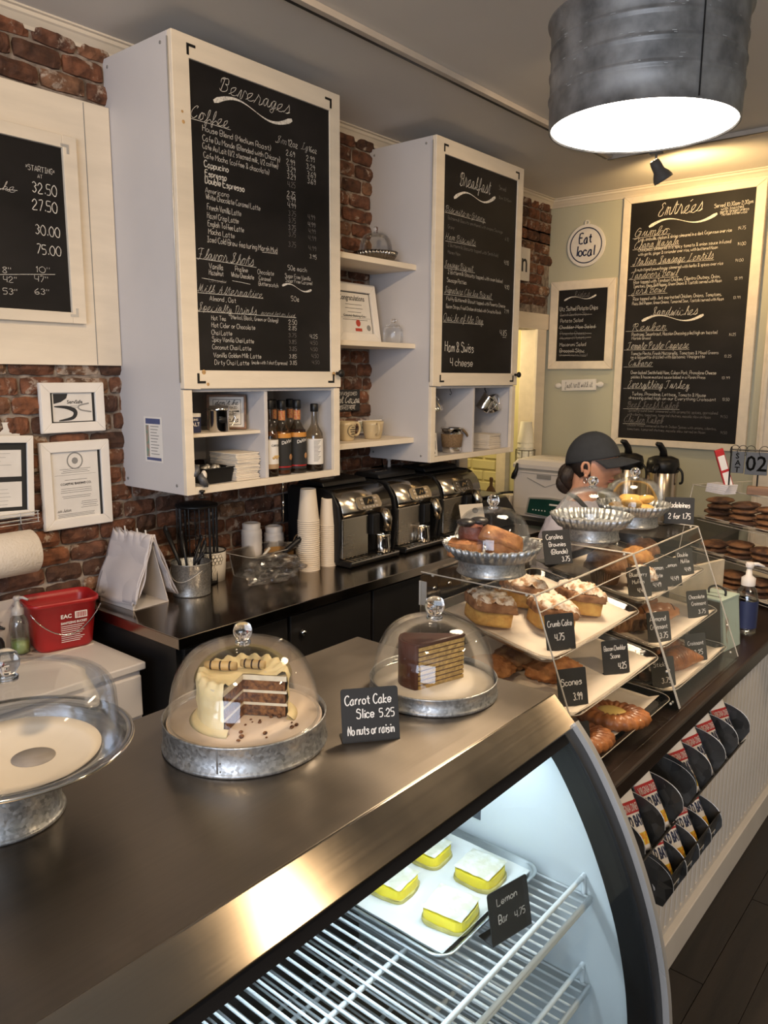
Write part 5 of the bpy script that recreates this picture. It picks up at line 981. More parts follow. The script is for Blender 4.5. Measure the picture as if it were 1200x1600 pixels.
# the carrot cake: frosted drum with a wedge missing
frost_ = pm('cream_frosting', (0.80, 0.66, 0.38), 0.5, var=0.05, scale=30, bump=0.5, bscale=45, sss=0.15)
sponge = pm('carrot_sponge', (0.25, 0.105, 0.035), 0.9, scale=150, col2=(0.07, 0.025, 0.012), bump=1.0, bscale=200, thr=(0.35, 0.6))
KZ = TOPZ+0.0382; kx, ky = 1.779, 0.674; KR, KH = 0.0645, 0.0615
ck = thing('carrot_cake', 'three layer carrot cake with pale yellow frosting and a slice cut out', 'cake', (kx, ky, KZ))
def cake_surface(a0, a1, R, H):
    m = MB(); m.smooth = True; n = 72; rows = []
    prf = [(0.0, H+0.001), (R*0.25, H+0.001), (R*0.5, H+0.0), (R*0.72, H+0.001), (R*0.86, H+0.005), (R*0.95, H+0.004), (R*1.0, H-0.002), (R*1.01, H-0.01), (R*0.995, H*0.72), (R*1.005, H*0.5), (R*0.995, H*0.3), (R*1.01, H*0.1), (R*1.06, 0.0)]
    vs = []
    for k, (r, z) in enumerate(prf):
        for i in range(n+1):
            a = a0+(a1-a0)*i/n; w_ = noise.noise(Vector((cos(a)*3, sin(a)*3, z*90)))*0.0022 + (sin(a*19+k)*0.0014 if 3 <= k <= 6 else 0)
            rr = max(0, r+(w_ if k > 2 else 0)); zz = z+(abs(sin(a*9.5))**2*0.005 if k in (4, 5) else 0)+noise.noise(Vector((r*60*cos(a), r*60*sin(a), 2)))*0.0018
            vs.append((rr*cos(a), rr*sin(a), zz))
    m.add(vs, [(k*(n+1)+i, k*(n+1)+i+1, (k+1)*(n+1)+i+1, (k+1)*(n+1)+i) for k in range(len(prf)-1) for i in range(n)])
    return m
A0 = radians(33); A1 = radians(296)
part('frosting', cake_surface(A0, A1, KR, KH), frost_, ck)
hs = [(0.001, 0.0165), (0.0205, 0.035), (0.039, 0.0535)]
for lo, hi in hs:
    m = MB(); n = 40; R2 = KR-0.004; pts = [(0.0, 0.0)]+[(R2*cos(A0+(A1-A0)*i/n), R2*sin(A0+(A1-A0)*i/n)) for i in range(n+1)]
    m.prism(pts, lo, hi, 'z'); part('sponge_layer', m, sponge, ck)
for z in (0.0165, 0.035, 0.0535):
    m = MB(); n = 40; R2 = KR-0.0015; pts = [(0.0, 0.0)]+[(R2*cos(A0+(A1-A0)*i/n), R2*sin(A0+(A1-A0)*i/n)) for i in range(n+1)]
    m.prism(pts, z, z+(0.004 if z < 0.05 else 0.0075), 'z'); part('frosting_layer', m, pm('white_frosting', (0.72, 0.62, 0.45), 0.5, var=0.1, scale=60, bump=0.3), ck)
roll = pm('wafer_roll', (0.62, 0.42, 0.18), 0.5, var=0.2, scale=40)
for (x, y, a, L_) in ((-0.034, -0.012, 0.62, 0.046), (-0.004, 0.022, 0.5, 0.036)):
    m = MB(); m.smooth = True; d_ = Vector((cos(a), sin(a), 0)); c_ = Vector((x, y, KH+0.008)); m.tube([c_-d_*L_/2, c_-d_*L_*0.3, c_, c_+d_*L_*0.3, c_+d_*L_/2], [0.0052, 0.0062, 0.0064, 0.0062, 0.0055], 12); r_ = part('wafer_roll', m, roll, ck)
    m = MB()
    for k in range(3): cc = c_+d_*L_*(-0.3+0.3*k); m.tube([cc-d_*0.0012, cc+d_*0.0012], 0.0067, 12)
    part('chocolate_stripe', m, darkl, r_, kind='stuff')
m = MB(); rr = random.Random(5); m.smooth = True
for i in range(16): a = A0-rr.random()*1.4; r = rr.uniform(0.02, 0.09); q = rr.uniform(.0012, .0034); m.ball((r*cos(a), r*sin(a), q*0.7), q, 6, 4, (1, 1.3, 0.8))
part('crumbs', m, sponge, ck, kind='stuff')
m = MB(); m.smooth = True; m.lathe([(KR*0.98, 0), (KR*1.18, 0.0), (KR*1.1, 0.004), (KR*1.0, 0.008)], seg=50, arc=(A0-0.1, A1+0.1)); part('frosting_skirt', m, frost_, ck)
# chocolate slice
SC_ = (1.878, 0.995)
band_stand('cake_stand', 'low galvanised stand carrying the many layered chocolate slice', (SC_[0], SC_[1], TOPZ), 0.1068, 0.028, 2.6)
m = MB(); m.smooth = True; m.lathe([(0, 0), (0.101, 0), (0.101, 0.0012), (0, 0.0014)], seg=60); tag(part('parchment_round', m, parch), 'round parchment under the chocolate slice', 'paper').location = (SC_[0], SC_[1], TOPZ+0.0165)
dome('glass_dome', 'clear glass dome over the layered chocolate slice', (SC_[0], SC_[1], TOPZ+0.0185), 0.1005, 0.107, 0.0165)
choc = pm('chocolate_icing', (0.085, 0.030, 0.018), 0.38, var=0.15, scale=20, bump=0.35, bscale=40)
yel = pm('yellow_cake', (0.50, 0.32, 0.10), 0.9, scale=120, var=0.2, bump=0.8, bscale=200)
# wedge: tip away-left, cut face towards the camera
ws = thing('chocolate_slice', 'tall slice of yellow cake with nine thin chocolate layers', 'cake slice', (1.858, 1.022, TOPZ+0.0182), radians(0))
pA, pB, pC = Vector((0.027, -0.077)), Vector((0.051, 0.018)), Vector((-0.030, -0.045))   # front corner (icing meets cut), tip, back corner
def wedge(mb, s_, z0, z1, inset=0.0):
    ctr = (pA+pB+pC)/3; arcp = []
    for i in range(9):
        t_ = i/8; p = pA.lerp(pC, t_); nrm = Vector((-(pC-pA).y, (pC-pA).x)).normalized(); nrm = nrm if nrm.dot(p-ctr) > 0 else -nrm
        arcp.append(p+nrm*0.014*sin(pi*t_))
    poly = [pB]+arcp; poly = [ctr+(p-ctr)*(1-inset) for p in poly]; mb.prism([(p.x, p.y) for p in poly], z0, z1, 'z')
LH = 0.0080
for k in range(9):
    m = MB(); wedge(m, 0, k*LH, k*LH+LH*0.74, 0.02); part('cake_layer', m, yel, ws)
    m = MB(); wedge(m, 0, k*LH+LH*0.74, k*LH+LH, 0.05); part('chocolate_filling', m, choc, ws)
m = MB(); m.smooth = True; HH = 9*LH; wedge(m, 0, HH, HH+0.005, -0.02)
arcp = []
ctr = (pA+pB+pC)/3; nrm = Vector((-(pC-pA).y, (pC-pA).x)).normalized(); nrm = nrm if nrm.dot(pA-ctr) > 0 else -nrm
for i in range(13): t_ = i/12; arcp.append(pA.lerp(pC, t_)+nrm*0.014*sin(pi*t_))
outer = [p+nrm*0.006 for p in arcp]; m.smooth = False; m.prism([(p.x, p.y) for p in arcp+outer[::-1]], 0, HH+0.004, 'z'); part('chocolate_icing', m, choc, ws, 0.0015)
# big empty glass stand at the left
BG = (1.7405, 0.366)
t = thing('cake_stand', 'large empty glass cake stand on a galvanised foot at the left edge', 'cake stand', (BG[0]-0.0275, BG[1]-0.0055, TOPZ))
m = MB(); m.smooth = True; m.lathe([(0.0655, 0), (0.0695, 0.001), (0.0705, 0.003), (0.069, 0.0055), (0.0665, 0.007), (0.066, 0.03), (0.064, 0.06), (0.063, 0.072)], seg=60); part('galvanised_foot', m, galv, t)
m = MB(); m.box(0.0655, 0.0668, -0.001, 0.001, 0.007, 0.07, Matrix.Rotation(-0.62, 4, 'Z')); part('seam', m, galvd, t)
platg = thin_glass('plate_glass', (0.82, 0.84, 0.86), refl=0.35, edge=0.75, rough=0.08)
m = MB(); m.smooth = True; m.lathe([(0.0, 0.074), (0.085, 0.074), (0.098, 0.080), (0.118, 0.091), (0.131, 0.096), (0.1335, 0.099), (0.130, 0.101), (0.116, 0.096), (0.096, 0.085), (0.084, 0.079), (0, 0.079)], seg=72, c=(0.0275, 0.0055, 0)); part('glass_plate', m, platg, t)
m = MB(); m.smooth = True; m.tube([(0.0275+0.1325*cos(2*pi*i/60), 0.0055+0.1325*sin(2*pi*i/60), 0.0985) for i in range(60)], 0.0022, 8, closed=True); part('plate_rim', m, chrome, t)
m = MB(); m.smooth = True; m.lathe([(0, 0), (0.083, 0.0), (0.096, 0.007), (0.0965, 0.008), (0.083, 0.0012), (0, 0.0012)], seg=60); pr_ = tag(part('parchment_round', m, parch), 'round parchment on the large empty glass stand', 'paper'); pr_.location = (BG[0], BG[1], TOPZ+0.0795)
m = MB(); m.smooth = True; m.lathe([(0, 0), (0.024, 0), (0.024, 0.0004), (0, 0.0005)], seg=24); part('grease_spot', m, pm('grease_spot', (0.33, 0.29, 0.27), 0.5), pr_).location = (0.016, 0.016, 0.0013)
dome('glass_dome', 'large low glass dome on the empty stand at the left edge', (BG[0], BG[1], TOPZ+0.094), 0.1165, 0.083, 0.0155, shape='low')
# ------------------------------------------------------------------ price tags
def price_tag(label, loc, rz, w_, h_, lines_, lean=0.28, foot=0.03, name='price_tag', bright=True):
    t = thing(name, label, 'price tag', loc, rz)
    # local frame: x across the tag, -y towards the reader
    m = MB(); c_, s_ = cos(lean), sin(lean); T = 0.0014; R_ = 0.004
    M = Matrix(((1, 0, 0, 0), (0, c_, s_, 0), (0, -s_, c_, 0), (0, 0, 0, 1)))
    m.prism(rr_rect2(w_/2, h_, R_), 0, T, 'y', M)
    part('card', m, blackmat, t)
    m = MB(); m.box(-w_/2, w_/2, 0.0, foot, 0.0002, 0.0016); part('foot', m, blackmat, t)
    m = MB()
    for (s__, u, v, a, b_, st) in lines_:
        write(m, s__, (u-0.5)*w_, v*h_, a*w_, b_*h_, lambda x_, z_: tuple(M @ Vector((x_, -0.0006, z_))), 's' if st == 's' else 'p', wt=0.13)
    part('chalk_lettering', m, paperw if bright else ink, t); return t
def rr_rect2(hw, h, r):
    return [(p[0], p[1]+h/2) for p in rr_rect(hw, h/2, r, 3)]
price_tag('carrot cake price tag standing on the stainless top between the two domed stands', (1.920, 0.790, TOPZ), radians(52), 0.084, 0.076, [('Carrot Cake', 0.07, 0.70, 0.80, 0.17, 'p'), ('Slice', 0.26, 0.44, 0.30, 0.17, 'p'), ('5.25', 0.66, 0.44, 0.26, 0.15, 'p'), ('No nuts or raisin', 0.10, 0.14, 0.80, 0.17, 'p')])
# ------------------------------------------------------------------ acrylic display cases
def acrylic_case(label, y0, y1):
    t = thing('acrylic_display_case', label, 'display case', (0, y0, ZC)); W = y1-y0; H = 0.38; T = 0.004
    xb, xf, xt = 1.575, 2.003, 1.862
    side = [(xb, 0.0), (xf, 0.0), (xf, 0.012), (xt, H), (xb, H)]
    for yy in (0, W-T):
        m = MB(); m.prism(side, yy, yy+T, 'y'); p = part('side_panel', m, acry, t)
        m = MB(); m.tube([(xf+0.0008, yy+T/2, 0.012), (xt+0.0008, yy+T/2, H-0.002)], 0.0017, 6); m.tube([(xb, yy+T/2, H), (xt, yy+T/2, H)], 0.0015, 6); part('polished_edge', m, acryedge, p, kind='stuff')
    m = MB(); m.box(xb, xt, T, W-T, H-T, H); p = part('top_panel', m, acry, t)
    m = MB(); m.tube([(xt, 0, H-0.001), (xt, W, H-0.001)], 0.0023, 6); m.tube([(xt+0.013, 0, H-0.034), (xt+0.013, W, H-0.034)], 0.0013, 6); part('polished_edge', m, acryedge, p, kind='stuff')
    m = MB(); nf = Vector((H-0.012, 0, xf-xt)).normalized(); m.add([(xf, T, 0.012), (xf, W-T, 0.012), (xt, W-T, H-0.004), (xt, T, H-0.004)], [(0, 1, 2, 3)]); part('front_panel', m, acry, t)
    m = MB(); m.box(xb, xf, T, W-T, 0.0006, T); m.tube([(xf, 0, 0.004), (xf, W, 0.004)], 0.0016, 6); part('base_panel', m, acry, t)
    m = MB(); m.box(xb-0.004, xb, T, W-T, 0, H-0.01); part('rear_door', m, acry, t)
    for z in (H-0.075,):
        m = MB(); m.box(xb+0.004, xb+0.018, -0.0016, 0, z, z+0.055); m.cyl((xb+0.001, -0.002, z), (xb+0.001, -0.002, z+0.055), 0.003, 8); part('hinge', m, silver, t)
    for (x, z) in ((xb+0.03, H-0.004), (xt-0.02, H-0.004), (xf-0.02, 0.02), (xf-0.035, 0.10)):
        for yy in (0.006, W-0.006):
            m = MB(); m.smooth = True; m.ball((x, yy, z), 0.0035, 8, 6); part('screw', m, silver, t)
    return t
acrylic_case('nearer clear acrylic pastry case beside the stainless top', 1.355, 1.850)
acrylic_case('farther clear acrylic pastry case with muffins and croissants', 1.852, 2.330)
TR = {'t1': (1.178, 1.895, 1.372, 1.838), 't2': (1.072, 1.950, 1.372, 1.838), 't3': (0.975, 1.985, 1.372, 1.838), 'r1': (1.193, 1.895, 1.868, 2.316), 'r2': (1.080, 1.940, 1.868, 2.316), 'r3': (0.975, 1.975, 1.868, 2.316)}
SL = {'t1': .2, 't2': .16, 't3': .04, 'r1': .16, 'r2': .14, 'r3': .04}
def tz(tr, x): return TR[tr][0]+SL[tr]*(TR[tr][1]-x)
TN = {'t1': 'top tray of the nearer acrylic case', 't2': 'middle tray of the nearer acrylic case', 't3': 'bottom tray of the nearer acrylic case', 'r1': 'top tray of the farther acrylic case', 'r2': 'middle tray of the farther acrylic case', 'r3': 'bottom tray of the farther acrylic case'}
trayac = thin_glass('tray_acrylic', (0.96, 0.955, 0.945), refl=0.06, edge=0.4, rough=0.08)
for k in TR:
    z0, xf, ya, yb = TR[k]; xb = 1.60; s_ = SL[k]; t = thing('acrylic_tray', 'clear '+TN[k], 'tray', (0, 0, 0))
    hx, hy = (xf-xb)/2, (yb-ya)/2; cx, cy = (xf+xb)/2, (ya+yb)/2
    def ring(dx, dz): return [(cx+p[0], cy+p[1], tz(k, cx+p[0])+dz) for p in rr_rect(hx+dx, hy+dx, 0.035+dx*0.5, 6)]
    m = MB(); m.smooth = True; loft(m, [ring(-0.012, -0.006), ring(-0.004, 0.012), ring(0.006, 0.013), ring(0.006, 0.0105), ring(-0.002, 0.009), ring(-0.012, -0.0035)], True, True); part('body', m, trayac, t)
    m = MB(); m.smooth = True; m.tube([(p[0], p[1], p[2]) for p in ring(0.0055, 0.0118)], 0.0011, 6, closed=True); part('polished_rim', m, acryedge, t)
    m = MB(); ex = 0.006 if k != 't3' else -0.015
    def pf(u, v):
        x = xb+0.01+(xf-xb+ex-0.02)*u; y = ya+0.012+(yb-ya-0.024)*v; lift = 0.012*max(0, u-0.93)/0.07*abs(v-0.5)*2+0.001*sin(u*9+v*7)
        return (x, y, tz(k, x)-0.001+lift)
    m.smooth = True; m.grid(pf, 14, 14); tag(part('parchment_sheet', m, parch, None, solid=0.0006), 'parchment sheet on the '+TN[k], 'paper')
# ------------------------------------------------------------------ pastries
crust = pm('pastry_crust', (0.38, 0.135, 0.035), 0.45, scale=25, col2=(0.16, 0.05, 0.016), bump=0.5, bscale=60, coat=0.3)
golden = pm('golden_crumb', (0.62, 0.38, 0.11), 0.8, scale=60, col2=(0.5, 0.26, 0.07), bump=0.7, bscale=150)
powder = pm('sugared_crumb', (0.74, 0.65, 0.55), 0.85, scale=55, col2=(0.40, 0.22, 0.11), bump=1.0, bscale=90, thr=(0.40, 0.54), detail=6)
brownc = pm('brown_crumb', (0.36, 0.18, 0.085), 0.8, scale=50, col2=(0.17, 0.07, 0.03), bump=0.9, bscale=90)
orangeb = pm('orange_blondie', (0.56, 0.25, 0.085), 0.7, scale=45, col2=(0.33, 0.12, 0.04), bump=0.9, bscale=90)
cookm = pm('cookie_dough', (0.21, 0.095, 0.04), 0.75, scale=30, col2=(0.07, 0.03, 0.016), bump=0.9, bscale=70, thr=(0.42, 0.6))
def rough_block(mb, sx, sy, z0, z1, amp, seed, n=10, rnd=0.25, fr=35):
    """irregular slab with rounded top"""
    def side(u, v):
        a = 2*pi*u; ex = abs(cos(a))**0.5*(1 if cos(a) >= 0 else -1); ey = abs(sin(a))**0.5*(1 if sin(a) >= 0 else -1)
        k = 1-rnd*max(0, v-0.75)**1*1.2
        p = Vector((ex*sx/2*k, ey*sy/2*k, z0+(z1-z0)*v)); nn = noise.noise(p*fr+Vector((seed, 0, 0)))*amp; q = Vector((ex, ey, 0)).normalized()
        return tuple(p+q*nn)
    m_ = 28; mb.grid(side, m_, 5, cu=True)
    o = [side(i/m_, 1.0) for i in range(m_)]; rings = [[(p[0]*f, p[1]*f, z1+(1-f)**0.7*0.004+noise.noise(Vector((p[0]*f, p[1]*f, seed))*fr*1.4)*amp*1.2) for p in o] for f in (1.0, 0.85, 0.65, 0.4, 0.15)]
    vs = [p for r_ in rings for p in r_]; fs = [(k*m_+i, k*m_+(i+1) % m_, (k+1)*m_+(i+1) % m_, (k+1)*m_+i) for k in range(4) for i in range(m_)]; fs.append(tuple(4*m_+i for i in range(m_))); mb.add(vs, fs)
    b_ = [side(i/m_, 0.0) for i in range(m_)]; mb.add(b_, [tuple(range(m_-1, -1, -1))])
def crumb_cake(label, x, y, rz, seed):
    t = thing('crumb_cake', label, 'cake square', (x, y, tz('t1', x)), rot=(0, 0.17, rz), group='crumb cake squares'); t.scale = (1.2, 1.2, 1.12)
    m = MB(); m.smooth = True; rough_block(m, 0.078, 0.086, 0.0015, 0.034, 0.0015, seed); part('yellow_base', m, golden, t)
    m = MB(); m.smooth = True; rough_block(m, 0.088, 0.096, 0.030, 0.048, 0.006, seed+3, rnd=0.35, fr=55); part('crumb_topping', m, brownc, t)
    m = MB(); m.smooth = True
    def tp(u, v): x_ = (u-.5)*0.087; y_ = (v-.5)*0.095; e = min(1, sqrt(((u-.5)**4+(v-.5)**4)**.5)*1.75); k = 1-0.1*e**3; p_ = Vector((x_, y_, seed)); return (x_*k, y_*k, 0.0575-0.022*e**5+noise.noise(p_*75)*0.007+abs(noise.noise(p_*150))*0.006)
    m.grid(tp, 34, 34); part('powdered_crumbs', m, powder, t)
crumb_cake('crumb cake square nearest the left front of the top tray', 1.700, 1.440, radians(52), 1)
crumb_cake('crumb cake square at the back, behind the left front one', 1.690, 1.605, radians(50), 4)
crumb_cake('crumb cake square right behind its price tag', 1.795, 1.555, radians(48), 7)
crumb_cake('crumb cake square farthest right on the top tray', 1.790, 1.705, radians(52), 11)
def blob(name, label, cat, tr, x, y, rz, sx, sy, sz, mat, seed, amp=0.18, fr=28, group=None, z=None, extra=None, rotx=0):
    t = thing(name, label, cat, (x, y, tz(tr, x) if z is None else z), rot=(rotx, 0, rz), group=group)
    m = MB(); m.smooth = True
    m.ball((0, 0, sz*0.42), 1.0, 44, 24, (sx/2, sy/2, sz*0.55), fn=lambda d: (1+amp*noise.noise(Vector((d.x*sx, d.y*sy, d.z*sz))*fr+Vector((seed, 0, 0)))+amp*0.7*noise.noise(Vector((d.x*sx, d.y*sy, d.z*sz))*fr*3.2))*(1 if d.z > -0.3 else 0.93))
    part('pastry', m, mat, t)
    if extra: extra(t)
    return t
sconem = pm('scone_crust', (0.36, 0.19, 0.08), 0.7, scale=30, col2=(0.15, 0.055, 0.02), bump=0.9, bscale=70, thr=(0.4, 0.62))
blob('scone', 'dark speckled scone at the back left of the middle tray', 'scone', 't2', 1.745, 1.500, 0.5, 0.105, 0.085, 0.045, sconem, 3, 0.25, group='scones')
blob('scone', 'reddish scone half hidden by the stainless top', 'scone', 't2', 1.735, 1.412, 0.3, 0.10, 0.07, 0.045, orangeb, 8, 0.25, group='scones')
blob('scone', 'big round browned scone behind the Scones tag', 'scone', 't2', 1.830, 1.515, 0.9, 0.125, 0.095, 0.052, orangeb, 12, 0.22, group='scones')
blob('scone', 'small scone crumb piece behind the big browned scone', 'scone', 't2', 1.79, 1.60, 0.9, 0.04, 0.03, 0.02, golden, 13, 0.2)
def danish(label, x, y, rz, fill):
    t = thing('danish', label, 'danish', (x, y, tz('t3', x)), rz, group='danishes')
    m = MB(); m.smooth = True; n = 90
    def fn(u, v):
        a = 2*pi*u; R_ = 0.052+0.003*sin(3*a); b_ = 2*pi*v; tw = sin(a*22+b_*1.0)*0.0022; rr_ = 0.021+tw
        return ((R_*0.85+rr_*1.15*cos(b_))*1.25*cos(a), (R_*0.75+rr_*cos(b_))*sin(a), 0.017+rr_*0.85*sin(b_))
    m.grid(fn, n, 12); part('twisted_ring', m, crust, t)
    m = MB(); m.smooth = True; m.ball((0, 0, 0.022), 0.034, 20, 10, (1.1, 0.85, 0.42)); part('cream_filling', m, pm('custard', (0.70, 0.50, 0.16), 0.3, var=0.05) if fill else golden, t)
danish('danish with cream cheese centre at the back of the bottom tray', 1.925, 1.625, radians(20), True)
danish('danish partly hidden by the curved stainless frame', 1.915, 1.462, radians(40), False)
def muffin(label, x, y, mat, cup, s_=1.0, seed=0):
    t = thing('muffin', label, 'muffin', (x, y, tz('r1', x)), 0.0, group='muffins'); t.scale = (s_, s_, s_)
    if cup:
        m = MB(); m.smooth = False; m.lathe([(0.0, 0.0), (0.031, 0.0), (0.042, 0.045)], seg=120, flute=(40, 0.035, lambda k: k >= 1)); part('paper_cup', m, pm('muffin_paper', (0.30, 0.16, 0.09), 0.8, var=0.1), t)
    m = MB(); m.smooth = True; m.ball((0, 0, 0.048), 0.054, 30, 16, (1, 1, 0.72), fn=lambda d: (1+0.16*noise.noise(d*2.2+Vector((seed, 0, 0)))+0.05*noise.noise(d*8))*(1 if d.z > -0.2 else 0.8)); part('muffin_top', m, mat, t)
muffin('large muffin in a brown paper cup, first on the top tray of the farther case', 1.755, 1.935, brownc, True, 1.05, 2)
muffin('sugar crusted muffin top right of the paper cup muffin', 1.835, 1.985, powder, False, 0.72, 5)
muffin('golden muffin behind the Cinnamon tag', 1.770, 2.105, pm('golden_muffin', (0.50, 0.26, 0.07), 0.7, scale=35, col2=(0.3, 0.12, 0.03), bump=0.8, bscale=90), True, 0.85, 9)
muffin('dark chocolate muffin farthest back on the top tray', 1.745, 2.215, brownc, True, 0.85, 12)
def almond(label, x, y, rz, seed, L_=0.13):
    t = thing('almond_croissant', label, 'croissant', (x, y, tz('r2', x)), rz, group='almond croissants')
    m = MB(); m.smooth = True; n = 36
    m.tube([(L_/2*cos(pi*i/n)*-1, 0.025*sin(pi*i/n), 0.022+0.003*sin(i*1.7+seed)) for i in range(n+1)], [0.006+0.022*sin(pi*i/n)**0.6*(1+0.10*sin(i*1.4)) for i in range(n+1)], 14); part('pastry', m, pm('almond_crust', (0.46, 0.24, 0.10), 0.6, scale=40, col2=(0.22, 0.085, 0.03), bump=0.9, bscale=80), t)
almond('almond croissant in front, left of the Almond tag', 1.835, 1.915, radians(58), 1); almond('almond croissant behind the front one', 1.775, 1.96, radians(55), 4)
def stripes(t):
    m = MB()
    for k in range(7): m.tube(_sm3([(-0.05+k*0.016, -0.024, 0.034), (-0.045+k*0.016, 0, 0.0435), (-0.04+k*0.016, 0.024, 0.034)], 4), 0.0013, 5)
    part('chocolate_drizzle', m, choc, t, kind='stuff')
blob('chocolate_roll', 'long glazed roll striped with chocolate behind the Almond tag', 'pastry', 'r2', 1.845, 2.075, radians(58), 0.145, 0.062, 0.052, pm('glazed_roll', (0.46, 0.20, 0.075), 0.35, scale=20, col2=(0.3, 0.10, 0.03), bump=0.3, coat=0.4), 5, 0.10, extra=stripes)
blob('chocolate_roll', 'second striped roll half hidden behind the first', 'pastry', 'r2', 1.775, 2.12, radians(58), 0.13, 0.055, 0.048, crust, 9, 0.12, extra=stripes)
def croissant(label, x, y, z, rz, s_=1.0, grp='butter croissants'):
    t = thing('croissant', label, 'croissant', (x, y, z), rz, group=grp); t.scale = (s_,)*3
    m = MB(); m.smooth = True; n = 60; segs = 7
    pts = []; rs = []
    for i in range(n+1):
        u = i/n*2-1; pts.append((0.075*u, -0.030*u*u, 0.024-0.008*abs(u))); st = 1+0.13*(1-abs(((u*segs) % 1.0)*2-1)**2)-0.06; rs.append((0.005+0.027*(1-abs(u)**1.7))*st)
    m.tube(pts, rs, 16); part('pastry', m, crust, t)
croissant('front croissant at the right end of the bottom tray', 1.915, 2.075, tz('r3', 1.9), radians(75))
croissant('croissant leaning behind the front one', 1.855, 2.13, tz('r3', 1.85)+0.004, radians(40)); croissant('croissant on top of the bottom tray pile', 1.865, 2.04, tz('r3', 1.85)+0.045, radians(95), 0.9)
blob('cinnamon_bun', 'dark glazed bun behind the tag at the left of the bottom tray', 'bun', 'r3', 1.88, 1.925, 0.4, 0.11, 0.09, 0.05, pm('dark_glaze', (0.16, 0.06, 0.025), 0.25, scale=20, col2=(0.06, 0.02, 0.01), bump=0.4, coat=0.5), 20, 0.15, extra=lambda t: part('swirl', (lambda b: (b.tube([(0.022*(1-i/40)*cos(i*0.45), 0.022*(1-i/40)*sin(i*0.45), 0.046+0.004*i/40) for i in range(40)], 0.0035, 6), b)[1])(MB()), crust, t))
T_ = price_tag; TRZ = radians(58)
def tray_tag(label, tr, x, y, ln, w_=0.070, h_=0.078, rz=TRZ, lean=0.25): return T_(label, (x, y, tz(tr, x)+0.001), rz, w_, h_, ln, lean, 0.028)
tray_tag('crumb cake price tag at the front of the top tray', 't1', 1.875, 1.462, [('Crumb Cake', 0.08, 0.66, 0.84, 0.16, 'p'), ('4.75', 0.3, 0.28, 0.32, 0.18, 'p')])
tray_tag('Scones price tag at the front left of the middle tray', 't2', 1.920, 1.440, [('Scones', 0.12, 0.55, 0.7, 0.18, 'p'), ('3.99', 0.5, 0.14, 0.3, 0.2, 'p')])
tray_tag('Bacon Cheddar Scone price tag at the right of the middle tray', 't2', 1.915, 1.668, [('Bacon Cheddar', 0.08, 0.7, 0.84, 0.14, 'p'), ('Scone', 0.3, 0.47, 0.36, 0.14, 'p'), ('4.25', 0.58, 0.14, 0.3, 0.18, 'p')])
tray_tag('dark tag edge beside the danish at the stainless frame', 't3', 1.950, 1.405, [('Danish', 0.1, 0.6, 0.7, 0.15, 'p')])
tray_tag('leftmost muffin price tag', 'r1', 1.862, 1.918, [('Blueberry', 0.1, 0.68, 0.75, 0.13, 'p'), ('Muffin', 0.2, 0.44, 0.5, 0.13, 'p'), ('4.49', 0.4, 0.15, 0.3, 0.14, 'p')])
tray_tag('wide Cinnamon price tag, second of the muffin tags', 'r1', 1.872, 2.005, [('Cinnamon', 0.1, 0.72, 0.75, 0.15, 'p'), ('Chocolate', 0.1, 0.46, 0.7, 0.14, 'p'), ('4.49', 0.35, 0.15, 0.35, 0.15, 'p')])
tray_tag('third muffin price tag, overlapping the Cinnamon one', 'r1', 1.882, 2.085, [('Lemon', 0.3, 0.68, 0.5, 0.14, 'p'), ('4.49', 0.5, 0.2, 0.35, 0.15, 'p')])
tray_tag('rightmost muffin price tag', 'r1', 1.872, 2.225, [('Double', 0.1, 0.7, 0.6, 0.14, 'p'), ('Muffin', 0.25, 0.46, 0.5, 0.14, 'p'), ('4.49', 0.45, 0.15, 0.35, 0.15, 'p')], 0.058)
tray_tag('Almond Croissant price tag', 'r2', 1.915, 1.935, [('Almond', 0.12, 0.7, 0.7, 0.16, 'p'), ('Croissant', 0.12, 0.44, 0.75, 0.15, 'p'), ('3.75', 0.5, 0.12, 0.35, 0.18, 'p')])
tray_tag('tag at the right end of the farther middle tray', 'r2', 1.920, 2.215, [('Chocolate', 0.1, 0.7, 0.75, 0.14, 'p'), ('Croissant', 0.2, 0.46, 0.7, 0.13, 'p'), ('3.75', 0.5, 0.15, 0.35, 0.14, 'p')])
tray_tag('tag at the front left of the farther bottom tray', 'r3', 1.945, 1.905, [('Sticky', 0.1, 0.7, 0.6, 0.14, 'p'), ('3.75', 0.4, 0.15, 0.4, 0.17, 'p')])
tray_tag('tag beside the croissant on the farther bottom tray', 'r3', 1.945, 2.150, [('Croissant', 0.12, 0.6, 0.75, 0.14, 'p'), ('3.25', 0.4, 0.25, 0.4, 0.17, 'p')])
# ------------------------------------------------------------------ domed stands on the acrylic cases
AT = ZC+0.3805
def top_stand(label, x, y, R, dr, dh, kn):
    s_ = fluted_stand('cake_stand', 'galvanised fluted stand, '+label, (x, y, AT), R, R*0.70, 0.037, 0.031, dr, dh, kn, nfl=34); return s_
top_stand('first on the acrylic cases, holding orange blondies', 1.6955, 1.458, 0.1085, 0, 0, 0); dome('glass_dome', 'glass dome over the orange blondies', (1.6955, 1.458, AT+0.0415), 0.087, 0.104, 0.0135)
top_stand('middle one on the acrylic cases, in front of the employee', 1.7000, 1.950, 0.108, 0, 0, 0); dome('glass_dome', 'glass dome on the middle fluted stand', (1.700, 1.950, AT+0.0415), 0.088, 0.099, 0.0135)
top_stand('farthest one on the acrylic cases, holding madeleines', 1.7070, 2.216, 0.104, 0, 0, 0); dome('glass_dome', 'glass dome over the yellow madeleines', (1.707, 2.216, AT+0.0415), 0.086, 0.100, 0.0135)
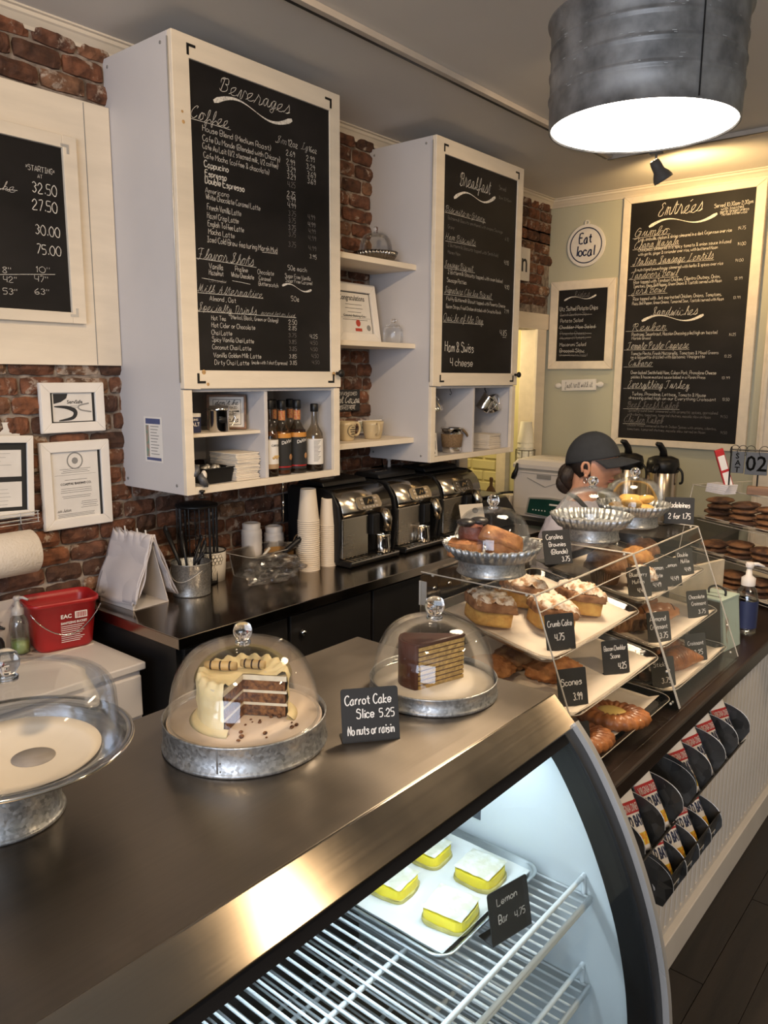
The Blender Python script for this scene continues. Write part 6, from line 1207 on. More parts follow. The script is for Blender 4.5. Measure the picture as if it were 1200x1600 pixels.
def blondie(label, x, y, z, rx, ry, rz, mat, s_=1.0, seed=0):
    t = thing('blondie', label, 'blondie', (x, y, z), rot=(rx, ry, rz), group='blondies under the first dome'); m = MB(); m.smooth = True; rough_block(m, 0.085*s_, 0.07*s_, 0, 0.030, 0.004, seed, fr=70); part('bar', m, mat, t)
redc = pm('dark_red_bar', (0.22, 0.05, 0.02), 0.5, scale=30, col2=(0.1, 0.025, 0.01), bump=0.5)
bz = AT+0.0415
blondie('orange blondie lying flat at the front left under the first dome', 1.655, 1.412, bz, 0, 0, 0.5, orangeb, 0.9, 1); blondie('largest orange blondie leaning on the pile under the first dome', 1.715, 1.452, bz+0.022, radians(-24), radians(22), 0.7, orangeb, 1.1, 2); blondie('orange blondie under the leaning one', 1.718, 1.475, bz, 0, 0, 0.9, orangeb, 0.9, 3)
blondie('dark red bar at the left under the first dome', 1.652, 1.440, bz+0.031, 0, 0, 0.3, redc, 0.62, 4)
for i, (x, y) in enumerate(((1.642, 1.432), (1.652, 1.47))):
    m = MB(); m.smooth = True; m.ball((0, 0, 0), 0.021, 20, 10, (1, 1, 0.42)); o = part('chocolate_cookie', m, pm('black_cookie', (0.018, 0.016, 0.018), 0.35)); o.location = (x, y, bz+0.069); tag(o, ('front' if i == 0 else 'rear')+' round black cookie on top of the dark red bar', 'cookie')
madm = pm('madeleine', (0.66, 0.42, 0.12), 0.6, scale=25, col2=(0.52, 0.28, 0.06), bump=0.3)
for i, (x, y, z, a, b_) in enumerate(((1.68, 2.19, 0.0, 0.2, 0.1), (1.74, 2.21, 0.0, 1.0, 0.0), (1.70, 2.25, 0.0, 2.0, 0.1), (1.705, 2.205, 0.024, 0.7, 0.3), (1.735, 2.235, 0.022, 1.6, -0.3), (1.715, 2.175, 0.018, 2.6, 0.3))):
    t = thing('madeleine', ['lowest left', 'lowest right', 'lowest back', 'top middle', 'top right', 'front'][i]+' yellow madeleine in the pile under the farthest dome', 'madeleine', (x, y, bz+0.001+z), rot=(b_, 0.1, a), group='madeleines')
    m = MB(); m.smooth = True; m.ball((0, 0, 0.012), 1.0, 28, 12, (0.038, 0.026, 0.014), fn=lambda d: 1+0.06*sin(9*math.atan2(d.y, d.x+1.2))); part('cake', m, madm, t)
price_tag('Carolina Brownies Blonde price tag on the nearer acrylic case', (1.775, 1.628, AT), radians(56), 0.072, 0.080, [('Carolina', 0.12, 0.74, 0.6, 0.14, 'p'), ('Brownies', 0.2, 0.52, 0.6, 0.13, 'p'), ('{Blonde}', 0.25, 0.3, 0.6, 0.14, 'p'), ('3.75', 0.62, 0.07, 0.28, 0.14, 'p')], 0.3, 0.05)
price_tag('Madeleines 2 for 1.75 price tag on the farther acrylic case', (1.806, 2.365-0.04, AT), radians(30), 0.085, 0.080, [('Madeleines', 0.1, 0.62, 0.75, 0.2, 'p'), ('2 for 1.75', 0.14, 0.2, 0.74, 0.2, 'p')], 0.12, 0.03)
# ------------------------------------------------------------------ coffee counter
bagm = pm('frosted_bag', (0.66, 0.62, 0.64), 0.35, var=0.05, scale=9, trans=0.15)
t = thing('bag_stand', 'white folded bag stand holding frosted plastic bags at the end of the worktop', 'stand', (0.155, 1.512, ZC+0.0005), radians(2))
A_ = [(-0.098, -0.075), (0.098, -0.075)]
m = MB(); T = 0.002
# triangular sheet: base, front flap, two leaning faces (local x across, y depth)
m.box(-0.10, 0.10, -0.075, 0.075, 0, T); part('base', m, whitepl, t, 0.0005)
m = MB(); m.prism([(-0.075, 0), (-0.075, 0.028), (-0.073, 0.028), (-0.073, 0)], -0.10, 0.10, 'x'); m2_ = m; part('front_lip', m, whitepl, t)
m = MB(); m.prism([(0.075, 0.0), (0.012, 0.245), (0.009, 0.245), (0.072, 0.0)], -0.10, 0.10, 'x'); part('leaning_back', m, whitepl, t, 0.0005)
m = MB(); m.prism([(-0.074, 0.0), (0.006, 0.245), (0.009, 0.245), (-0.071, 0.0)], -0.10, 0.10, 'x'); part('leaning_front', m, whitepl, t, 0.0005)
for x in (-0.045, 0.03, 0.08):
    m = MB(); m.cyl((x, 0.008, 0.235), (x, 0.004, 0.272), 0.0028, 8); part('peg', m, paperw, t)
for k, s_ in enumerate((1, -1)):
    o_ = thing('bag_bundle', ('front' if k == 0 else 'rear')+' bundle of frosted plastic bags hanging on the white stand', 'bags', (0.155, 1.512, ZC), radians(2))
    for j in range(5):
        m = MB(); m.smooth = True
        def fn(u, v, j=j, s_=s_):
            x = -0.118+0.236*u+(0.01*sin(j*2+v*3))*v; top = 0.250; z = top-(0.205+0.006*j)*v
            y0 = 0.008-s_*(0.078*min(1, (top-z)/0.245))-s_*(0.004+j*0.0035)*(0.3+v); y = y0+0.004*sin(u*8+j*1.7)*v+0.003*sin(v*11+j)
            if v < 0.15: y += (0.008*sin(u*17+j*2.2))*(1-v/0.15); z += 0.010*sin(u*13+j*1.9)*(1-v/0.15)
            return (x, y, z)
        m.grid(fn, 26, 18); part('bag', m, bagm, o_, solid=0.0008)
t = thing('utensil_pail', 'small galvanised pail of black utensils right of the bag stand', 'pail', (0.225, 1.712, ZC+0.0005))
m = MB(); m.smooth = True; m.lathe([(0, 0.001), (0.068, 0.0), (0.070, 0.003), (0.069, 0.006), (0.071, 0.055), (0.0725, 0.058), (0.072, 0.118), (0.0745, 0.121), (0.0735, 0.124), (0.070, 0.12), (0.0665, 0.01), (0, 0.008)], seg=48); part('body', m, galv, t)
m = MB(); m.smooth = True; m.tube([(0.073*sin(a), -0.0735*1.0*cos(a)-0.004, 0.105-0.045*sin(a+1.2)**2) for a in [radians(-60+i*10) for i in range(16)]], 0.0016, 6); part('wire_handle', m, silver, t)
for i, (x, y, dx, dy, L_, r) in enumerate(((-0.03, -0.03, -0.05, -0.02, 0.24, 0.010), (0.0, -0.02, -0.025, 0.0, 0.23, 0.007), (0.02, 0.02, 0.015, 0.02, 0.19, 0.008), (-0.02, 0.03, 0.0, 0.035, 0.20, 0.007), (0.035, -0.01, 0.04, 0.01, 0.16, 0.006))):
    m = MB(); m.smooth = True; m.tube([(x*0.5, y*0.5, 0.01), (x, y, 0.12), (x+dx, y+dy, L_)], [0.003, r*0.7, r], 8); m.ball((x+dx, y+dy, L_), r*1.3, 10, 6, (1, 0.5, 1.5)); o = part('utensil', m, blackp); o.location = (0.225, 1.712, ZC)
    tag(o, ['black spoon leaning left out of the pail', 'black spatula, second from the left in the pail', 'black utensil in the middle of the pail', 'black utensil at the back of the pail', 'short black utensil leaning right in the pail'][i], 'utensil', 'utensils in the pail')
enam = pm('white_enamel', (0.62, 0.58, 0.52), 0.35, var=0.04)
t = thing('enamel_canister', 'white canister with honeycomb print and black rim behind the utensil pail', 'canister', (0.115, 1.885, ZC+0.0005))
m = MB(); m.smooth = True; m.lathe([(0, 0), (0.056, 0), (0.060, 0.05), (0.062, 0.120), (0.058, 0.12), (0.054, 0.01), (0, 0.01)], seg=40); part('body', m, enam, t)
m = MB(); m.smooth = True; m.lathe([(0.062, 0.118), (0.0645, 0.121), (0.062, 0.124), (0.058, 0.121)], seg=40); part('rim', m, blackp, t)
m = MB()
for i in range(9):
    for j in range(3):
        a = -1.9+i*0.24+(0.12 if j % 2 else 0); z = 0.078+j*0.0135; m.tube([(0.0618*cos(a+0.12*cos(k*pi/3)), 0.0618*sin(a+0.12*cos(k*pi/3)), z+0.0085*sin(k*pi/3)) for k in range(6)], 0.0008, 4, closed=True)
part('honeycomb_print', m, inkb, t, kind='stuff')
m = MB(); m.box(0.058, 0.064, -0.022, 0.022, 0.02, 0.065, Matrix.Rotation(-0.9, 4, 'Z')); part('paper_label', m, paperw, t)
t = thing('wire_lantern', 'tall black wire cage lantern with a flat lid against the brick wall', 'lantern', (0.105, 1.835, ZC+0.0005))
m = MB(); m.smooth = True; m.lathe([(0, 0.30), (0.075, 0.30), (0.082, 0.304), (0.082, 0.312), (0.06, 0.318), (0.02, 0.322), (0, 0.323)], seg=36); part('lid', m, blackm, t)
m = MB(); m.smooth = True; m.lathe([(0, 0), (0.078, 0), (0.078, 0.008), (0, 0.008)], seg=36); part('base', m, blackm, t)
for i in range(12):
    a = 2*pi*i/12; m = MB(); m.cyl((0.076*cos(a), 0.076*sin(a), 0.005), (0.078*cos(a), 0.078*sin(a), 0.305), 0.0050 if i % 3 == 0 else 0.0024, 6); part('upright', m, blackm, t)
for z in (0.1, 0.2, 0.27):
    m = MB(); m.tube([(0.077*cos(2*pi*i/32), 0.077*sin(2*pi*i/32), z) for i in range(32)], 0.0014, 5, closed=True); part('ring', m, blackm, t)
m = MB()
for z in [0.012+0.016*k for k in range(18)]:
    for i in range(26): a = 2*pi*i/26+(z*200 % 2)*0.06; m.tube([(0.0745*cos(a), 0.0745*sin(a), z), (0.0745*cos(a+0.12), 0.0745*sin(a+0.12), z+0.008), (0.0745*cos(a+0.12), 0.0745*sin(a+0.12), z+0.016)], 0.0005, 3, caps=False)
part('chicken_wire', m, blackm, t, kind='stuff')
clearp = thin_glass('clear_pan', (0.9, 0.89, 0.87), refl=0.14, edge=0.55, rough=0.1)
t = thing('food_pan', 'clear plastic food pan holding a knife and scraper behind the crumpled bag', 'pan', (0.185, 2.105, ZC+0.0005), radians(4))
m = MB(); m.smooth = True; loft(m, [rring(0.065, 0.125, 0.02, 0), rring(0.075, 0.14, 0.022, 0.095), rring(0.086, 0.150, 0.022, 0.097), rring(0.086, 0.150, 0.022, 0.101), rring(0.072, 0.137, 0.02, 0.099), rring(0.062, 0.122, 0.018, 0.004)], True, True); part('body', m, clearp, t)
m = MB(); m.smooth = True; m.tube(rring(0.086, 0.150, 0.022, 0.099, 8), 0.0015, 6, closed=True); part('rim', m, acryedge, t)
m = MB(); m.smooth = True; m.lathe([(0, 0), (0.055, 0), (0.06, 0.004), (0.066, 0.075), (0.063, 0.075), (0.056, 0.006), (0, 0.005)], seg=32, M=Matrix.Translation((0, 0.06, 0.006))); o = part('scoop_cup', m, pm('amber_plastic', (0.36, 0.20, 0.07), 0.3, var=0.1)); o.location = (0.185, 2.135, ZC); tag(o, 'amber plastic container inside the clear food pan', 'container')
t = thing('scraper', 'scraper with a black and brown handle sticking out of the clear food pan', 'utensil', (0.205, 2.07, ZC+0.012), rot=(radians(-52), radians(14), radians(-18)))
m = MB(); m.box(-0.014, 0.014, -0.002, 0.002, 0.0, 0.12); part('blade', m, chrome, t, 0.001)
m = MB(); m.smooth = True; m.tube([(0, 0, 0.11), (0, 0, 0.14), (0, 0, 0.20), (0, 0, 0.215)], [0.008, 0.011, 0.013, 0.009], 10); part('handle', m, blackp, t)
t = thing('butter_knife', 'white spatula with a red marked tip in the clear food pan', 'utensil', (0.215, 1.985, ZC+0.012), rot=(radians(-48), 0, radians(-10)))
m = MB(); m.box(-0.016, 0.016, -0.0015, 0.0015, 0.0, 0.07); part('blade', m, enam, t, 0.001)
m = MB(); m.box(-0.010, 0.010, -0.003, -0.0016, 0.02, 0.045); part('red_mark', m, redm, t)
m = MB(); m.smooth = True; m.tube([(0, 0, 0.06), (0, 0, 0.10), (0, 0, 0.15)], [0.004, 0.006, 0.006], 8); part('handle', m, enam, t)
for i, (x, y, h) in enumerate(((0.075, 2.135, 0.192), (0.075, 2.262, 0.160))):
    t = thing('sugar_jar', ('taller left' if i == 0 else 'shorter right')+' white ribbed jar behind the clear food pan', 'jar', (x, y, ZC+0.0005))
    m = MB(); m.smooth = True; m.lathe([(0, 0), (0.041, 0), (0.043, 0.004)]+[(0.043+0.0014*(k % 2), 0.01+k*(h-0.045)/14) for k in range(15)]+[(0.042, h-0.03), (0.034, h-0.026)], seg=36); part('body', m, whitepl, t)
    m = MB(); m.smooth = True; m.lathe([(0.038, h-0.028), (0.039, h-0.004), (0.031, h), (0.026, h), (0.024, h-0.004), (0, h-0.004)], seg=36); part('lid', m, whitepl, t)
m = MB(); m.smooth = False
def crumple(u, v):
    a = 2*pi*u; th = pi*v; d = Vector((sin(th)*cos(a), sin(th)*sin(a), cos(th)))
    k = 1+0.5*noise.noise(d*2.3+Vector((4, 1, 7)))+0.22*abs(noise.noise(d*6)); return (0.058*d.x*k, 0.135*d.y*k, max(0.0, 0.046+0.052*d.z*k))
m.grid(crumple, 44, 24, cu=True); o = part('plastic_bag', m, thin_glass('film_bag', (0.80, 0.79, 0.79), refl=0.22, edge=0.7, rough=0.25)); o.location = (0.315, 2.045, ZC+0.001); tag(o, 'crumpled clear plastic bag lying in front of the cup stacks', 'bag')
# paper cups: every cup of the two nested stacks
cupm = pm('paper_cup', (0.70, 0.61, 0.50), 0.55, var=0.02)
def cup_mesh(R, H):
    m = MB(); m.smooth = True; m.lathe([(0, 0.004), (R*0.68, 0.004), (R*0.69, 0.0), (R*0.70, 0.0), (R*0.72, 0.006), (R*0.985, H-0.003)], seg=30); bm_ = m.mesh('body', cupm)
    m2 = MB(); m2.smooth = True; m2.lathe([(R*0.985, H-0.003), (R*1.03, H-0.003), (R*1.045, H-0.001), (R*1.03, H), (R*0.97, H), (R*0.93, H-0.02), (R*0.70, 0.008), (0, 0.007)], seg=30); return bm_, m2.mesh('rim', cupm)
ords = ['bottom', 'second', 'third', 'fourth', 'fifth', 'sixth', 'seventh', 'eighth', 'ninth', 'tenth', 'eleventh', 'twelfth', 'thirteenth', 'fourteenth', 'fifteenth', 'sixteenth', 'seventeenth', 'eighteenth', 'nineteenth', 'twentieth']
def cup_stack(x, y, R, H, n, dz, what, grp, z0=None, inv=True):
    bm_, rm_ = cup_mesh(R, H); z0 = ZC if z0 is None else z0
    for k in range(n):     # nested upside down: each next cup sits a rim higher
        lab = ('bottom' if k == 0 else 'topmost' if k == n-1 else (ords[k]+' from the bottom,' if k < 20 else ords[n-1-k].replace('bottom', 'topmost')+' from the top,'))+' cup of the '+what
        t = thing('paper_cup', lab, 'cup', (x, y, z0+k*dz+(H if inv else 0)), rot=(pi if inv else 0, 0, 0), group=grp); link('body', bm_, t); link('rim', rm_, t)
cup_stack(0.292, 2.262, 0.0455, 0.135, 25, 0.0088, 'taller white cup stack by the coffee machine', 'cups in the taller stack')
cup_stack(0.297, 2.372, 0.0375, 0.118, 22, 0.0084, 'shorter white cup stack by the coffee machine', 'cups in the shorter stack')
t = thing('white_bowl', 'white bowl with a rope loop behind the cup stacks', 'bowl', (0.115, 2.335, ZC+0.0005))
m = MB(); m.smooth = True; m.lathe([(0, 0), (0.04, 0), (0.048, 0.01), (0.055, 0.07), (0.052, 0.07), (0.044, 0.01), (0, 0.008)], seg=32); part('body', m, enam, t)
m = MB(); m.smooth = True; m.tube(_sm3([(0.04, -0.035, 0.07), (0.045, -0.03, 0.11), (0.045, 0.0, 0.125), (0.045, 0.03, 0.11), (0.04, 0.035, 0.07)]), 0.003, 6); part('rope_loop', m, burl, t)
# plug strip and chrome whisk under the first cabinet
t = thing('wall_outlet', 'black outlet plate with two plugs on the brick wall above the cups', 'outlet', (0.0225, 2.40, 1.165))
m = MB(); m.box(0, 0.012, -0.045, 0.045, -0.065, 0.065); part('plate', m, blackp, t, 0.004)
for z in (-0.025, 0.025): m = MB(); m.smooth = True; m.lathe([(0.011, 0), (0.013, 0.004), (0.010, 0.006)], seg=16, arc=(0.4, 2.8), M=plane_M((0.012, 0.02, z), (0, 1, 0), (0, 0, 1))); part('socket_highlight', m, silver, t)
t = thing('milk_frother', 'thin chrome rod hanging under the right end of the nearer cabinet', 'utensil', (0.20, 2.205, 1.346))
m = MB(); m.smooth = True; m.cyl((0, 0, 0), (0, 0, -0.07), 0.006, 10); m.cyl((0, 0, -0.07), (0, 0, -0.20), 0.0025, 8); m.ball((0, 0, -0.12), 0.006, 10, 6, (1, 1, 2.5)); part('rod', m, chrome, t)
# coffee machines
steelM = stainless('machine_steel', (0.46, 0.42, 0.36), 0.22, 'Y', 0.5)
def coffee_machine(label, y0, grp='bean to cup coffee machines'):
    W = 0.345; t = thing('coffee_machine', label, 'coffee machine', (0.045, y0, ZC+0.0005), group=grp)
    m = MB(); m.prism([(0, 0.012), (0.31, 0.012), (0.325, 0.12), (0.325, 0.20), (0.315, 0.26), (0.275, 0.318), (0.24, 0.330), (0.02, 0.330), (0, 0.31)], 0, 0.022, 'y'); m.prism([(0, 0.012), (0.31, 0.012), (0.325, 0.12), (0.325, 0.20), (0.315, 0.26), (0.275, 0.318), (0.24, 0.330), (0.02, 0.330), (0, 0.31)], W-0.022, W, 'y'); m.box(0.0, 0.24, 0.022, W-0.022, 0.012, 0.325); part('black_body', m, blackp, t, 0.006)
    m = MB(); m.smooth = True; pr2 = [(0.332, 0.212), (0.330, 0.235), (0.322, 0.262), (0.306, 0.288), (0.284, 0.308), (0.255, 0.322)]
    m.add([(p[0], y, p[1]) for y in (0.010, W-0.010) for p in pr2], [(i, i+1, 7+i, 6+i) for i in range(5)]); part('control_fascia', m, steelM, t, solid=0.006)
    def fp(u, v): k = 0.214+0.10*v; i = min(4, int(v*4.2)); x = pr2[0][0]-0.075*v**2.2; return (x+0.0045, W*0.28+W*0.46*u, 0.222+0.082*v)
    cmb = MB(); pan = MB()
    c_ = Vector((0.3285, W*0.52, 0.262)); nx = Vector((0.88, 0, 0.47)); up_ = Vector((-0.47, 0, 0.88)); PM = plane_M(c_, (0, 1, 0), up_)
    m = MB(); m.prism(rr_rect(0.080, 0.030, 0.018, 5), -0.002, 0.003, 'z', PM); kp = part('key_pad', m, steelM, t, 0.001)
    m = MB(); m.box(-0.030, 0.030, -0.012, 0.024, 0.003, 0.0045, PM); part('screen', m, blackp, kp)
    m = MB(); ribbon(m, [(-0.012, -0.006), (0.004, 0.012), (0.014, 0.0), (0.02, 0.01)], 0.006, lambda u, v: tuple(PM @ Vector((u, v, 0.005)))); part('screen_glyph', m, pm('screen_gold', (0.3, 0.2, 0.08), 0.4), kp)
    for i in range(5):
        m = MB(); m.box(-0.052+i*0.0215, -0.036+i*0.0215, -0.026, -0.017, 0.003, 0.0055, PM); part('button', m, chrome, kp, 0.001)
    for i in (-1, 1):
        for j in range(2): m = MB(); m.box(i*0.045-0.009, i*0.045+0.009, -0.006+j*0.016, 0.004+j*0.016, 0.003, 0.0055, PM); part('button', m, chrome, kp, 0.001)
    m = MB(); m.box(0.24, 0.330, 0.012, W*0.52, 0.03, 0.208); part('front_panel', m, steelM, t, 0.005)
    m = MB(); m.box(0.20, 0.292, W*0.52, W-0.014, 0.03, 0.208); part('recess', m, blackp, t)
    m = MB(); m.box(0.29, 0.352, W*0.54, W*0.68, 0.115, 0.210); part('spout_housing', m, blackp, t, 0.006)
    m = MB(); m.smooth = True; m.tube([(0.330, W*0.77, 0.212), (0.352, W*0.77, 0.205), (0.366, W*0.77, 0.18), (0.366, W*0.77, 0.13)], [0.022, 0.026, 0.024, 0.020], 14); part('spout', m, steelM, t)
    m = MB(); m.prism([(0.28, 0.002), (0.375, 0.002), (0.382, 0.012), (0.380, 0.026), (0.28, 0.028)], 0.008, W-0.008, 'y'); tr_ = part('drip_tray', m, blackp, t, 0.003)
    m = MB(); m.box(0.379, 0.3825, 0.012, W-0.012, 0.020, 0.026); part('chrome_edge', m, chrome, tr_)
    for i in range(12): m = MB(); m.box(0.325, 0.376, 0.02+i*0.0262, 0.032+i*0.0262, 0.027, 0.0295); part('grille_slat', m, steelM, tr_)
    m = MB(); m.prism([(0.03, 0.331), (0.20, 0.331), (0.19, 0.350), (0.05, 0.356)], 0.03, W-0.03, 'y'); part('bean_lid', m, blackp, t, 0.005)
    m = MB(); m.box(0.035, 0.055, 0.06, 0.14, 0.352, 0.357); m.box(0.10, 0.12, 0.09, 0.18, 0.351, 0.356); part('lid_highlight', m, chrome, t, kind='stuff')
    return t
for i in range(3): coffee_machine(['nearest coffee machine, beside the paper cups', 'middle one of the three coffee machines', 'farthest coffee machine, beside the black printer'][i], 2.372+[0, 0.375, 0.735][i])
pitcher('milk_pitcher', 'steel milk pitcher on the drip tray of the nearest coffee machine', (0.392, 2.628, ZC+0.031), (0, 0, radians(95)), 0.036, 0.082)
pitcher('milk_pitcher', 'steel milk pitcher on the drip tray of the middle coffee machine', (0.395, 2.925, ZC+0.031), (0, 0, radians(95)), 0.033, 0.078)
pump_bottle('pump_bottle', 'white pump bottle behind the middle coffee machine', (0.07, 3.06, ZC+0.0005), whitepl, None, 0.415, 0.033, whitepl)
t = thing('printer', 'black printer at the far end of the coffee counter', 'printer', (0.06, 3.50, ZC+0.0005))
m = MB(); m.prism([(0, 0), (0.36, 0), (0.36, 0.07), (0.30, 0.15), (0.06, 0.17), (0, 0.16)], 0, 0.25, 'y'); part('body', m, blackp, t, 0.01)
m = MB(); m.box(0.08, 0.28, 0.03, 0.22, 0.163, 0.17); part('paper_slot', m, pm('dark_grey_plastic', (0.03, 0.03, 0.032), 0.5), t, 0.003)
t = thing('notice_card', 'white card with a black and cream print leaning by the third coffee machine', 'card', (0.445, 3.28, ZC+0.088), rot=(0, radians(-20), radians(-25)))
m = MB(); m.box(0, 0.002, -0.07, 0.07, 0, 0.085); part('card', m, napm, t)
m = MB(); m.ball((0.003, 0.02, 0.05), 0.018, 14, 8, (0.05, 1, 0.8)); part('black_spot', m, inkb, t)
m = MB(); m.ball((0.003, -0.015, 0.03), 0.014, 14, 8, (0.05, 0.8, 1)); part('cream_spot', m, enam, t)
m = MB(); m.box(0.33, 0.43, 3.24, 3.35, ZC+0.0005, ZC+0.09); tag(part('black_box', m, blackp, None, 0.004), 'black box under the leaning card on the coffee counter', 'box')
m = MB(); m.box(0.30, 0.303, 3.12, 3.20, ZC+0.0305+0.21, ZC+0.345+0.02); 
# alcove shelf and things seen through the opening
t = thing('alcove_shelf', 'dark shelf in front of the yellow painted brick', 'shelf', (0, 0, 0)); m = MB(); m.box(-0.9, -0.3, 4.70, 5.09, 0.84, 0.865); part('board', m, dark, t); m = MB(); m.box(-0.88, -0.32, 4.75, 5.05, 0.0, 0.84); part('support', m, dark, t)
m = MB(); m.smooth = True; m.lathe([(0.0, 0.0), (0.05, 0.0), (0.052, 0.03), (0.03, 0.07), (0.014, 0.09), (0.013, 0.12), (0.018, 0.14), (0.012, 0.152), (0, 0.154)], seg=24, M=Matrix.Diagonal((1, 0.25, 1, 1))); o = part('cutting_paddle', m, pm('dark_brown', (0.08, 0.04, 0.025), 0.5)); o.location = (-0.47, 4.90, 0.866); tag(o, 'brown round handled paddle on the alcove shelf', 'paddle')
m = MB(); m.smooth = True; m.lathe([(0, 0), (0.05, 0.0), (0.055, 0.02), (0.05, 0.045), (0.03, 0.06), (0, 0.064)], seg=24); o = part('glass_bowl', m, glass); o.location = (-0.58, 4.86, 0.866); tag(o, 'clear glass lidded bowl on the alcove shelf', 'bowl')
# wire basket of foam cups
t = thing('wire_basket', 'tall black wire basket holding foam cups beside the white machine', 'basket', (0.115, 4.36, 0.9255))
for z in (0.0, 0.12, 0.2, 0.285, 0.37):
    m = MB(); m.tube([(0.062*cos(2*pi*i/28), 0.062*sin(2*pi*i/28), z+0.003) for i in range(28)], 0.0022, 6, closed=True); part('ring', m, blackm, t)
for i in range(9): a = 2*pi*i/9; m = MB(); m.cyl((0.062*cos(a), 0.062*sin(a), 0), (0.062*cos(a), 0.062*sin(a), 0.373), 0.002, 6); part('upright', m, blackm, t)
cupf = pm('foam_cup', (0.75, 0.72, 0.60), 0.6, var=0.02)
m = MB(); m.smooth = True; m.lathe([(0, 0), (0.036, 0), (0.052, 0.13), (0.053, 0.132), (0.0, 0.132)], seg=28); fcm = m.mesh('body', cupf)
for k in range(14):
    o = link('foam_cup', fcm, None, (0.115, 4.36, 0.94+k*0.031), None); tag(o, ('bottom' if k == 0 else 'topmost' if k == 13 else ords[k]+' from the bottom,')+' foam cup in the wire basket', 'cup', 'foam cups in the wire basket')
    o.rotation_euler = (pi, 0, 0); o.location.z += 0.132
# white counter-top machine
t = thing('bread_machine', 'white lidded countertop machine with black latches and a green screen', 'machine', (0.185, 4.10, 0.9255))
m = MB(); loft(m, [rring(0.205, 0.15, 0.02, 0), rring(0.212, 0.155, 0.02, 0.05), rring(0.212, 0.155, 0.02, 0.275)], True, True); b_ = part('body', m, whitepl, t); b_.location = (0.21, 0.155, 0)
m = MB(); loft(m, [rring(0.208, 0.15, 0.02, 0.276), rring(0.208, 0.15, 0.02, 0.29)], True, True); b_ = part('gasket', m, silver, t); b_.location = (0.21, 0.155, 0)
m = MB(); m.smooth = False; loft(m, [rring(0.218, 0.16, 0.022, 0.29), rring(0.218, 0.16, 0.022, 0.312), rring(0.20, 0.145, 0.03, 0.338), rring(0.17, 0.12, 0.03, 0.348)], True, True); b_ = part('lid', m, whitepl, t); b_.location = (0.21, 0.155, 0)
for x in (0.03, 0.42):
    m = MB(); m.smooth = True; m.tube([(x, -0.008, 0.318), (x, -0.014, 0.28), (x-0.01, -0.018, 0.25), (x-0.022, -0.012, 0.225)], [0.008, 0.012, 0.017, 0.014], 10); part('latch', m, blackp, t)
m = MB(); m.box(0.05, 0.40, -0.004, 0.0, 0.262, 0.264); m.prism([(0.10, 0.235), (0.22, 0.19), (0.34, 0.235), (0.34, 0.232), (0.22, 0.186), (0.10, 0.232)], -0.004, 0.0, 'y'); part('chevron_groove', m, inkg, t, kind='stuff')
m = MB(); m.box(0.165, 0.255, -0.006, 0.0, 0.215+0.02, 0.238+0.02); part('name_plate', m, inkg, t)
sg = thing('control_panel', '', '') if False else None
m = MB(); m.prism([(0.10, 0.02), (0.40, 0.0), (0.40, 0.125), (0.26, 0.13), (0.12, 0.12)], -0.014, 0.0, 'y'); cp = part('control_panel', m, silver, t, 0.002)
m = MB(); m.prism([(0.112, 0.026), (0.39, 0.01), (0.39, 0.115), (0.26, 0.12), (0.13, 0.112)], -0.016, -0.0141, 'y'); part('green_screen', m, pm('teal_screen', (0.012, 0.055, 0.045), 0.3), cp)
m = MB()
for i in range(5): m.box(0.15+i*0.02, 0.157+i*0.02, -0.0168, -0.0161, 0.045, 0.052)
m.box(0.26, 0.34, -0.0168, -0.0161, 0.085, 0.095); part('screen_marks', m, paperw, cp, kind='stuff')
t = thing('power_cord', 'thick black cord arching beside the white machine', 'cord', (0, 0, 0)); m = MB(); m.smooth = True; m.tube(_sm3([(0.06, 4.06, 0.928), (0.07, 4.05, 1.0), (0.10, 4.06, 1.045), (0.16, 4.09, 1.06), (0.184, 4.15, 1.055)]), 0.008, 8); part('cable', m, blackp, t)
for i in range(3):
    m = MB(); m.box(-0.006, 0.006, 0, 0.12, 0, 0.115); o = part('folded_menu', m, napm); o.location = (0.098+i*0.026, 4.10, 0.9255); o.rotation_euler = (0, radians(9), 0); tag(o, ['leftmost', 'middle', 'rightmost'][i]+' of the cream booklets standing beside the white machine', 'booklet', 'booklets beside the white machine')
# airpots
def airpot(label, x, y):
    t = thing('airpot', label, 'airpot', (x, y, 0.9255), 0, 'airpots on the back counter')
    m = MB(); m.smooth = True; m.lathe([(0, 0), (0.082, 0.0), (0.084, 0.01), (0.084, 0.30), (0.08, 0.305)], seg=40); part('steel_body', m, pm('warm_steel', (0.50, 0.42, 0.34), 0.22, metal=1, var=0.05), t)
    m = MB(); m.smooth = True; m.lathe([(0.086, 0.298), (0.090, 0.305), (0.090, 0.345), (0.082, 0.375), (0.05, 0.388), (0, 0.39)], seg=40); part('head', m, blackp, t)
    m = MB(); m.smooth = True; m.tube([(0.0, 0.0, 0.385), (0.0, -0.01, 0.42), (-0.01, -0.04, 0.455), (-0.015, -0.07, 0.462)], [0.024, 0.020, 0.017, 0.012], 10); part('pump_lever', m, blackp, t)
    m = MB(); m.smooth = True; m.tube([(0, -0.08, 0.335), (0, -0.12, 0.325), (0, -0.125, 0.30)], [0.022, 0.016, 0.012], 10); part('spout', m, blackp, t)
    m = MB(); m.smooth = True; m.tube(_sm3([(0.088, 0.0, 0.33), (0.112, 0, 0.30), (0.115, 0, 0.25), (0.10, 0, 0.24)]), 0.007, 8); part('handle', m, blackp, t)
airpot('left black topped airpot behind the employee', 0.755, 4.45); airpot('right black topped airpot below the menu chalkboard', 0.975, 4.42)
